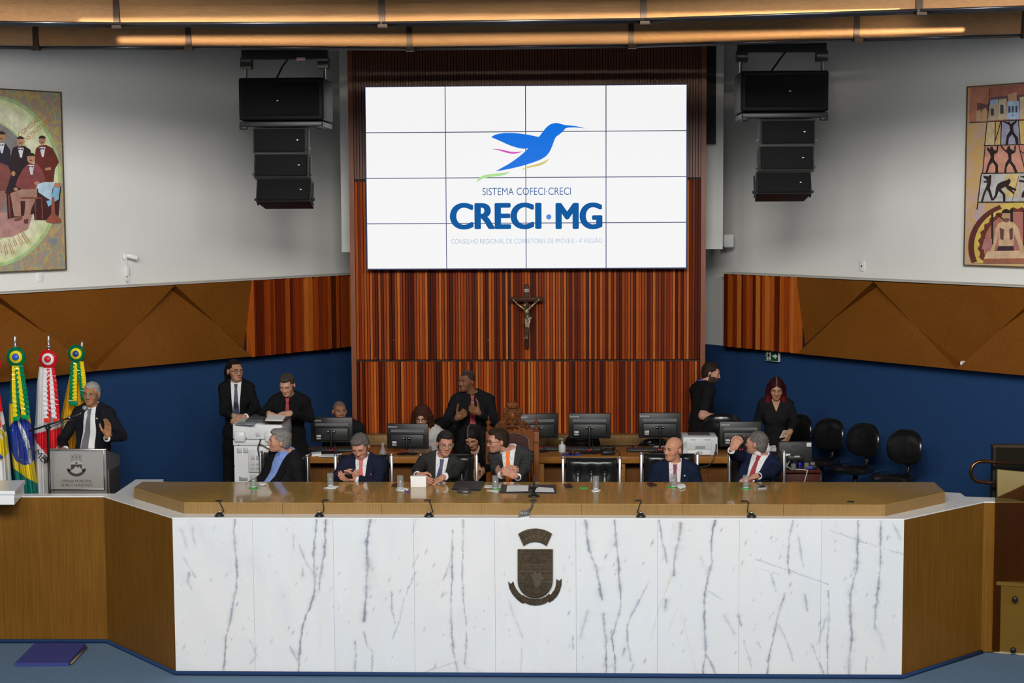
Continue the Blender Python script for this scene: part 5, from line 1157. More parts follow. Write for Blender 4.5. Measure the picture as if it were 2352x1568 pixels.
person('woman in black suit, white shirt and dark tie standing by the blue wall', (540, 850, 15.2), (38, 2, 0), (8, 0, 0), (.40, .21, .125), dict(lip=(.45, .03, .05), open=.9, gaze=.4),
       dict(style='short', t=.006, up=.012, col=(.008, .006, .006), ext=.06, amp=.0012, locks=[((0, .10, .15), (0, .15, .07), .050, .05), ((-.01, .13, .10), (-.02, .15, -.03), .05, .030)]),
       False, True, top='suit', jcol=(.008, .008, .009), jname='suit_deep_black', tie=('tie_navy', (.018, .022, .06)), vopen=(.062, .03), vlow=-.44, sh=.165,
       arms=dict(L=dict(w=(566, 955, 14.9), d=(-.9, -.4, -.35), n=(.1, -.9, .4), curl=.35, pole=(1, .3, -.4)), R=dict(w=(546, 960, 14.93), d=(.9, -.3, -.2), n=(-.2, -.9, .3), curl=.35, pole=(-1, .3, -.4))), glasses=('glasses_dark', (.04, .015, .01)), nshift=(.02, 0, 0))
person('man in black shirt and red tie looking down at papers on the copier', (659, 883, 15.05), (-10, 24, 0), (-2, 6, 0), (.50, .27, .18), dict(closed=True, brow=(.10, .08, .07)),
       dict(style='short', t=.008, col=(.05, .042, .036), up=.010, quiff=1), False, top='suit', jcol=(.009, .009, .010), jname='suit_plain_black', scol=(.008, .008, .009), sname='shirt_black', tie=('tie_red', (.33, .012, .018)), vopen=(.045, .006), vlow=-.44, sh=.185,
       arms=dict(R=dict(w=(616, 947, 14.72), d=(.5, -.6, -.5), n=(-.5, -.3, .8), curl=.5, pole=(-1, .3, -.5)), L=dict(w=(672, 948, 14.70), d=(-.8, -.5, -.1), n=(.2, -.5, .8), curl=.5, pole=(1, .3, -.5))))
person('man with shaved grey hair seated behind the leftmost monitor', (780, 943, 16.05), (22, 0, 0), (14, -4, 0), (.32, .15, .078), dict(scalp=(.09, .08, .075), scalp_a=.75, open=.9, gaze=.5, brow=(.03, .02, .02)), None, top='suit', jcol=(.014, .014, .018), jname='suit_black', scol=(.02, .02, .03), sname='shirt_dark', vopen=(.04, .005), sh=.18, nshift=(.06, .02, 0))
person('curly brown haired woman in glasses and white blouse behind a monitor', (969, 957, 16.0), (-4, 14, 0), (6, 4, 0), FAIR, dict(closed=True, lip=(.4, .12, .1)),
       dict(style='curly', t=.026, col=(.055, .018, .010), fl=.168, fw=.050, ext=.08, amp=.006, fq=150, locks=[((-.085, .01, .12), (-.10, .02, .0), .045, .04), ((.085, .01, .12), (.10, .02, .0), .045, .04), ((0, .09, .10), (0, .09, -.02), .06, .06)]),
       True, True, top='blouse', jcol=(.62, .60, .58), jname='blouse_white', vopen=(.04, 0), vlow=-.12, sh=.17, glasses=('glasses_black', (.01, .01, .012), .0022), nshift=(.05, 0, 0))
person('man in black suit and red tie standing with thumbs raised at the slat wall', (1072, 874, 15.25), (-42, 2, 0), (4, 0, 0), DRK, dict(scalp=(.018, .014, .012), scalp_a=.9, beard=.25, open=.75, gaze=-.5), None, False,
       top='suit', jcol=(.010, .010, .012), jname='suit_ink_black', scol=(.010, .010, .012), sname='shirt_jet', tie=('tie_red', (.33, .012, .018)), vopen=(.06, .012), vlow=-.5, sh=.20, nshift=(.035, 0, 0),
       arms=dict(R=dict(w=(1046, 962, 14.93), d=(.8, -.25, .55), n=(-.1, -.95, -.25), curl=1.45, thumb=-.7, pole=(-.8, .3, -.6)), L=dict(w=(1104, 950, 14.93), d=(-.8, -.25, .5), n=(.1, -.95, -.2), curl=1.45, thumb=-.7, pole=(.8, .3, -.6))))
person('woman with long straight black hair leaning down between the seated men', (1085, 1003, 14.5), (-14, 34, -6), (-6, 20, 0), (.38, .19, .11), dict(closed=True, lip=(.35, .05, .05)),
       dict(style='long', t=.012, col=(.010, .008, .008), fl=.172, fw=.048, ext=.30, amp=.0015, fq=70, parting=-.012, inhead=False, locks=[((-.074, -.045, .11), (-.105, -.02, -.20), .036, .045), ((.078, -.045, .11), (.115, -.01, -.24), .038, .05), ((0, .08, .12), (.02, .12, -.12), .07, .08)]),
       False, True, top='blouse', jcol=(.008, .008, .009), jname='blouse_black', vopen=(.055, 0), vlow=-.16, sh=.16, pelvis=(-.92, 14.95, 1.10),
       arms=dict(R=dict(w=(1097, 1062, 14.2), d=(-.15, -.35, -.9), n=(-.6, -.7, .1), curl=.15, pole=(-1, .5, -.2)), L=dict(w=(1112, 1076, 14.25), d=(-.7, -.2, -.75), n=(.2, -.9, .2), curl=.15, pole=(1, .5, -.2))))
person('grey haired man in dark blazer and open blue shirt facing left', (641, 1011, 13.78), (-76, -2, 6), (-38, -8, 14), (.52, .27, .18), dict(open=.7, brow=(.25, .22, .2)),
       dict(style='short', t=.012, col=(.20, .185, .175), up=.012, quiff=1), belly=.04, top='suit', jcol=(.012, .012, .014), jname='blazer_charcoal', scol=(.22, .32, .68), sname='shirt_blue', vopen=(.072, .02), vlow=-.46, sh=.185, nshift=(.055, .03, .02),
       arms=dict(L=dict(rel=(.12, -.15, -.46)), R=dict(rel=(-.10, -.22, -.42))))
person('heavy grey haired man in navy suit and coral tie reading his phone', (827, 1024, 13.72), (-12, 30, -3), (-4, 2, 0), (.52, .25, .17), dict(closed=True, brow=(.12, .10, .09)),
       dict(style='short', t=.013, col=(.12, .105, .095), up=.008, quiff=1, part=-.01), belly=.06, top='suit', jcol=(.014, .017, .038), jname='suit_navy', tie=('tie_coral', (.62, .10, .09)), vopen=(.060, .012), vlow=-.42, sh=.20, wide=1.07, jaw=1.25,
       arms=dict(R=dict(w=(786, 1096, 13.40), d=(.8, -.45, .15), n=(-.3, -.6, -.6), curl=.5, pole=(-1, .2, -.6)), L=dict(w=(818, 1099, 13.38), d=(-.8, -.5, .15), n=(.2, -.7, -.5), curl=.5, pole=(1, .2, -.6))), pin=(.10, -.13, 'pin_red', (.5, .1, .08)))
person('man with swept dark hair, glasses, charcoal suit and navy tie holding a white box', (1023, 1018, 13.72), (14, 8, 4), (4, 2, 8), (.50, .24, .155), dict(open=.55, gaze=.8, brow=(.06, .05, .045)),
       dict(style='short', t=.013, col=(.022, .019, .018), up=.008, quiff=1, col2=(.13, .125, .12), c2z=.10, c2s=-1), top='suit', jcol=(.034, .035, .034), jname='suit_charcoal', tie=('tie_blue', (.020, .024, .11), -.03), vopen=(.060, .012), vlow=-.42, sh=.195, nshift=(-.01, 0, 0),
       arms=dict(L=dict(w=(1006, 1106, 13.02), d=(-.75, -.5, -.30), n=(-.2, -.3, .9), curl=.32, pole=(1, .1, -.4)), R=dict(w=(955, 1096, 13.14), d=(.5, -.5, -.2), n=(-.8, -.2, .4), curl=.5, pole=(-1, .2, -.3))), glasses=('glasses_thin', (.25, .22, .2)))
person('brown haired man in grey suit and bright orange tie turned to his neighbour', (1143, 1011, 13.78), (-70, 6, 0), (-12, 4, -3), (.52, .26, .18), dict(open=.6, beard=.22, bcol=(.12, .08, .06)),
       dict(style='short', t=.012, col=(.030, .017, .010), up=.012, quiff=1), top='suit', jcol=(.045, .046, .046), jname='suit_grey', tie=('tie_orange', (.90, .17, .008)), vopen=(.068, .012), vlow=-.42, sh=.19, nshift=(.07, .03, .035),
       arms=dict(R=dict(w=(1154, 1097, 13.30), d=(.75, -.35, .35), n=(-.1, -.9, .4), curl=.55, pole=(-1, .2, -.5)), L=dict(w=(1189, 1096, 13.30), d=(-.75, -.35, .4), n=(.1, -.9, .4), curl=.55, pole=(1, .2, -.5))), glasses=('glasses_black', (.01, .01, .012), .0022))
person('bald man in dark blue suit and burgundy tie looking left', (1546, 1030, 13.85), (-48, 4, 2), (-4, -4, 0), (.56, .27, .17), dict(open=.6, brow=(.20, .15, .11)),
       dict(style='bald', t=.005, col=(.15, .105, .08), top=.150, by=.11), belly=.04, top='suit', jcol=(.010, .017, .040), jname='suit_midnight', scol=(.80, .70, .72), sname='shirt_pink', tie=('tie_burgundy', (.14, .020, .055), -.01), vopen=(.062, .03), vlow=-.46, sh=.205,
       arms=dict(L=dict(rel=(.06, -.16, -.47)), R=dict(rel=(-.10, -.16, -.47))), pin=(.095, -.10, 'pin_green', (.5, .6, .4)), wide=1.05, jaw=1.1)
person('grey haired man in navy suit and red tie with a fist raised to his face', (1737, 1017, 13.95), (-118, -2, -4), (-24, -10, 14), (.52, .26, .175), dict(brow=(.2, .18, .17)),
       dict(style='short', t=.011, col=(.13, .118, .105), up=.006), belly=.04, top='suit', jcol=(.012, .018, .048), jname='suit_royal_navy', tie=('tie_red', (.33, .012, .018)), vopen=(.075, .02), vlow=-.46, sh=.195, nshift=(.05, .02, .02),
       arms=dict(R=dict(w=(1679, 1034, 13.55), d=(.45, -.1, .7), n=(-.5, -.8, -.1), curl=.95, pole=(-1, -.1, -.9)), L=dict(w=(1728, 1100, 13.25), d=(-.9, -.3, -.12), n=(-.1, -.1, 1), curl=.2, pole=(1, .2, -.25))))
person('bearded man in black t-shirt and blue lanyard seen from behind', (1634, 855, 16.3), (84, 14, 0), (112, 6, 4), (.52, .27, .19), dict(beard=.96, bcol=(.035, .022, .015)),
       dict(style='short', t=.009, col=(.024, .015, .010), up=.004), False, belly=.03, top='tee', jcol=(.010, .010, .011), jname='tshirt_black', sh=.19, legcol=('jeans_blue', (.02, .05, .14)), nshift=(-.03, .0, 0), scarf=True,
       arms=dict(R=dict(w=(1668, 962, 16.05), d=(.6, -.2, -.6), n=(0, -.3, 1), curl=.3, pole=(-.3, .6, -.8)), L=dict(rel=(.0, -.35, -.35))))
person('woman with long dark red hair and black blouse holding a grey card', (1783, 892, 15.9), (-4, 18, 0), (-4, 2, 0), (.42, .22, .13), dict(closed=True, lip=(.32, .08, .07)),
       dict(style='long', t=.014, col=(.030, .004, .006), col2=(.12, .006, .010), c2z=.05, fl=.174, fw=.050, ext=.10, amp=.0012, fq=60, parting=0.0, locks=[((-.075, .01, .12), (-.095, -.02, -.05), .038, .042), ((.075, .01, .12), (.085, -.02, -.06), .038, .042), ((0, .09, .10), (0, .08, -.06), .065, .07)]),
       False, True, top='blouse', jcol=(.012, .012, .013), jname='blouse_sheer_black', vopen=(.05, 0), vlow=-.13, sh=.175,
       arms=dict(L=dict(w=(1817, 985, 15.55), d=(-.35, -.4, -.8), n=(.8, -.5, .1), curl=.35, pole=(1, .3, -.5)), R=dict(rel=(-.08, -.1, -.5))))
# ================================================================== FURNITURE ON THE RAISED FLOOR
def leather_chair():
    t = thing('conference_chair', '', 'chair', (0, 0, 0))
    W2, z0, z1 = .225, .66, .985
    nx_, nz_ = 34, 22; V = []; F = []
    btn = [(-.115, .868), (0, .868), (.115, .868)]
    for s in (1, -1):
        for j in range(nz_):
            for i in range(nx_):
                u, v = i/(nx_-1)*2-1, j/(nz_-1)*2-1; x = u*W2; z = (z0+z1)/2+v*(z1-z0)/2
                th = .075*max(0, (1-abs(u)**6)*(1-abs(v)**5))**.5
                if s > 0:
                    for bx, bz in btn: d = math.hypot(x-bx, (z-bz)*.8); th -= .034*math.exp(-(d/.030)**2)+.016*math.exp(-(abs(x-bx)/.012)**2)*math.exp(-((z-bz+.05)/.05)**2)
                V.append((x, -s*th+.02*(1-v*v), z))
    o_ = nx_*nz_
    for j in range(nz_-1):
        for i in range(nx_-1):
            q = [j*nx_+i, j*nx_+i+1, (j+1)*nx_+i+1, (j+1)*nx_+i]; F.append(tuple(q)); F.append(tuple(k+o_ for k in reversed(q)))
    m_ = MB(); m_.add(V, F, True); m_.build('backrest', leather, t)
    for bx, bz in btn: MB().ball((bx, -.040, bz), (.008, .006, .008), 10).build('button', leather, t)
    MB().rbox((0, -.25, .43), (.50, .50, .11), .035, 3).build('seat', leather, t)
    for s in (-1, 1):
        MB().rbox((s*.248, -.005, .60), (.026, .05, .76), .006).ball((s*.248, -.005, .985), (.016, .028, .014), 10).build('back_post', chrome, t)
        MB().rbox((s*.268, -.24, .64), (.04, .42, .035), .012).tube([(s*.268, -.43, .63), (s*.268, -.43, .05)], .013, 10).tube([(s*.268, .0, .03), (s*.268, -.44, .03)], .014, 10).build('armrest', chrome, t)
    MB().rbox((0, -.2, .36), (.52, .40, .03), .006).build('seat_frame', chrome, t)
    return t
ch0 = leather_chair(); first = True
for px, Y, rz, lb in ((655, 14.18, R_(-24), 'black leather conference chair under the man in blue shirt'), (836, 14.12, R_(3), 'black leather conference chair under the man with the coral tie'), (1031, 14.14, R_(6), 'black leather conference chair under the man holding the white box'),
                      (1358.5, 13.96, R_(-2), 'empty black leather tufted chair with chrome posts at the bench'), (1537, 14.20, R_(0), 'black leather conference chair under the bald man'), (1737, 14.3, R_(8), 'black leather conference chair under the man with raised fist')):
    o = ch0 if first else copy_tree(ch0); first = False
    p = UY(px, 1107, Y); place(o, (p[0], Y, DZ), rz, lb, 'black leather chairs behind the bench')

# carved presiding chair
cvx = UY(1178, 1000, 14.3)[0]; cv = thing('carved_armchair', 'carved wooden throne chair with crown crest and studded brown leather back', 'chair', (cvx, 14.3, DZ))
cvw = wood('carved_wood', (.13, .038, .012), (.24, .078, .022), .3, 1, (20, 20, 1), .3); dkw = wood('carved_dark', (.09, .03, .012), (.17, .06, .022), .32, 1, (12, 12, 12))
vz_ = lambda x, y: UY(1000+x/4.9, 830+y/4.9, 14.3)-np.array([cvx, 14.3, DZ])
def cpoly(name, pts, y0, th, m=cvw): return MB().ext([vz_(*p)+[0, y0, 0] for p in pts], (0, th, 0)).build(name, m, cv)
out = [(600, 775), (640, 760), (720, 725), (800, 715), (880, 712), (960, 722), (1050, 750), (1120, 775), (1150, 1000)]
inn = [(1060, 1000), (1055, 860), (1000, 812), (930, 796), (870, 794), (800, 800), (720, 820), (690, 860), (690, 1000)]
cpoly('back_rail', out+inn+[(600, 1000)], -.02, .05)
lo_pad = cpoly('back_cushion', [(690, 1050), (690, 862), (722, 822), (800, 802), (870, 797), (930, 800), (1000, 816), (1052, 862), (1058, 1050)], -.045, .05, mat('brown_leather', (.055, .022, .020), .3, bump=.1, bscale=140))
st = [(690, 1000), (690, 940), (692, 880), (712, 838), (750, 815), (800, 803), (850, 797), (900, 796), (950, 802), (1000, 818), (1035, 845), (1053, 875), (1055, 920), (1056, 960), (1057, 1000)]
nb = MB()
for i in range(len(st)-1):
    for k in range(4): q = np.array(st[i])+(np.array(st[i+1])-st[i])*k/4; nb.ball(vz_(*q)+[0, -.047, 0], .0045, 8)
nb.build('nailhead', mat('brass_nails', (.55, .42, .25), .3, .9), cv, kind='stuff')
for x in (598, 1137):
    p = vz_(x, 760); z_ = p[2]; MB().rbox((p[0], .0, z_/2-.02), (.052, .052, z_+.0), .006).build('post', cvw, cv)
    MB().lathe([(.0, .135), (.004, .13), (.008, .115), (.004, .10), (.010, .085), (.024, .075), (.026, .065), (.012, .052), (.010, .035), (.020, .028), (.022, .012), (.018, .0), (.018, -.02)][::-1], (p[0], 0, z_-.01), 14).build('finial', dkw, cv)
for x, y in ((1137, 905), (1137, 780)): p = vz_(x, y); MB().rbox((p[0], 0, p[2]), (.062, .060, .016), .006).build('post_ring', dkw, cv)
# crest carving: scrolls, shield and crown
cm = MB(); Pc = lambda x, y, d=0: vz_(x, y)+[0, -.02-d, 0]
def scroll(x, y, r, s, turns=1.4, r0=.010):
    pts = []; 
    for i in range(18): t = i/17; a = s*t*turns*2*math.pi; rr_ = r*(1-t*.85); pts.append(Pc(x+rr_*math.cos(a), y-rr_*math.sin(a), .012+.02*t))
    cm.tube(pts, [r0*(1-.4*i/17) for i in range(18)], 7)
for s in (-1, 1):
    X = lambda dx: 868+s*dx
    scroll(X(70), 580, 30, s, 1.5, .011); scroll(X(62), 540, 20, -s, 1.2, .008); scroll(X(66), 640, 24, -s, 1.3, .010); scroll(X(120), 700, 34, s, 1.5, .012); scroll(X(160), 725, 22, -s, 1.2, .009)
    cm.tube([Pc(X(30), 700), Pc(X(80), 680, .02), Pc(X(130), 668, .015), Pc(X(170), 705), Pc(X(210), 745)], [.010, .013, .012, .009, .005], 7)
    cm.tube([Pc(X(60), 505), Pc(X(92), 545, .01), Pc(X(95), 600, .01), Pc(X(70), 660, .01)], [.006, .010, .010, .007], 7); cm.ball(Pc(X(82), 525, .01), .008, 8)
cm.tube([Pc(800, 745, .01), Pc(868, 715, .03), Pc(936, 745, .01)], [.008, .014, .008], 7); cm.tube([Pc(868, 690, .02), Pc(868, 765, .02)], [.016, .004], 7)
cm.build('scrollwork', dkw, cv)
p = Pc(868, 605, .0); MB().ball((p[0], p[1]+.0, p[2]), (.034, .028, .048), 16).ball((p[0], p[1]-.022, p[2]), (.018, .012, .026), 12).build('crest_shield', cvw, cv)
cpoly('crest_plate', [(800, 560), (830, 520), (905, 520), (935, 560), (945, 640), (920, 720), (868, 745), (815, 720), (790, 640)], -.025, .035, dkw)
cpoly('crest_crown', [(825, 515), (820, 490), (808, 458), (828, 466), (836, 448), (852, 462), (868, 445), (884, 462), (900, 448), (910, 466), (930, 458), (918, 490), (912, 515)], -.045, .05, cvw)
for y in (500, 513): p, q = Pc(820, y, .03), Pc(916, y, .03); MB().tube([p, q], .006, 7).build('crown_band', dkw, cv)
MB().rbox((0, -.26, .43), (.5, .5, .1), .02).build('seat', MATS['brown_leather'], cv)
for s in (-1, 1):
    MB().rbox((s*.24, -.26, .66), (.05, .46, .04), .012).build('armrest', cvw, cv); MB().rbox((s*.24, -.47, .33), (.05, .05, .66), .008).build('leg', cvw, cv)

# rear desks
ZD, YD0, YD1 = 1.25, 15.18, 15.84
def rear_desk(xa, xb, lb, legs):
    x0, x1 = UY(xa, 1051, YD0)[0], UY(xb, 1051, YD0)[0]; t = thing('staff_desk', lb, 'desk', ((x0+x1)/2, (YD0+YD1)/2, DZ), group='staff desks behind the bench'); L = x1-x0
    MB().rbox((0, 0, ZD-DZ-.033), (L, YD1-YD0, .066), .004).build('desktop', desk_wood, t)
    MB().box((0, -.10, (ZD-DZ-.07)/2), (L-.04, .03, ZD-DZ-.07)).build('front_panel', desk_front, t)
    for px in legs: X = UY(px, 1090, YD0+.05)[0]-(x0+x1)/2; MB().rbox((X, -.19, (ZD-DZ-.066)/2), (.065, .22, ZD-DZ-.066), .004).build('leg', desk_wood, t)
    return t
rear_desk(662, 978, 'brown staff desk left of the carved chair with two monitors', (672, 968)); rear_desk(1232, 1789, 'brown staff desk right of the carved chair with the white printer', (1242, 1428, 1780))
def credenza(xa, xb, lb):
    Y = 16.42; x0, x1 = UY(xa, 1010, Y)[0], UY(xb, 1010, Y)[0]; zt, zb = UY(1209, 1000, Y)[2], UY(1209, 1023.5, Y)[2]; c = (x0+x1)/2; t = thing('credenza', lb, 'cabinet', (c, Y+.1, DZ))
    MB().rbox((0, 0, (zt+zb)/2-DZ), (x1-x0, .17, zt-zb), .004).build('rail_board', beige_wood, t); MB().box((0, .06, (zb-DZ)/2), (x1-x0-.1, .05, zb-DZ)).build('body', mat('credenza_shadow', (.02, .012, .008), .7), t)  # body colour darkened to stand for the shade under the rail
credenza(838, 905, 'pale wooden ledge cabinet behind the left staff desk'); credenza(1226, 1582, 'long pale wooden ledge cabinet behind the right staff desk')

# monitors seen from behind
sticker = mat('sticker_white', (.75, .75, .76), .5); strip_m = mat('vent_grey', (.13, .135, .14), .45)
def monitor_proto():
    t = thing('computer_monitor', '', 'monitor'); W, H = .405, .245; z0 = .075
    MB().rbox((0, .02, z0+H/2), (W, .03, H), .006).build('housing', black_plastic, t); MB().rbox((0, -.004, z0+H*.34), (W*.82, .03, H*.52), .012).build('back_shell', mat('monitor_back', (.016, .017, .018), .45), t)
    MB().box((0, .0035, z0+H*.715), (W*.80, .004, .026)).build('vent_strip', strip_m, t)
    MB().rbox((0, -.05, z0+.02), (.022, .022, .21), .006).rbox((0, -.035, z0+H*.45), (.08, .03, .018), .004).build('stand_neck', black_metal, t)
    for s in (-1, 1): MB().box((s*.028, -.052, z0+H*.46), (.018, .004, .007)).build('latch', grey_plastic, t)
    MB().lathe([(0, 0), (.105, 0), (.10, .008), (.02, .014), (0, .014)], (0, -.03, 0), 24, None, True, 1, .8).build('stand_base', black_metal, t)
    MB().tube([(-.016, -.064, .045), (-.014, -.066, .036), (0, -.067, .032), (.014, -.066, .036), (.018, -.064, .05)], .004, 8).build('cable_clip', red_plastic, t)
    st_ = MB().box((-W*.31, -.0205, z0+H*.27), (.042, .003, .018)).build('asset_sticker', sticker, t); MB().box((-W*.31, -.0205, z0+H*.17), (.042, .003, .014)).build('asset_sticker', mat('sticker_grey', (.35, .36, .36), .5), t)
    text('7701', .012, mat('ink_black', (.02, .02, .02), .6), 'lettering', st_, TR(-W*.31+.006, -.0224, z0+H*.27)@UPRIGHT, .0002); MB().box((-W*.31-.013, -.0222, z0+H*.27), (.008, .001, .010)).build('sticker_mark', MATS['ink_black'], st_)
    text('Lenovo', .030, mat('logo_silver', (.55, .56, .57), .4), 'lettering', t, TR(-W*.39, .004, z0+H*.875)@UPRIGHT, .0006, .0003, 1, 'CENTER').data.transform(TR(.012, 0, 0))
    MB().tube([(.03, -.02, z0+.06), (.035, -.05, z0-.01), (.06, -.04, .02), (.11, .0, .006), (.16, .06, .004)], .003, 6).tube([(-.05, -.02, z0+.05), (-.055, -.045, .03), (-.02, -.05, .006), (.06, -.07, .004)], .003, 6).build('cable', black_plastic, t)
    return t
mp = monitor_proto(); fst = True
for (xa, xb, yt, Y, rz, lb) in ((713.4, 810, 958.3, 15.42, 0, 'leftmost black monitor in front of the shaved headed man'), (887, 984, 973, 15.36, R_(-4), 'black monitor in front of the curly haired woman'), (1187, 1283, 950, 15.52, R_(10), 'black monitor half hidden behind the carved chair'),
                       (1305, 1403, 949, 15.42, R_(-2), 'black monitor behind the empty leather chair'), (1467, 1564, 948, 15.46, 0, 'black monitor behind the bald man'), (1653, 1749, 968, 15.46, 0, 'rightmost black monitor on the staff desk beside the printer')):
    o = mp if fst else copy_tree(mp); fst = False
    a, b = UY(xa, yt, Y), UY(xb, yt, Y); place(o, ((a[0]+b[0])/2, Y, ZD), rz, lb, 'monitors on the staff desks')
    lift = a[2]-ZD-.32   # height-adjustable neck
    for chd in o.children:
        n_ = chd.name.split('.')[0]
        if n_ not in ('stand_base', 'cable_clip', 'cable'): chd.location.z = lift
def keyboard(x, y, Y, lb, rz=0):
    p = UZ(x, y, ZD); t = thing('keyboard', lb, 'keyboard', (p[0], p[1], ZD), rz); MB().rbox((0, 0, .014), (.40, .13, .022), .006).build('case', black_plastic, t)
    k = MB()
    for r in range(5):
        for c in range(15): k.box((-.182+c*.026, -.048+r*.024, .028), (.021, .019, .008))
    k.build('keycap', mat('key_black', (.02, .02, .021), .5), t, kind='stuff')
keyboard(766, 1036, 0, 'black keyboard under the leftmost monitor'); keyboard(1352, 1034.5, 0, 'black keyboard in front of the monitor behind the empty chair'); keyboard(1487, 1036, 0, 'black keyboard left of the printer'); keyboard(1262, 1033, 0, 'black keyboard beside the sanitizer bottle behind the carved chair')
def mouse(x, y, lb, rz=.3):
    p = UZ(x, y, ZD+.006); t = thing('computer_mouse', lb, 'mouse', (p[0], p[1], ZD+.006), rz); MB().lathe([(.035, 0), (.036, .01), (.028, .026), (.012, .034), (0, .036)], (0, 0, 0), 16, None, True, .9, 1.5).build('shell', black_plastic, t); MB().ball((0, -.03, .03), (.006, .008, .006), 8).build('scroll_wheel', mat('red_glow', (.9, .03, .02), emit=1.0), t)
def mpad(x, y, lb): p = UZ(x, y, ZD); o = MB().lathe([(0, 0), (.10, 0), (.10, .005), (0, .005)], (0, 0, 0), 24, None, False, 1, .8).build('mouse_pad', mat('pad_blue', (.03, .05, .35), .6, var=.8, vscale=18)); o.location = (p[0], p[1], ZD); tag(o, lb, 'mouse pad')
mpad(709, 1038, 'blue mouse pad at the left end of the left staff desk'); mouse(708, 1036, 'black mouse on the left blue mouse pad'); mpad(1313, 1044, 'blue patterned mouse pad behind the empty leather chair'); mouse(1314, 1043, 'black mouse on the blue patterned pad behind the empty chair'); mouse(1458, 1032, 'black mouse with red light left of the bald man')
def sheet(name, lb, cat, pts, z, th=.003, m=paper, org=None):
    P = [UZ(x, y, z) for x, y in pts]; c = sum(P)/len(P); o = MB().ext(P, (0, 0, th)).build(name, m, None, org=c); return tag(o, lb, cat)
sheet('paper_stack', 'white papers lying left of the leftmost monitor stand', 'paper', [(716, 1043), (738, 1041), (738, 1046), (716, 1048)], ZD, .02)
sheet('paper', 'white paper sheet under the leftmost monitor stand', 'paper', [(736, 1044), (786, 1041), (780, 1050), (732, 1049)], ZD, .004)
# desk phone thing, carafe, bottles
def tumbler(loc, lb, fill=.5, h=.105, r=.0255, group=None):
    t = thing('drinking_glass', lb, 'glass', loc, 0, group)
    MB().lathe([(0, 0), (r*.9, 0), (r, .004), (r, h), (r-.0022, h), (r-.0026, .012), (0, .012)], n=24).build('tumbler', clear, t)
    MB().lathe([(0, .0005), (r*.86, .0005), (r*.90, .009), (0, .010)], n=20).build('base', mat('glass_base', (.62, .65, .65), .2), t)
    if fill > 0: MB().lathe([(0, .0121), (r-.0030, .0121), (r-.0030, .0121+fill*h), (0, .0121+fill*h)], n=24).build('water', water_m, t)
    return t
tumbler(UZ(678, 1045, ZD), 'water glass on the left end of the staff desk', .45, .10, .029)
p = UZ(879.5, 1046, ZD); t = thing('carafe', 'clear glass carafe beside the curly haired woman monitor', 'carafe', p)
MB().lathe([(0, 0), (.034, 0), (.038, .02), (.034, .045), (.016, .075), (.014, .10), (.020, .125), (.018, .125), (.012, .10), (.014, .076), (.031, .045), (.035, .02), (0, .006)], n=24).build('vessel', clear, t); MB().lathe([(0, .0075), (.033, .021), (.031, .035), (0, .035)], n=20).build('water', water_m, t)
def sanitizer(x, y, lb):
    p = UZ(x, y, ZD); t = thing('sanitizer_bottle', lb, 'bottle', p); MB().lathe([(0, 0), (.033, 0), (.035, .006), (.035, .060), (.028, .075), (.012, .082), (.012, .088), (0, .088)], n=20).build('vessel', mat('clear_plastic', (.60, .62, .64), .15, spec=.6), t)
    MB().lathe([(.013, .088), (.013, .102), (.005, .104), (.005, .124), (.010, .125), (.010, .134), (0, .135)], n=14).box((-.015, 0, .130), (.03, .010, .007)).build('pump', grey_plastic, t)
sanitizer(1291, 1038, 'clear sanitizer pump bottle right of the carved chair'); sanitizer(1764, 1042, 'clear sanitizer pump bottle behind the man with raised fist')
sheet('paper_stack', 'white papers beside the sanitizer bottle at the right desk end', 'paper', [(1770, 1030), (1781, 1029), (1783, 1036), (1770, 1038)], ZD, .03)
p = UZ(1396, 1044, ZD); t = thing('desk_phone', 'black desk telephone lying beside the monitor behind the empty chair', 'telephone', p, .2); MB().rbox((0, 0, .025), (.13, .10, .045), .015).build('base', black_plastic, t); MB().tube([(-.07, .0, .055), (-.03, 0, .07), (.03, 0, .07), (.07, 0, .055)], [.018, .012, .012, .018], 10).build('handset', black_plastic, t); MB().tube([(.07, 0, .05), (.11, -.02, .02), (.09, -.12, .01), (.095, -.14, -.03), (.1, -.145, -.12)], .004, 6).build('cord', black_plastic, t)
# white laser printer
Yp = 15.24; a, b = UY(1568, 1048, Yp), UY(1649, 1003, Yp); pc = ((a[0]+b[0])/2, Yp+.16, ZD); W = b[0]-a[0]; H = b[2]-ZD-.002
t = thing('laser_printer', 'white laser printer with dark top tray on the right staff desk', 'printer', pc, 0)
lp_m = mat('printer_white', (.62, .64, .64), .4)
MB().rbox((0, 0, H/2), (W, .32, H), .012).build('housing', lp_m, t); MB().rbox((0, .03, H+.002), (W*.62, .18, .016), .006).build('output_tray', mat('tray_dark', (.05, .055, .06), .5), t)
MB().rbox((-.01, -.162, H*.60), (W*.72, .010, H*.52), .004).build('rear_door', lp_m, t); MB().box((0, -.168, H*.45), (W*.28, .004, H*.16)).build('rating_label', mat('label_grey', (.28, .29, .30), .5), t)
for s in (-1, 1): MB().box((s*W*.2, -.168, H*.86), (W*.16, .004, .006)).build('slot', mat('slot_grey', (.3, .3, .31), .5), t)
MB().rbox((-.01, -.165, H*.16), (W*.66, .018, H*.22), .004).build('duplex_tray', white_plastic, t); MB().box((-.005, -.176, H*.17), (W*.14, .006, H*.16)).build('latch', grey_plastic, t)
MB().box((-W*.42, -.161, H*.6), (.03, .004, H*.3)).build('vent', grey_plastic, t); MB().box((W*.44, -.162, H*.13), (.022, .012, .03)).box((W*.45, -.163, H*.55), (.012, .01, .03)).build('port', black_plastic, t)
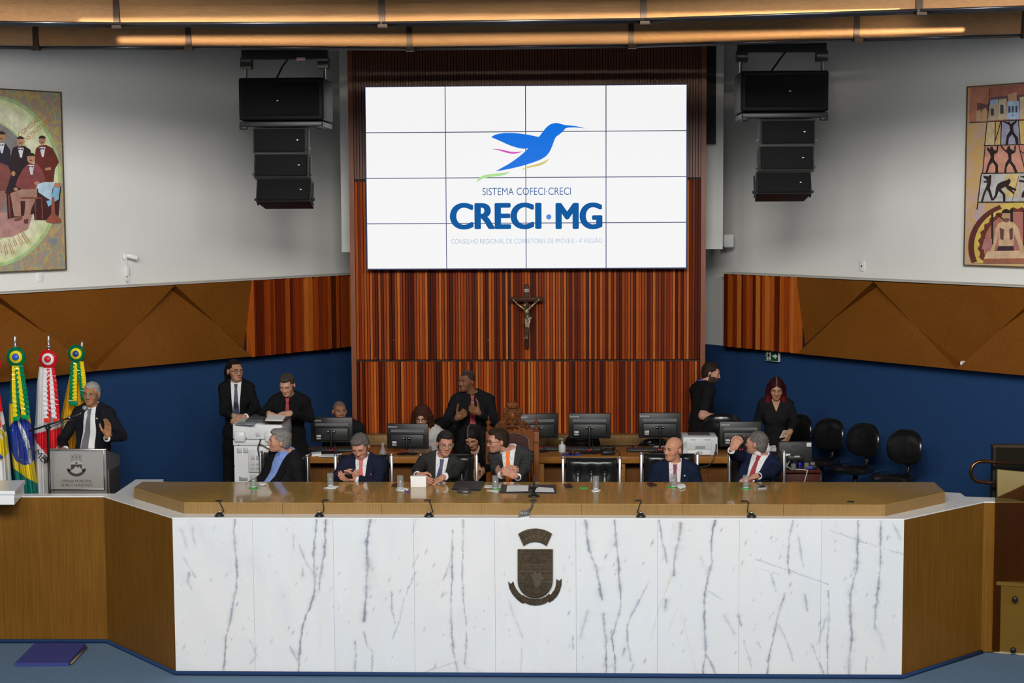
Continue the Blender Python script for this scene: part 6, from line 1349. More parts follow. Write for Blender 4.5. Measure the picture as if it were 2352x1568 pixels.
MB().tube([(W*.45, -.17, H*.55), (W*.44, -.19, H*.35), (W*.40, -.21, .02), (W*.36, -.23, -.03), (W*.22, -.235, -.085), (W*.0, -.235, -.095), (-W*.1, -.24, -.2)], .006, 8).build('power_cable', black_plastic, t)
sheet('paper', 'white paper lying behind the monitor of the bald man', 'paper', [(1500, 1030), (1528, 1030), (1526, 1024), (1502, 1024)], ZD, .004)

# office chairs with rounded black backs
def office_chair():
    t = thing('office_chair', '', 'chair'); V = []; F = []; n_, m__ = 28, 16
    def shell(nm, cx, cy, cz_, rx, rz_, th, tiltd, bow, mt):
        mb = MB(); vs = []
        for s in (1, -1):
            for j in range(m__+1):
                r = j/m__
                for i in range(n_):
                    a = 2*math.pi*i/n_; e = 2/2.7; x = rx*r*math.copysign(abs(math.cos(a))**e, math.cos(a)); z = rz_*r*math.copysign(abs(math.sin(a))**e, math.sin(a)); x *= 1+.10*z/rz_*(-1 if z > 0 else -.0)
                    vs.append((x, -s*th*math.sqrt(max(0, 1-r**3.2))-bow*(x/rx)**2, z))
        fs = []; o2 = (m__+1)*n_
        for j in range(m__):
            for i in range(n_):
                q = (j*n_+i, j*n_+(i+1) % n_, (j+1)*n_+(i+1) % n_, (j+1)*n_+i); fs.append(q[::-1]); fs.append(tuple(k+o2 for k in q))
        mb.add(vs, fs, True, TR(cx, cy, cz_)@RX(tiltd)); return mb.build(nm, mt, t)
    shell('backrest', 0, .20, .885, .205, .185, .045, R_(-8), .05, vinyl); shell('seat', 0, -.05, .60, .235, .23, .05, R_(-90), -.0, vinyl)
    MB().tube([(0, .24, .76), (0, .25, .64), (0, .16, .56), (0, 0, .53)], [.022, .022, .02, .02], 8).ball((0, .205, .66), (.02, .012, .012), 8).build('back_bracket', black_metal, t)
    MB().tube([(0, 0, .56), (0, 0, .08)], [.028, .03], 10).build('column', black_metal, t)
    for k in range(5): a = k*2*math.pi/5+.3; MB().tube([(0, 0, .10), (.27*math.cos(a), .27*math.sin(a), .07)], [.03, .018], 8).ball((.28*math.cos(a), .28*math.sin(a), .035), .032, 10).build('leg', black_metal, t)
    return t
oc = office_chair(); fst = True
for (px, yt, Y, rz, sc, lb, gp_) in ((1887, 966, 16.55, R_(-40), 1, 'black office chair nearest the red haired woman, second in the row', 1), (1966, 977, 16.0, R_(-40), 1, 'black office chair in the middle of the row by the blue wall', 1), (2061, 992, 15.45, R_(-40), 1, 'last black office chair at the free end of the row', 1), (1815, 956, 17.0, R_(-40), 1, 'black office chair half hidden behind the red haired woman', 1),
                     (1657, 943, 15.9, R_(176), 1, 'black office chair with its back turned behind the rightmost monitor', 0), (1006, 964, 16.3, R_(-20), 1, 'black office chair behind the curly haired woman', 0), (1336, 986, 16.05, R_(182), .95, 'dark office chair behind the monitor by the empty leather chair', 0), (1503, 1000, 16.08, R_(180), .92, 'dark office chair behind the monitor of the bald man', 0)):
    o = oc if fst else copy_tree(oc); fst = False
    p = UY(px, yt, Y); place(o, (p[0], Y, DZ), rz, lb, 'row of black office chairs by the blue wall' if gp_ else None)
    if not gp_ and 'group' in o: del o['group']
    dz = p[2]-DZ-1.065; s_ = 1+dz/1.065; o.scale = (min(1.05, max(.9, s_)),)*2+(s_,)
# small cabinet with the lower monitor
Yc = 14.95; a, b = UY(1799, 1079, Yc), UY(1886, 1079, Yc); t = thing('side_cabinet', 'small dark red wooden cabinet under the lone monitor at the right', 'cabinet', ((a[0]+b[0])/2, Yc+.2, DZ)); W = b[0]-a[0]; H = a[2]-DZ
cab = wood('cabinet_wood', (.055, .014, .010), (.10, .026, .016), .35, 1, (12, 12, .7))
MB().rbox((0, 0, H/2-.02), (W-.01, .38, H-.04), .004).build('body', cab, t); MB().rbox((0, 0, H-.015), (W, .42, .03), .006).build('top', cab, t); MB().rbox((0, -.193, H/2-.03), (W*.88, .012, H*.8), .003).build('back_panel', cab, t)
zc = a[2]; p0, p1 = UY(1789.5, 1015, Yc+.06), UY(1866, 1062, Yc+.06); W = p1[0]-p0[0]; H = p0[2]-p1[2]; c = ((p0[0]+p1[0])/2, Yc+.1, zc)
t = thing('computer_monitor', 'small black monitor on the dark red cabinet by the office chairs', 'monitor', c, 0); zb = p1[2]-zc
MB().rbox((0, 0, zb+H/2), (W, .04, H), .008).build('housing', mat('monitor_matte', (.022, .023, .023), .5), t); MB().rbox((.0, -.028, zb+.0+H*.2), (W*.5, .03, H*.28), .01).build('back_shell', black_plastic, t)
MB().rbox((0, -.02, zb/2+.02), (.05, .02, zb+.06), .005).lathe([(0, 0), (.10, 0), (.09, .008), (0, .012)], (0, -.01, 0), 20, None, True, 1, .6).build('stand', black_metal, t)
text('AOC', .034, mat('logo_faint', (.05, .05, .05), .3), 'lettering', t, TR(-.0, -.0205, zb+H*.78)@UPRIGHT, .0008, .0004); s_ = MB().box((W*.40, -.021, zb+H*.86), (.042, .003, .036)).build('asset_sticker', sticker, t); text('7254', .011, MATS['ink_black'], 'lettering', s_, TR(W*.40, -.0228, zb+H*.84)@UPRIGHT, .0002)
MB().box((-W*.22, -.021, zb+H*.36), (.042, .003, .022)).build('asset_sticker', sticker, t); MB().box((W*.04, -.0435, zb+H*.30), (.05, .003, .014)).build('port_label', grey_plastic, t)
MB().tube([(-.05, -.03, zb+.02), (-.09, -.08, .03), (-.05, -.1, .008), (.06, -.11, .006), (.10, -.12, .0), (.085, -.125, -.05), (.06, -.13, -.16), (.05, -.13, -.3)], .006, 8).build('cable', grey_plastic, t)
for k, (dx, dy) in enumerate(((-.10, -.03), (-.03, -.11), (.10, -.05), (.16, -.02))):
    tumbler((c[0]+dx, c[1]+dy, zc), ('upturned green tinted glass left of the small monitor stand', 'green tinted glass in front of the small monitor stand', 'green tinted glass right of the small monitor stand', 'green tinted glass at the cabinet edge by the small monitor')[k], 0, .06, .024).children[0].data.materials[0] = glass('green_glass', (.55, .95, .65), .02)
p = UY(1838, 1052, Yc-.02); o = MB().ball((0, 0, .055), (.016, .016, .016), 12).tube([(0, 0, 0), (0, 0, .045)], .004, 8).build('push_pin_flag', mat('bright_blue', (.01, .03, .75), .35)); o.location = (p[0], Yc+.0, zc); tag(o, 'bright blue round cap standing before the small monitor', 'cap')
p = UY(1868, 1074, Yc); t = thing('card_reader', 'black device with a blue light beside the small monitor', 'device', (p[0]-.01, Yc+.1, zc)); MB().rbox((0, 0, .018), (.10, .12, .036), .01).build('case', black_plastic, t); MB().box((-.01, -.062, .014), (.04, .004, .012)).build('indicator', mat('blue_glow', (.02, .06, .9), emit=.6), t)

# white copier on the left
Yk = 14.42; a, b = UY(534, 973, Yk), UY(648, 973, Yk); W = b[0]-a[0]; H = a[2]-DZ; D = .50; kc = ((a[0]+b[0])/2, Yk+D/2, DZ); t = thing('photocopier', 'tall white photocopier with vents standing by the blue wall', 'copier', kc)
cw_ = mat('copier_white', (.68, .69, .70), .4); FZ = lambda x, y: UY(470+x/4.9, 800+y/4.9, Yk)-np.array(kc)
def face(name, x0, y0, x1, y1, m, th=.006, y=0, r=.003): p, q = FZ(x0, y0), FZ(x1, y1); return MB().rbox(((p[0]+q[0])/2, -D/2-y-th/2+.001, (p[2]+q[2])/2), (abs(q[0]-p[0]), th, abs(p[2]-q[2])), r, 1).build(name, m, t)
z1, z2 = FZ(0, 1030)[2], FZ(0, 1095)[2]
MB().rbox((0, 0, z2/2), (W-.01, D-.01, z2-.004), .008).build('lower_body', cw_, t); MB().rbox((0, 0, (z1+z2)/2), (W, D, z1-z2-.004), .006).build('middle_body', cw_, t); MB().rbox((0, 0, (H+z1)/2), (W, D, H-z1-.004), .012).build('upper_body', cw_, t)
MB().rbox((.03, .03, H+.012), (W-.14, D-.1, .03), .01).build('scanner_lid', mat('copier_dark', (.06, .06, .065), .5), t)
for x0 in (340, 685): face('bracket', x0, 935, x0+118, 1045, cw_, .03); 
gm = mat('vent_line', (.48, .49, .50), .5)
face('rear_cover', 495, 1145, 720, 1390, cw_, .022)
for x0, y0, x1, y1 in ((575, 945, 628, 990), (365, 1118, 418, 1175), (435, 1118, 490, 1175)): face('vent', x0, y0, x1, y1, gm, .006)
for x0, y0, x1, y1 in ((528, 1200, 568, 1250), (585, 1200, 700, 1250), (528, 1285, 568, 1310), (585, 1285, 700, 1310), (528, 1330, 568, 1355), (585, 1330, 700, 1355)): face('vent', x0, y0, x1, y1, gm, .006, .02)
face('rating_label', 388, 1452, 482, 1488, mat('label_grey', (.28, .29, .30), .5), .003); face('label_tab', 388, 1440, 410, 1450, mat('label_yellow', (.6, .4, .05), .5), .003)
for x, y in ((472, 1006), (680, 1003), (325, 1118), (335, 1325), (383, 1088)): p = FZ(x, y); MB().ball((p[0], -D/2, p[2]), .005, 8).build('screw', black_metal, t)
MB().tube([FZ(635, 1015)+[0, -D/2-.02+.25-.25, 0] if False else (FZ(635, 1015)[0], -D/2-.02, FZ(635, 1015)[2])]+[(FZ(x, y)[0], -D/2-.025, FZ(x, y)[2]) for x, y in ((625, 1060), (612, 1085), (605, 1120), (615, 1200), (640, 1270), (665, 1310), (690, 1330))], .006, 8).tube([(FZ(x, y)[0], -D/2-.03, FZ(x, y)[2]) for x, y in ((625, 1075), (660, 1085), (700, 1110), (740, 1130))], .005, 8).build('power_cable', black_plastic, t)
ztc = kc[2]+H
def ontop(name, lb, cat, pts, z, th, m): P = [np.array([UZ(470+x/4.9, 800+y/4.9, z)[0], UZ(470+x/4.9, 800+y/4.9, z)[1], z]) for x, y in pts]; c = sum(P)/len(P); return tag(MB().ext(P, (0, 0, th)).build(name, m, None, org=c), lb, cat)
lid = ztc+.028
ontop('clipboard_folder', 'dark brown folder open on top of the copier', 'folder', [(650, 828), (905, 830), (968, 768), (720, 755)], lid, .012, mat('folder_brown', (.05, .02, .016), .5)); ontop('paper', 'white paper on the dark folder on the copier', 'paper', [(682, 812), (880, 815), (922, 755), (715, 757)], lid+.013, .008, paper)
ontop('leaflet', 'printed leaflet lying on the left of the copier top', 'leaflet', [(335, 855), (548, 862), (606, 828), (395, 822)], ztc, .004, mat('leaflet_print', (.30, .33, .38), .5, var=.7, vscale=25))

# lectern with etched crest
Yl = 13.62; a, b = UY(110.5, 1033, Yl), UY(243, 1033, Yl); W = b[0]-a[0]; H = a[2]-DZ; D = .42; lc = ((a[0]+b[0])/2, Yl+D/2, DZ); t = thing('lectern', 'brushed steel lectern with etched crest and lettering', 'lectern', lc)
sl = .11; MB().add([(-W/2, -D/2, 0), (W/2, -D/2, 0), (W/2, D/2, 0), (-W/2, D/2, 0), (-W/2, -D/2, H), (W/2, -D/2, H), (W/2, D/2, H-sl), (-W/2, D/2, H-sl)], [(0, 3, 2, 1), (4, 5, 6, 7), (0, 1, 5, 4), (1, 2, 6, 5), (2, 3, 7, 6), (3, 0, 4, 7)]).build('body', steel, t); LZ = lambda x, y: UY(x/3.92, 750+y/3.92, Yl)-np.array(lc)
p, q = LZ(440, 1112), LZ(945, 1462); zl_, zh_ = min(p[2], q[2]), max(p[2], q[2])
fm_ = mat('lectern_frame', (.62, .60, .57), .25, .95)
pl_ = MB().box(((p[0]+q[0])/2, -D/2-.004, (zl_+zh_)/2), (q[0]-p[0]-.01, .008, zh_-zl_-.01)).build('front_plate', mat('plate_steel', (.52, .50, .47), .42, .7, var=.04, vscale=30, stretch=(.6, 1, 40)), t)
for x0, z0, x1, z1_ in ((p[0]-.006, zl_-.006, p[0]+.006, zh_+.006), (q[0]-.006, zl_-.006, q[0]+.006, zh_+.006), (p[0], zh_-.005, q[0], zh_+.007), (p[0], zl_-.007, q[0], zl_+.005)): MB().rbox(((x0+x1)/2, -D/2-.007, (z0+z1_)/2), (x1-x0, .014, z1_-z0), .003).build('frame_bar', fm_, t)
MB().rbox((0, -D/2, H+.003), (W+.012, .02, .016), .004).build('top_rim', fm_, t)
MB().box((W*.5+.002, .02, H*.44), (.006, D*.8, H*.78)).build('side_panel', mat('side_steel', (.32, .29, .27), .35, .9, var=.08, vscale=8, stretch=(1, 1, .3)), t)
et = mat('etched_brown', (.05, .032, .025), .5); ep = mat('etched_light', (.62, .61, .58), .35, .6); eg = mat('etched_grey', (.36, .35, .33), .45, .6)
def etch(name, pts, m, y=.0): MB().ext([(LZ(*k)[0], -D/2-.0085-y, LZ(*k)[2]) for k in pts], (0, -.0008, 0)).build(name, m, pl_)
AA = lambda cx, cy, r, a0, a1, n=14: [(cx+r*math.cos(R_(k)), cy-r*math.sin(R_(k))) for k in np.linspace(a0, a1, n)]
etch('etched_crown', AA(690, 1330, 187, 107, 73, 10)+AA(690, 1330, 128, 68, 112, 10), eg)
for x in (659, 690, 721): etch('crown_window', [(x-3, 1165), (x+3, 1165), (x+3, 1180), (x-3, 1180)], et, .001)
etch('etched_shield', [(640, 1205), (742, 1205), (742, 1265)]+AA(691, 1265, 51, 0, -180, 14), ep); etch('etched_field', [(642, 1238), (740, 1238), (740, 1285), (715, 1255), (700, 1270), (690, 1250), (670, 1272), (655, 1285), (642, 1285)], et, .001); etch('etched_triangle', [(678, 1232), (704, 1232), (691, 1210)], et, .001)
etch('etched_ribbon', AA(691, 1255, 92, 196, 344, 20)+AA(691, 1250, 72, 342, 198, 20), et); etch('ribbon_end', [(615, 1278), (628, 1284), (640, 1276), (638, 1300), (622, 1300)], et); etch('ribbon_end', [(768, 1278), (755, 1284), (742, 1276), (744, 1300), (760, 1300)], et)
for s_, y in (('CÂMARA MUNICIPAL', 1389), ('DE BELO HORIZONTE', 1425)):
    k = LZ(691, y); o = text(s_, .034, et, 'lettering', pl_, TR(k[0], -D/2-.0085, k[2])@UPRIGHT, .0006, 0); vs = [v.co.x for v in o.data.vertices]; f = (LZ(832, 0)[0]-LZ(548, 0)[0])/(max(vs)-min(vs)); o.data.transform(TR(k[0], 0, 0)@Matrix.Diagonal((f, 1, 1, 1))@TR(-k[0], 0, 0))
# microphone on boom stand beside the lectern
Ym_ = 13.52; q_ = lambda x, y, Y=Ym_: UY(x/3.92, 750+y/3.92, Y); mo_ = np.array([q_(430, 900)[0], Ym_, DZ]); t = thing('microphone_stand', 'black boom microphone stand beside the steel lectern', 'microphone', mo_)
MB().tube([(mo_[0], Ym_, DZ+.02), q_(430, 920)], .011, 10).build('pole', black_metal, t, org=mo_); MB().lathe([(0, 0), (.13, 0), (.13, .015), (.02, .03), (0, .03)], mo_, 24).build('base', black_metal, t, org=mo_)
p0, p1 = q_(258, 942, Ym_-.02), q_(720, 790, 13.6); MB().tube([p0, p1], .008, 8).build('boom_arm', black_metal, t, org=mo_); MB().ball(q_(432, 908), (.024, .03, .024), 12).rbox(q_(415, 1200), (.03, .03, .05), .006).build('clutch', black_plastic, t, org=mo_)
MB().tube([p1-(p1-p0)*.28, p1-(p1-p0)*.12, p1, q_(757, 745, 13.62)], [.008, .014, .016, .020], 12).build('microphone', black_metal, t, org=mo_); MB().ball(q_(764, 733, 13.62), .026, 12).build('mesh_head', mat('mic_mesh', (.35, .36, .37), .35, .8, bump=.6, bscale=500), t, org=mo_)
MB().tube([q_(620, 818, 13.57), q_(632, 812, 13.57)], .0165, 10).build('silver_band', silver, t, org=mo_); MB().tube([q_(690, 820, 13.58), q_(600, 855, 13.56), q_(480, 890, 13.5), q_(440, 930, 13.5), q_(436, 1000, 13.5), q_(438, 1200, 13.5)], .005, 6).build('cable', black_plastic, t, org=mo_)

# ---------------- flags on poles
fx = lambda x, y: (x/4.127, 760+y/4.127)
SAT = dict(rough=.32)
def flag(name, lb, tipx, tipy, rosx, rosy, rr, cols, ribs, outline, paintfn, Y, rib_end):
    """cloth hanging in cone-shaped folds from the pole head; outline: (y, xl, xr) rows in photo pixels"""
    tp = UY(tipx, tipy, Y); base = np.array([tp[0], Y, DZ]); t = thing(name, lb, 'flag', base)
    bx = UY(tipx, 1100, Y)[0]
    MB().tube([(tp[0], Y, DZ+.03), (tp[0], Y, tp[2]-.16)], .014, 10).build('pole', silver, t, org=base); MB().lathe([(0, 0), (.16, 0), (.15, .02), (.03, .05), (0, .05)], base, 24).build('base', black_metal, t, org=base)
    MB().lathe([(.012, -.19), (.018, -.165), (.026, -.155), (.018, -.142), (.012, -.135), (.020, -.122), (.022, -.112), (.012, -.10), (.010, -.095), (.017, -.06), (.010, -.02), (.003, -.002), (0, 0)], tp, 16).build('finial', silver, t, org=base)
    ys = [r[0] for r in outline]; nv_, nu = 150, 70; V = np.zeros((nv_*nu, 3)); UV = np.zeros((nv_*nu, 2)); yb = np.linspace(ys[0], ys[-1], nv_)
    xl = np.interp(yb, ys, [r[1] for r in outline]); xr = np.interp(yb, ys, [r[2] for r in outline]); u = np.linspace(0, 1, nu); k = 0
    for j in range(nv_):
        for i in range(nu):
            w_ = min(1, .15+j/nv_*1.1); ph = u[i]*6.0*2*math.pi/2; dep = .035*w_*math.cos(ph+.5*j/nv_)+.012*w_*math.sin(2.3*ph+1)+.10*w_*(2*u[i]-1)**2
            V[k] = UY(xl[j]+(xr[j]-xl[j])*u[i], yb[j], Y-.05+dep); UV[k] = (xl[j]+(xr[j]-xl[j])*u[i], yb[j]); k += 1
    idx = np.arange(nv_*nu).reshape(nv_, nu); F = np.stack([idx[:-1, :-1], idx[1:, :-1], idx[1:, 1:], idx[:-1, 1:]], -1).reshape(-1, 4)
    C = np.tile(np.array(paintfn[0]), (len(V), 1))
    for col, poly in paintfn[1]: C[inpoly(UV, poly)] = col
    o = meshobj('cloth', V, F, mat('flag_satin', (.5, .5, .5), .55, attr='Col', bump=.1, bscale=300), t, C, base); sd = o.modifiers.new('thickness', 'SOLIDIFY'); sd.thickness = .003
    # rosette: pleated disc, middle ring, centre
    rc_ = UY(rosx, rosy, Y-.11); R0 = rr/FPX*Y; Mx = TR(*(rc_-base))@RX(math.pi/2)
    mb = MB(); n_ = 72; vs = []
    for rad, h_ in ((.35, .012), (1.0, 0)):
        for i in range(n_): a = 2*math.pi*i/n_; wv = .012*(1 if i % 2 else -1)*(rad > .5); vs.append((R0*rad*math.cos(a)*(1+.02*math.sin(i*2.3)), R0*rad*math.sin(a)*(1+.02*math.sin(i*2.3)), h_+wv+.01))
    fs = [(i, (i+1) % n_, n_+(i+1) % n_, n_+i) for i in range(n_)]; fs = [f[::-1] for f in fs]; mb.add(vs, fs, False, Mx); mb.lathe([(0, -.01), (R0*.9, -.01), (R0*.9, .0), (0, .0)], (0, 0, 0), 30, Mx); mb.build('rosette', mat('satin_%d' % int(cols[0][0]*999), cols[0], .35, spec=.6), t)
    MB().lathe([(0, .0), (R0*.66, .0), (R0*.62, .026), (0, .03)], (0, 0, 0), 30, Mx).build('rosette_ring', mat('satin_%d' % int(cols[1][0]*999+1), cols[1], .4, spec=.5), t); MB().lathe([(0, .028), (R0*.37, .028), (R0*.32, .040), (0, .043)], (0, 0, 0), 24, Mx).build('rosette_centre', mat('satin_%d' % int(cols[2][2]*999+2), cols[2], .35, spec=.5), t)
    for col, pts, w in ribs:
        mb = MB(); n_ = 34; P = np.array(pts, float); s_ = np.linspace(0, 1, n_); y_ = P[0, 1]+(P[-1, 1]-P[0, 1])*s_; x_ = np.interp(y_, P[:, 1], P[:, 0]); vs = []
        for i in range(n_):
            c0 = UY(x_[i], y_[i], Y-.155-.03*s_[i]+.008*math.sin(i*2.1+P[0, 0])); hw = w/2*Y/FPX*(1.0+.2*s_[i]); tw = .0035*math.sin(i*1.9+P[0, 0])
            vs += [c0+[-hw, tw, 0], c0+[hw, -tw, 0]]
        mb.add([v-base for v in vs], [(2*i, 2*i+2, 2*i+3, 2*i+1) for i in range(n_-1)], False); o = mb.build('ribbon', mat('ribbon_%d_%d' % (int(col[0]*999), int(col[1]*999)), col, .22, spec=.8), t); sd = o.modifiers.new('thickness', 'SOLIDIFY'); sd.thickness = .002
    for col, (x0, y0, x1, y1) in rib_end: p0, p1 = UY(x0, y0, Y-.2), UY(x1, y1, Y-.2); MB().rbox(((p0[0]+p1[0])/2-base[0], Y-.2-base[1], (p0[2]+p1[2])/2-base[2]), (p1[0]-p0[0], .016, p0[2]-p1[2]), .004).build('ribbon_fringe', mat('ribbon_%d_%d' % (int(col[0]*999), int(col[1]*999)), col, .22), t)
    return t, base
GN, YL, BL, WH, RD = (.0, .20, .075), (.80, .62, .01), (.015, .045, .36), (.74, .73, .74), (.62, .01, .02)
DG = (.0, .20, .16); f4 = lambda pts: [fx(*p) for p in pts]
br_ol = [(845, 28, 46), (880, 24, 54), (926, 20.5, 60), (960, 20, 70), (1000, 22, 75), (1040, 26, 78), (1060, 28, 79), (1100, 33, 85), (1140, 37, 91)]
t, bs = flag('flag', 'green, yellow and blue national flag with starred disc on its pole', 34, 768, 38, 819, 23, (GN, YL, (.02, .10, .50)),
     [(YL, [fx(128, 330), fx(130, 560), fx(146, 815)], 8), (GN, [fx(150, 340), fx(168, 560), fx(172, 815)], 7), (YL, [fx(162, 330), fx(195, 560), fx(226, 800)], 9), (GN, [fx(196, 325), fx(228, 520), fx(262, 800)], 10)], br_ol,
     (DG, [(YL, f4([(80, 685), (125, 690), (150, 745), (180, 740), (200, 780), (260, 800), (300, 810), (330, 1090), (345, 1300), (372, 1450), (310, 1420), (250, 1390), (200, 1350), (140, 1310), (112, 1290), (95, 1150), (80, 900)])), (BL, f4([(85, 910), (130, 850), (200, 815), (270, 850), (310, 900), (330, 1060), (325, 1215), (290, 1262), (220, 1270), (150, 1235), (105, 1130), (90, 1010)])),
          (WH, f4([(165, 850), (185, 860), (235, 950), (275, 1050), (298, 1150), (305, 1250), (272, 1260), (262, 1150), (235, 1050), (200, 970), (175, 900)])), (DG, f4([(95, 1295), (160, 1320), (240, 1390), (310, 1425), (380, 1460), (400, 1700), (120, 1700)]))]+[(WH, ell(fx(x, y)[0], fx(x, y)[1], .9, .9, 8)) for x, y in ((97, 942), (120, 940), (166, 1098), (236, 1086), (176, 1050), (172, 1182), (228, 1222), (198, 1218), (248, 1243), (294, 1050), (168, 1160))]), 14.25, [((.0, .28, .06), (30.5, 957, 45, 966)), ((.0, .28, .06), (50.5, 953, 67, 962))])
def cloth_text(s, x, y, ang, size, col, par, Y): p = UY(x, y, Y); text(s, size, mat('flag_ink_%d' % int(col[1]*99), col, .6), 'lettering', par, TR(*(p-np.array(par.location)))@UPRIGHT@RZ(R_(ang)), .0008)
cloth_text('EM E PROGRESSO', 60, 1019, -72, .036, (.02, .12, .10), t, 14.12)
mg_ol = [(842, 90, 110), (880, 85, 122), (926, 83, 130), (960, 81, 137), (990, 79, 142), (1030, 79, 143), (1060, 80, 140), (1100, 82, 138), (1140, 84, 138)]
t, bs = flag('flag', 'white flag with a red triangle and black lettering on its pole', 111, 767, 111.5, 824, 22, (RD, WH, RD),
     [(WH, [fx(432, 350), fx(430, 560), fx(436, 830)], 10), (RD, [fx(456, 355), fx(460, 560), fx(462, 830)], 7), (WH, [fx(470, 350), fx(492, 560), fx(515, 830)], 10), (RD, [fx(502, 345), fx(525, 520), fx(548, 830)], 8)], mg_ol,
     (WH, [(RD, f4([(318, 975), (450, 945), (590, 905), (600, 1000), (560, 1080), (470, 1160), (448, 1180), (400, 1120), (345, 1060)]))]), 14.3, [((.75, .03, .02), (101.5, 960, 116, 970)), ((.75, .03, .02), (123.5, 961, 136.5, 969))])
cloth_text('AMEN', 93, 1048, -42, .095, (.02, .02, .03), t, 14.13); cloth_text('LIBERTAS', 110, 977.5, 11, .06, (.25, .30, .30), t, 14.13)
yl_ol = [(838, 166, 190), (880, 156, 196), (926, 146, 200), (960, 139, 202), (985, 142, 202), (1030, 150, 200), (1140, 158, 200)]
t, bs = flag('flag', 'golden yellow flag with green and yellow ribbons behind the speaker', 188, 781, 176, 811.5, 20.5, (GN, YL, (.02, .05, .30)),
     [(GN, [fx(688, 290), fx(680, 500), fx(672, 690)], 9), (YL, [fx(715, 300), fx(708, 500), fx(706, 660)], 9), (GN, [fx(742, 300), fx(765, 480), fx(790, 660)], 9), (YL, [fx(772, 290), fx(790, 420), fx(800, 540)], 9)], yl_ol, ((.80, .42, .01), [((.80, .62, .30), f4([(560, 830), (640, 860), (600, 960), (560, 900)]))]), 14.5, [((.0, .22, .08), (160, 921, 178, 931))])
wh_ol = [(880, -40, -6), (926, -45, 3), (960, -48, 10), (1000, -50, 17), (1040, -50, 22), (1100, -50, 27), (1140, -50, 29)]
flag('flag', 'white flag with yellow and green emblem at the left picture edge', -18, 790, -18, 835, 22, (RD, WH, RD), [(RD, [(-10, 860), (-4, 910), (1, 945)], 9)], wh_ol,
     (WH, [((.55, .45, .02), ell(-12, 1022, 32, 40, 24)), ((.70, .58, .01), f4([(-60, 935), (20, 950), (60, 1010), (92, 1080), (60, 1010), (30, 975), (-60, 960)])), (WH, ell(-14, 1024, 26, 33, 24)), ((.80, .62, .01), f4([(-60, 1010), (30, 1020), (78, 1130), (84, 1150), (40, 1200), (-60, 1190)])), (BL, f4([(-60, 1150), (0, 1160), (30, 1200), (0, 1220), (-60, 1240)])), (RD, f4([(-60, 790), (-2, 800), (14, 905), (0, 920), (-60, 930)])), ((.08, .10, .01), f4([(20, 890), (50, 880), (62, 950), (40, 960)]))]), 14.2, [])
# ================================================================== ON THE BENCH
Z_ = ZS+.0005
def coaster(x, y, lb): p = UZ(x, y, Z_); o = MB().lathe([(0, 0), (.041, 0), (.041, .003), (0, .003)], (0, 0, 0), 28, None, False).build('coaster', green_card); o.location = (p[0], p[1], Z_); tag(o, lb, 'coaster', 'green coasters on the bench'); return p
gl = [(582.5, 1119.5, .50, 'water glass on a green coaster before the man in blue shirt'), (759, 1118, .12, 'nearly empty glass on a napkin before the man with the phone'), (919.5, 1124, .62, 'water glass on a napkin beside the white box'), (1138, 1122, .62, 'tall water glass before the man with the orange tie'), (1368.5, 1125, .50, 'water glass on a folded napkin before the empty chair'), (1547, 1118, .60, 'water glass on a green coaster before the bald man'), (1713.5, 1121, .33, 'water glass on a green coaster before the man with raised fist')]
cs = [(582.5, 1120.5, 'green coaster under the leftmost glass'), (761, 1121.5, 'green coaster under the napkin of the man with the phone'), (922, 1126.5, 'green coaster under the glass beside the white box'), (1141, 1123, 'green coaster under the tall glass before the orange tie'), (1341, 1120.5, 'bare green coaster before the empty chair'), (1543, 1118.5, 'green coaster under the glass before the bald man'), (1713.5, 1121, 'green coaster under the rightmost glass')]
for x, y, lb in cs: coaster(x, y, lb)
def napkin(lb, pts, z=Z_+.003, th=.006):
    P = [UZ(x, y, z) for x, y in pts]; c = sum(P)/len(P); mb = MB(); mb.ext(P, (0, 0, th*.4)); q = [p+(c-p)*.25+np.array([.004, .006, 0]) for p in P]; mb.ext([p+[0, 0, th*.4] for p in q], (0, 0, th*.6)); o = mb.build('napkin', paper, None, org=c); tag(o, lb, 'napkin')
napkin('white napkin beside the leftmost glass', [(592, 1110), (600, 1107.5), (613, 1112), (606, 1115), (594, 1114)]); napkin('white napkin under the nearly empty glass', [(743, 1121), (760, 1115.5), (779, 1117), (772, 1121.5), (758, 1124)], Z_+.0035); napkin('white napkin under the glass beside the white box', [(910, 1126), (912, 1118), (925, 1120), (939, 1122.5), (936, 1127), (918, 1129.5)], Z_+.0035)
napkin('white napkin under the glass before the empty chair', [(1358, 1127), (1366, 1122), (1380, 1126), (1376, 1129.5), (1362, 1131)]); napkin('crumpled white napkin beside the glass before the bald man', [(1553, 1115), (1572, 1114.5), (1576, 1119), (1563, 1123), (1557, 1121)], Z_+.003, .018)
for x, y, f, lb in gl:
    p = UZ(x, y, ZS); z = {759: .011, 919.5: .011, 1368.5: .0105}.get(x, .0037); tumbler((p[0], p[1], ZS+z), lb, f, .104, .0262)
def flatbox(name, lb, cat, pts, th, m, z=Z_, extra=None):
    P = [UZ(x, y, z) for x, y in pts]; c = sum(P)/len(P); t = thing(name, lb, cat, c); MB().ext(P, (0, 0, th)).build('body', m, t, org=c)
    if extra: q = [p+(c-p)*.10+[0, 0, th] for p in P]; MB().ext(q, (0, 0, .0006)).build(extra[0], extra[1], t, org=c)
    return t
ph = mat('phone_glass', (.012, .013, .016), .08, spec=.8); scrn = ('screen', ph)
flatbox('mobile_phone', 'dark phone lying behind the glass beside the white box', 'phone', [(899, 1116.5), (905, 1111), (917, 1112), (912, 1119)], .009, mat('phone_brown', (.05, .025, .015), .4), extra=scrn)
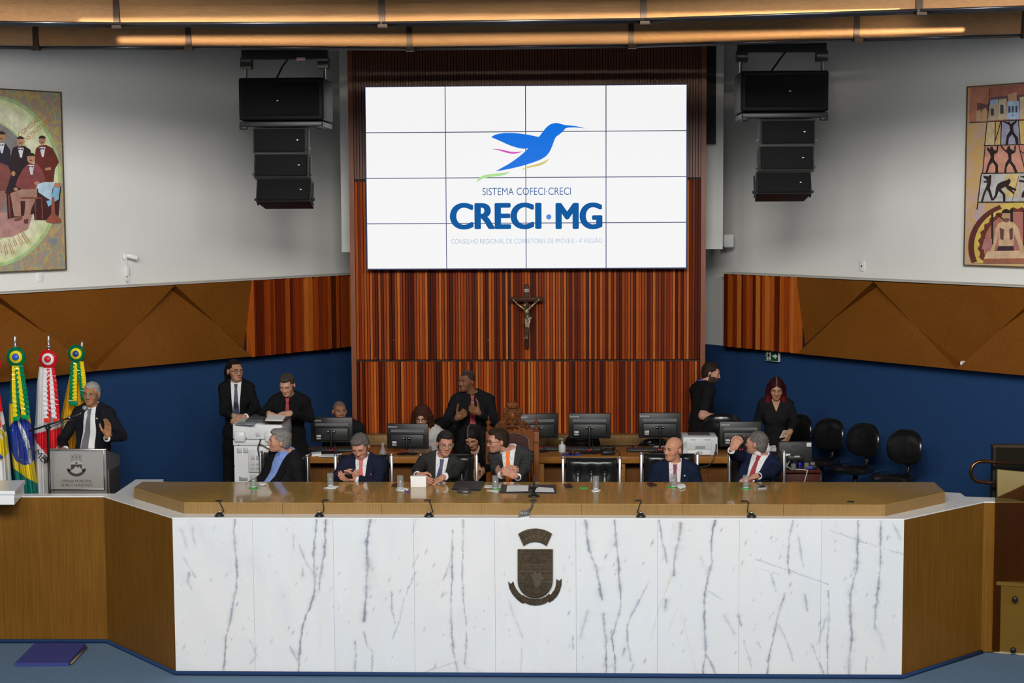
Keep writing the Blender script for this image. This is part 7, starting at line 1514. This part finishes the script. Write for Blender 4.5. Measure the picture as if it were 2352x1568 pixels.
flatbox('mobile_phone', 'black phone lying before the empty leather chair', 'phone', [(1295, 1113), (1309, 1112.5), (1315.5, 1119.5), (1301, 1121)], .010, black_plastic, extra=scrn); flatbox('mobile_phone', 'black phone lying at the left hand of the bald man', 'phone', [(1485, 1111), (1500, 1109.5), (1508.5, 1115), (1493, 1117.5)], .010, black_plastic, extra=scrn)
flatbox('mobile_phone', 'black and silver phone under folded spectacles at the right', 'phone', [(1735, 1117), (1755, 1115), (1761, 1121.5), (1741, 1123.5)], .010, grey_plastic, extra=scrn)
p = UZ(1752, 1114, Z_+.012); t = thing('spectacles', 'folded spectacles lying on the phone at the right', 'spectacles', p)
for s in (-1, 1): MB().tube([(s*.03+.022*math.cos(a), .0, .024+.018*math.sin(a)) for a in np.linspace(0, 2*math.pi, 16, endpoint=False)], .0016, 6, closed=True).tube([(s*.052, 0, .03), (s*.05, -.05, .012), (s*.0, -.06, .006)], .0016, 6).build('rim', black_metal, t)
MB().tube([(-.008, 0, .026), (.008, 0, .026)], .0016, 6).build('bridge', black_metal, t)
o = MB().tube([UZ(930, 1126, Z_+.008), UZ(938, 1130, Z_+.008)], .005, 8).build('pen', mat('pen_blue', (.05, .05, .45), .4), None, org=UZ(934, 1128, Z_)); tag(o, 'small blue pen beside the napkin by the white box', 'pen')
# the white box standing on edge
yb_ = UZ(960, 1119, ZS)[1]; a, b = UY(943, 1119, yb_), UY(978.5, 1094.5, yb_); t = thing('gift_box', 'white box held upright on the bench by the man in navy tie', 'box', ((a[0]+b[0])/2, yb_+.028, ZS)); W, H = b[0]-a[0], b[2]-ZS
MB().rbox((0, 0, H/2), (W, .055, H), .003).build('tray', paper, t); MB().rbox((0, 0, H*.90+.002), (W+.004, .059, H*.2), .003).build('lid', mat('box_white', (.86, .86, .85), .5), t)
# phone held by the man in navy suit
a = UY(801, 1094, 13.31); t = thing('mobile_phone', 'black phone held in both hands by the man with the coral tie', 'phone', a); MB().rbox((0, 0, 0), (.062, .012, .09), .004, 2, RX(R_(52))).build('body', black_plastic, t); MB().box((0, .0065, 0), (.054, .001, .08), RX(R_(52))).build('screen', ph, t)
# folders and papers
fold_m = mat('folder_black', (.008, .008, .012), .42, spec=.3)
flatbox('document_folder', 'closed black folder lying between two seated men', 'folder', [(1038, 1125), (1047, 1108), (1112, 1108), (1103, 1127)], .014, fold_m)
flatbox('document_folder', 'open black folder with white sheets before the orange tie', 'folder', [(1148, 1131.5), (1152, 1115), (1277, 1115), (1278.5, 1133)], .008, fold_m)
z = Z_+.009; sheet('paper', 'white printed sheet on the left side of the open folder', 'paper', [(1163, 1128.5), (1165, 1114.5), (1214, 1114.5), (1213, 1127)], z, .002); sheet('paper', 'white sheet on the right side of the open folder', 'paper', [(1228, 1129), (1234, 1118), (1270, 1121), (1273, 1129.5)], z, .002)
sheet('paper', 'white card behind the tall glass before the orange tie', 'paper', [(1112, 1119.5), (1114, 1114), (1150, 1114), (1150, 1119.5)], Z_, .002); sheet('paper', 'white folded slip in front of the tall glass before the orange tie', 'paper', [(1118, 1126), (1145, 1124.5), (1144, 1131.5)], Z_, .003)
p = UZ(1226, 1119.5, z); t = thing('pen_case', 'small dark brown case lying on the open folder', 'case', p); MB().rbox((0, 0, .014), (.068, .035, .028), .004).build('body', mat('case_brown', (.035, .018, .014), .35), t)
p = UZ(1066, 1131.5, Z_); t = thing('gavel_rest', 'dark dome shaped mouse in front of the closed folder', 'mouse', p, R_(-12)); MB().lathe([(.055, 0), (.056, .006), (.048, .024), (.03, .036), (0, .040)], (0, 0, 0), 24, None, True, 1.05, .62).build('shell', mat('dome_grey', (.045, .042, .040), .35), t); t.name = 'computer_mouse'
# grommets, cables, bases, microphone
for i, (x, y) in enumerate(((503, 1150), (747, 1149), (981.5, 1149), (1225, 1149), (1466, 1149.5), (1709, 1151), (1954, 1152))):
    p = UZ(x, y, Z_); o = MB().lathe([(0, 0), (.028, 0), (.030, .003), (.024, .004), (.020, .001), (0, .001)], (0, 0, 0), 20).build('cable_grommet', black_plastic); o.location = [float(c) for c in p]; tag(o, 'black oval cable grommet %s' % ('nearest the left end of the bench top', 'before the man with the phone', 'before the man in charcoal suit', 'behind the tall microphone', 'left of the bald man at the bench edge', 'before the man with raised fist', 'alone at the right end of the bench top')[i], 'grommet', 'cable grommets in the bench top')
for i, (x, gx_, gy) in enumerate(((502, 503, 1151), (732.5, 744, 1150), (985, 989, 1148), (1472, 1471, 1149), (1726, 1716, 1151))):
    p = UZ(x, 1186.5, ZM+.0005); p = np.array([p[0], YM+.055, ZM+.0005]); t = thing('microphone_socket', 'black cone socket with cable on the marble ledge %s' % ('at the left end', 'second from the left end', 'left of the crest', 'right of the crest', 'nearest the right end')[i], 'socket', p, 0, 'cable sockets on the marble ledge')
    MB().lathe([(.038, 0), (.038, .004), (.014, .030), (.010, .032), (0, .032)], n=20).build('cone', black_plastic, t); MB().ball((0, 0, .034), .011, 10).build('chrome_ball', chrome, t)
    g_ = UZ(gx_, gy, Z_)-p; e_ = yfront(p[0])-p[1]; sg_ = 1 if i < 3 else -1; MB().tube([(.010*sg_, .0, .022), (.026*sg_, e_*.45, .03), (g_[0]*.45+.018*sg_, e_-.008, g_[2]*.6), (g_[0]*.75+.01*sg_, e_-.006, g_[2]-.002), (g_[0]*.9, e_+.012, g_[2]+.009), (g_[0], g_[1], g_[2]+.004)], .0042, 8).build('cable', black_plastic, t)
p = UZ(1226, 1140, Z_); t = thing('table_microphone', 'tall black gooseneck microphone standing at the centre of the bench', 'microphone', p)
MB().lathe([(.047, 0), (.048, .006), (.035, .016), (.014, .022), (.012, .04), (0, .04)], n=24).build('base', black_plastic, t); h_ = UY(1227, 1089, p[1])[2]-ZS; MB().tube([(0, 0, .03), (.001, 0, .08), (.002, 0, h_-.08)], [.011, .0085, .0065], 10).build('neck', black_metal, t); MB().tube([(.002, 0, h_-.09), (.003, 0, h_-.07), (.004, 0, h_)], [.007, .009, .007], 12).build('capsule', mat('mic_foam', (.02, .02, .02), .7), t)
q = np.array([UZ(1203, 1184, ZM)[0], YM+.06, ZM+.0005]); t = thing('cable_plate', 'grey sloped connector plate with braided cable above the crest', 'socket', q); MB().add([(-.045, -.045, 0), (.045, -.045, 0), (.04, .04, 0), (-.03, .04, 0), (-.040, -.04, .006), (.043, -.04, .010), (.038, .035, .045), (-.022, .035, .040)], [(0, 3, 2, 1), (4, 5, 6, 7), (0, 1, 5, 4), (1, 2, 6, 5), (2, 3, 7, 6), (3, 0, 4, 7)]).build('plate', mat('plate_grey', (.35, .36, .37), .35, .6), t)
for k in range(4): MB().lathe([(0, 0), (.006, 0), (.006, .008), (0, .008)], (-.02+.014*k, .0, .024), 10).build('knob', silver, t)
g_ = UZ(1224, 1150, Z_)-q; e_ = yfront(q[0])-q[1]; MB().tube([(.03, .02, .035), (.055, e_-.012, .05), (g_[0]*.8+.01, e_-.011, g_[2]*.75), (g_[0], e_-.008, g_[2]+.004), (g_[0], e_+.02, g_[2]+.012), (g_[0], g_[1], g_[2]+.01)], .008, 10).build('braided_cable', mat('braid', (.05, .05, .055), .5, bump=.6, bscale=120), t)
o = sheet('note_card', 'grey card in the hand of the red haired woman', 'card', [(1790, 1006), (1797, 990), (1818, 988), (1806, 1004)], 1.5, .002); bpy.data.objects.remove(o)
p = [UY(*q) for q in ((1790, 1006, 15.48), (1799, 988.5, 15.56), (1818.5, 987.5, 15.56), (1806, 1003, 15.48))]; c = sum(p)/4; o = MB().ext(p, (.0, .004, .002)).build('note_card', mat('card_grey', (.42, .40, .36), .6), None, org=c); tag(o, 'grey card in the hand of the red haired woman', 'card')
# ---------------- smoked glass screen, stone block and rail at the right
px_ = 2286; Yg = 12.9
def gp(x, y): return UY(x, y, Yg)
q0, q1 = gp(2286, 1002), gp(2280, 1512)
dirv = np.array([.95, -.31, 0]); dirv /= np.linalg.norm(dirv); Lg = .9
go_ = np.array([q1[0], Yg, .0]); t = thing('glass_screen', 'bronze tinted glass panel bolted to a pale stone block at the right edge', 'screen', go_)
ztop = UY(2292, 1027, Yg)[2]; MB().ext([np.array([q1[0], Yg, .03]), np.array([q1[0], Yg, .03])+dirv*Lg, np.array([q1[0], Yg, ztop])+dirv*Lg, np.array([q1[0], Yg, ztop])], (-dirv[1]*-.012, .012, 0)).build('pane', tint('bronze_glass', (.66, .58, .38), .012), t, org=go_)
zb_ = UY(2286, 1337, Yg)[2]; so = go_+np.array([.02, .05, 0]); st_ = thing('stone_block', 'pale veined stone block behind the tinted glass at the right edge', 'block', so)
MB().ext([so+[0, .0, .0], so+dirv*Lg, so+dirv*Lg+[.05, .15, 0], so+[.05, .15, 0]], (0, 0, zb_-.03)).build('block', mat('pale_stone', (.80, .76, .66), .4, var=.14, vscale=3), st_, org=so); MB().ext([so+[-.01, -.01, zb_-.03], so+dirv*Lg+[0, -.01, zb_-.03], so+dirv*Lg+[.05, .16, zb_-.03], so+[.045, .16, zb_-.03]], (0, 0, .03)).build('cap', marble_plain, st_, org=so)
for x, y in ((2331, 1376), (2327, 1493)):
    d = ray(x, y); a_ = go_; nrm = np.array([dirv[1], -dirv[0], 0]); k = ((a_-CAMP)@nrm)/(d@nrm); pp = CAMP+d*k; qn = Vector((dirv[1], -dirv[0], 0)).to_track_quat('Z', 'Y').to_matrix().to_4x4(); MB().lathe([(0, -.02), (.022, -.02), (.022, .012), (.017, .016), (0, .016)], (0, 0, 0), 18, TR(*(pp-go_))@qn).build('bolt', black_metal, t)
# marble stair block and dark post behind the glass
a = UY(2289, 1140, 14.2); t = thing('marble_parapet', 'white marble parapet with sloping top seen through the tinted glass', 'parapet', (a[0]+.4, 14.3, DZ)); pp = [UY(x, y, 14.2)-np.array([a[0]+.4, 14.3, DZ]) for x, y in ((2291, 1141), (2291, 1078), (2352, 1084), (2400, 1088), (2400, 1090), (2352, 1113))]
MB().ext(pp, (0, .03, 0)).build('slab', marble_plain, t); pp = [UY(x, y, 14.17)-np.array([a[0]+.4, 14.3, DZ]) for x, y in ((2291, 1144), (2352, 1115), (2400, 1095), (2400, 1170), (2291, 1170))]; MB().ext(pp, (0, .03, 0)).build('side_board', bench_wood, t)
a = UY(2284, 1110, 14.5); t = thing('dark_partition', 'black partition standing behind the tinted glass at the right edge', 'partition', (a[0]+.5, 14.6, DZ)); z_ = UY(2284, 1030, 14.5)[2]-DZ; MB().box((0, 0, z_/2), (1.0, .08, z_)).build('panel', mat('partition_black', (.012, .012, .010), .5), t); MB().box((0, -.0, z_+.012), (1.01, .10, .024)).build('cap_rail', mat('rail_brown', (.06, .035, .018), .4), t)
# brass handrail loop
Yr = 14.35; pts = [UY(x, y, Yr) for x, y in ((2292, 1062), (2262, 1059), (2246, 1060), (2236, 1067), (2231, 1078), (2230, 1086), (2233, 1095), (2240, 1103), (2250, 1106.5), (2268, 1108), (2292, 1110))]; ro = np.array([pts[0][0]+.05, Yr, DZ]); pts = [pts[0]+[.5, .0, -.02]]+pts+[pts[-1]+[.5, 0, -.02]]
t = thing('handrail', 'polished bronze handrail loop beside the tinted glass', 'handrail', ro); MB().tube(pts, .017, 12).build('rail', mat('rail_bronze', (.20, .09, .04), .22, .9), t, org=ro); MB().tube([pts[-1]-[.25, 0, 0], pts[-1]-[.25, 0, 1.1]], .017, 10).build('post', MATS['rail_bronze'], t, org=ro)
# marble ledge block at the left picture edge
pp = [UZ(x, y, 1.36) for x, y in ((-40, 1104), (58, 1102), (34, 1127), (-40, 1127))]; c = np.array([pp[0][0]+.1, pp[2][1], DZ]); t = thing('marble_ledge_block', 'white marble block with moulded top at the left picture edge', 'block', c)
MB().ext([p-[0, 0, .03] for p in pp], (0, 0, .03)).build('top_slab', marble_plain, t, org=c); qq = [p+(sum(pp)/4-p)*.06 for p in pp]; MB().ext([np.array([p[0], p[1], ZM+.001]) for p in qq], (0, 0, 1.33-ZM)).build('body', marble_plain, t, org=c)
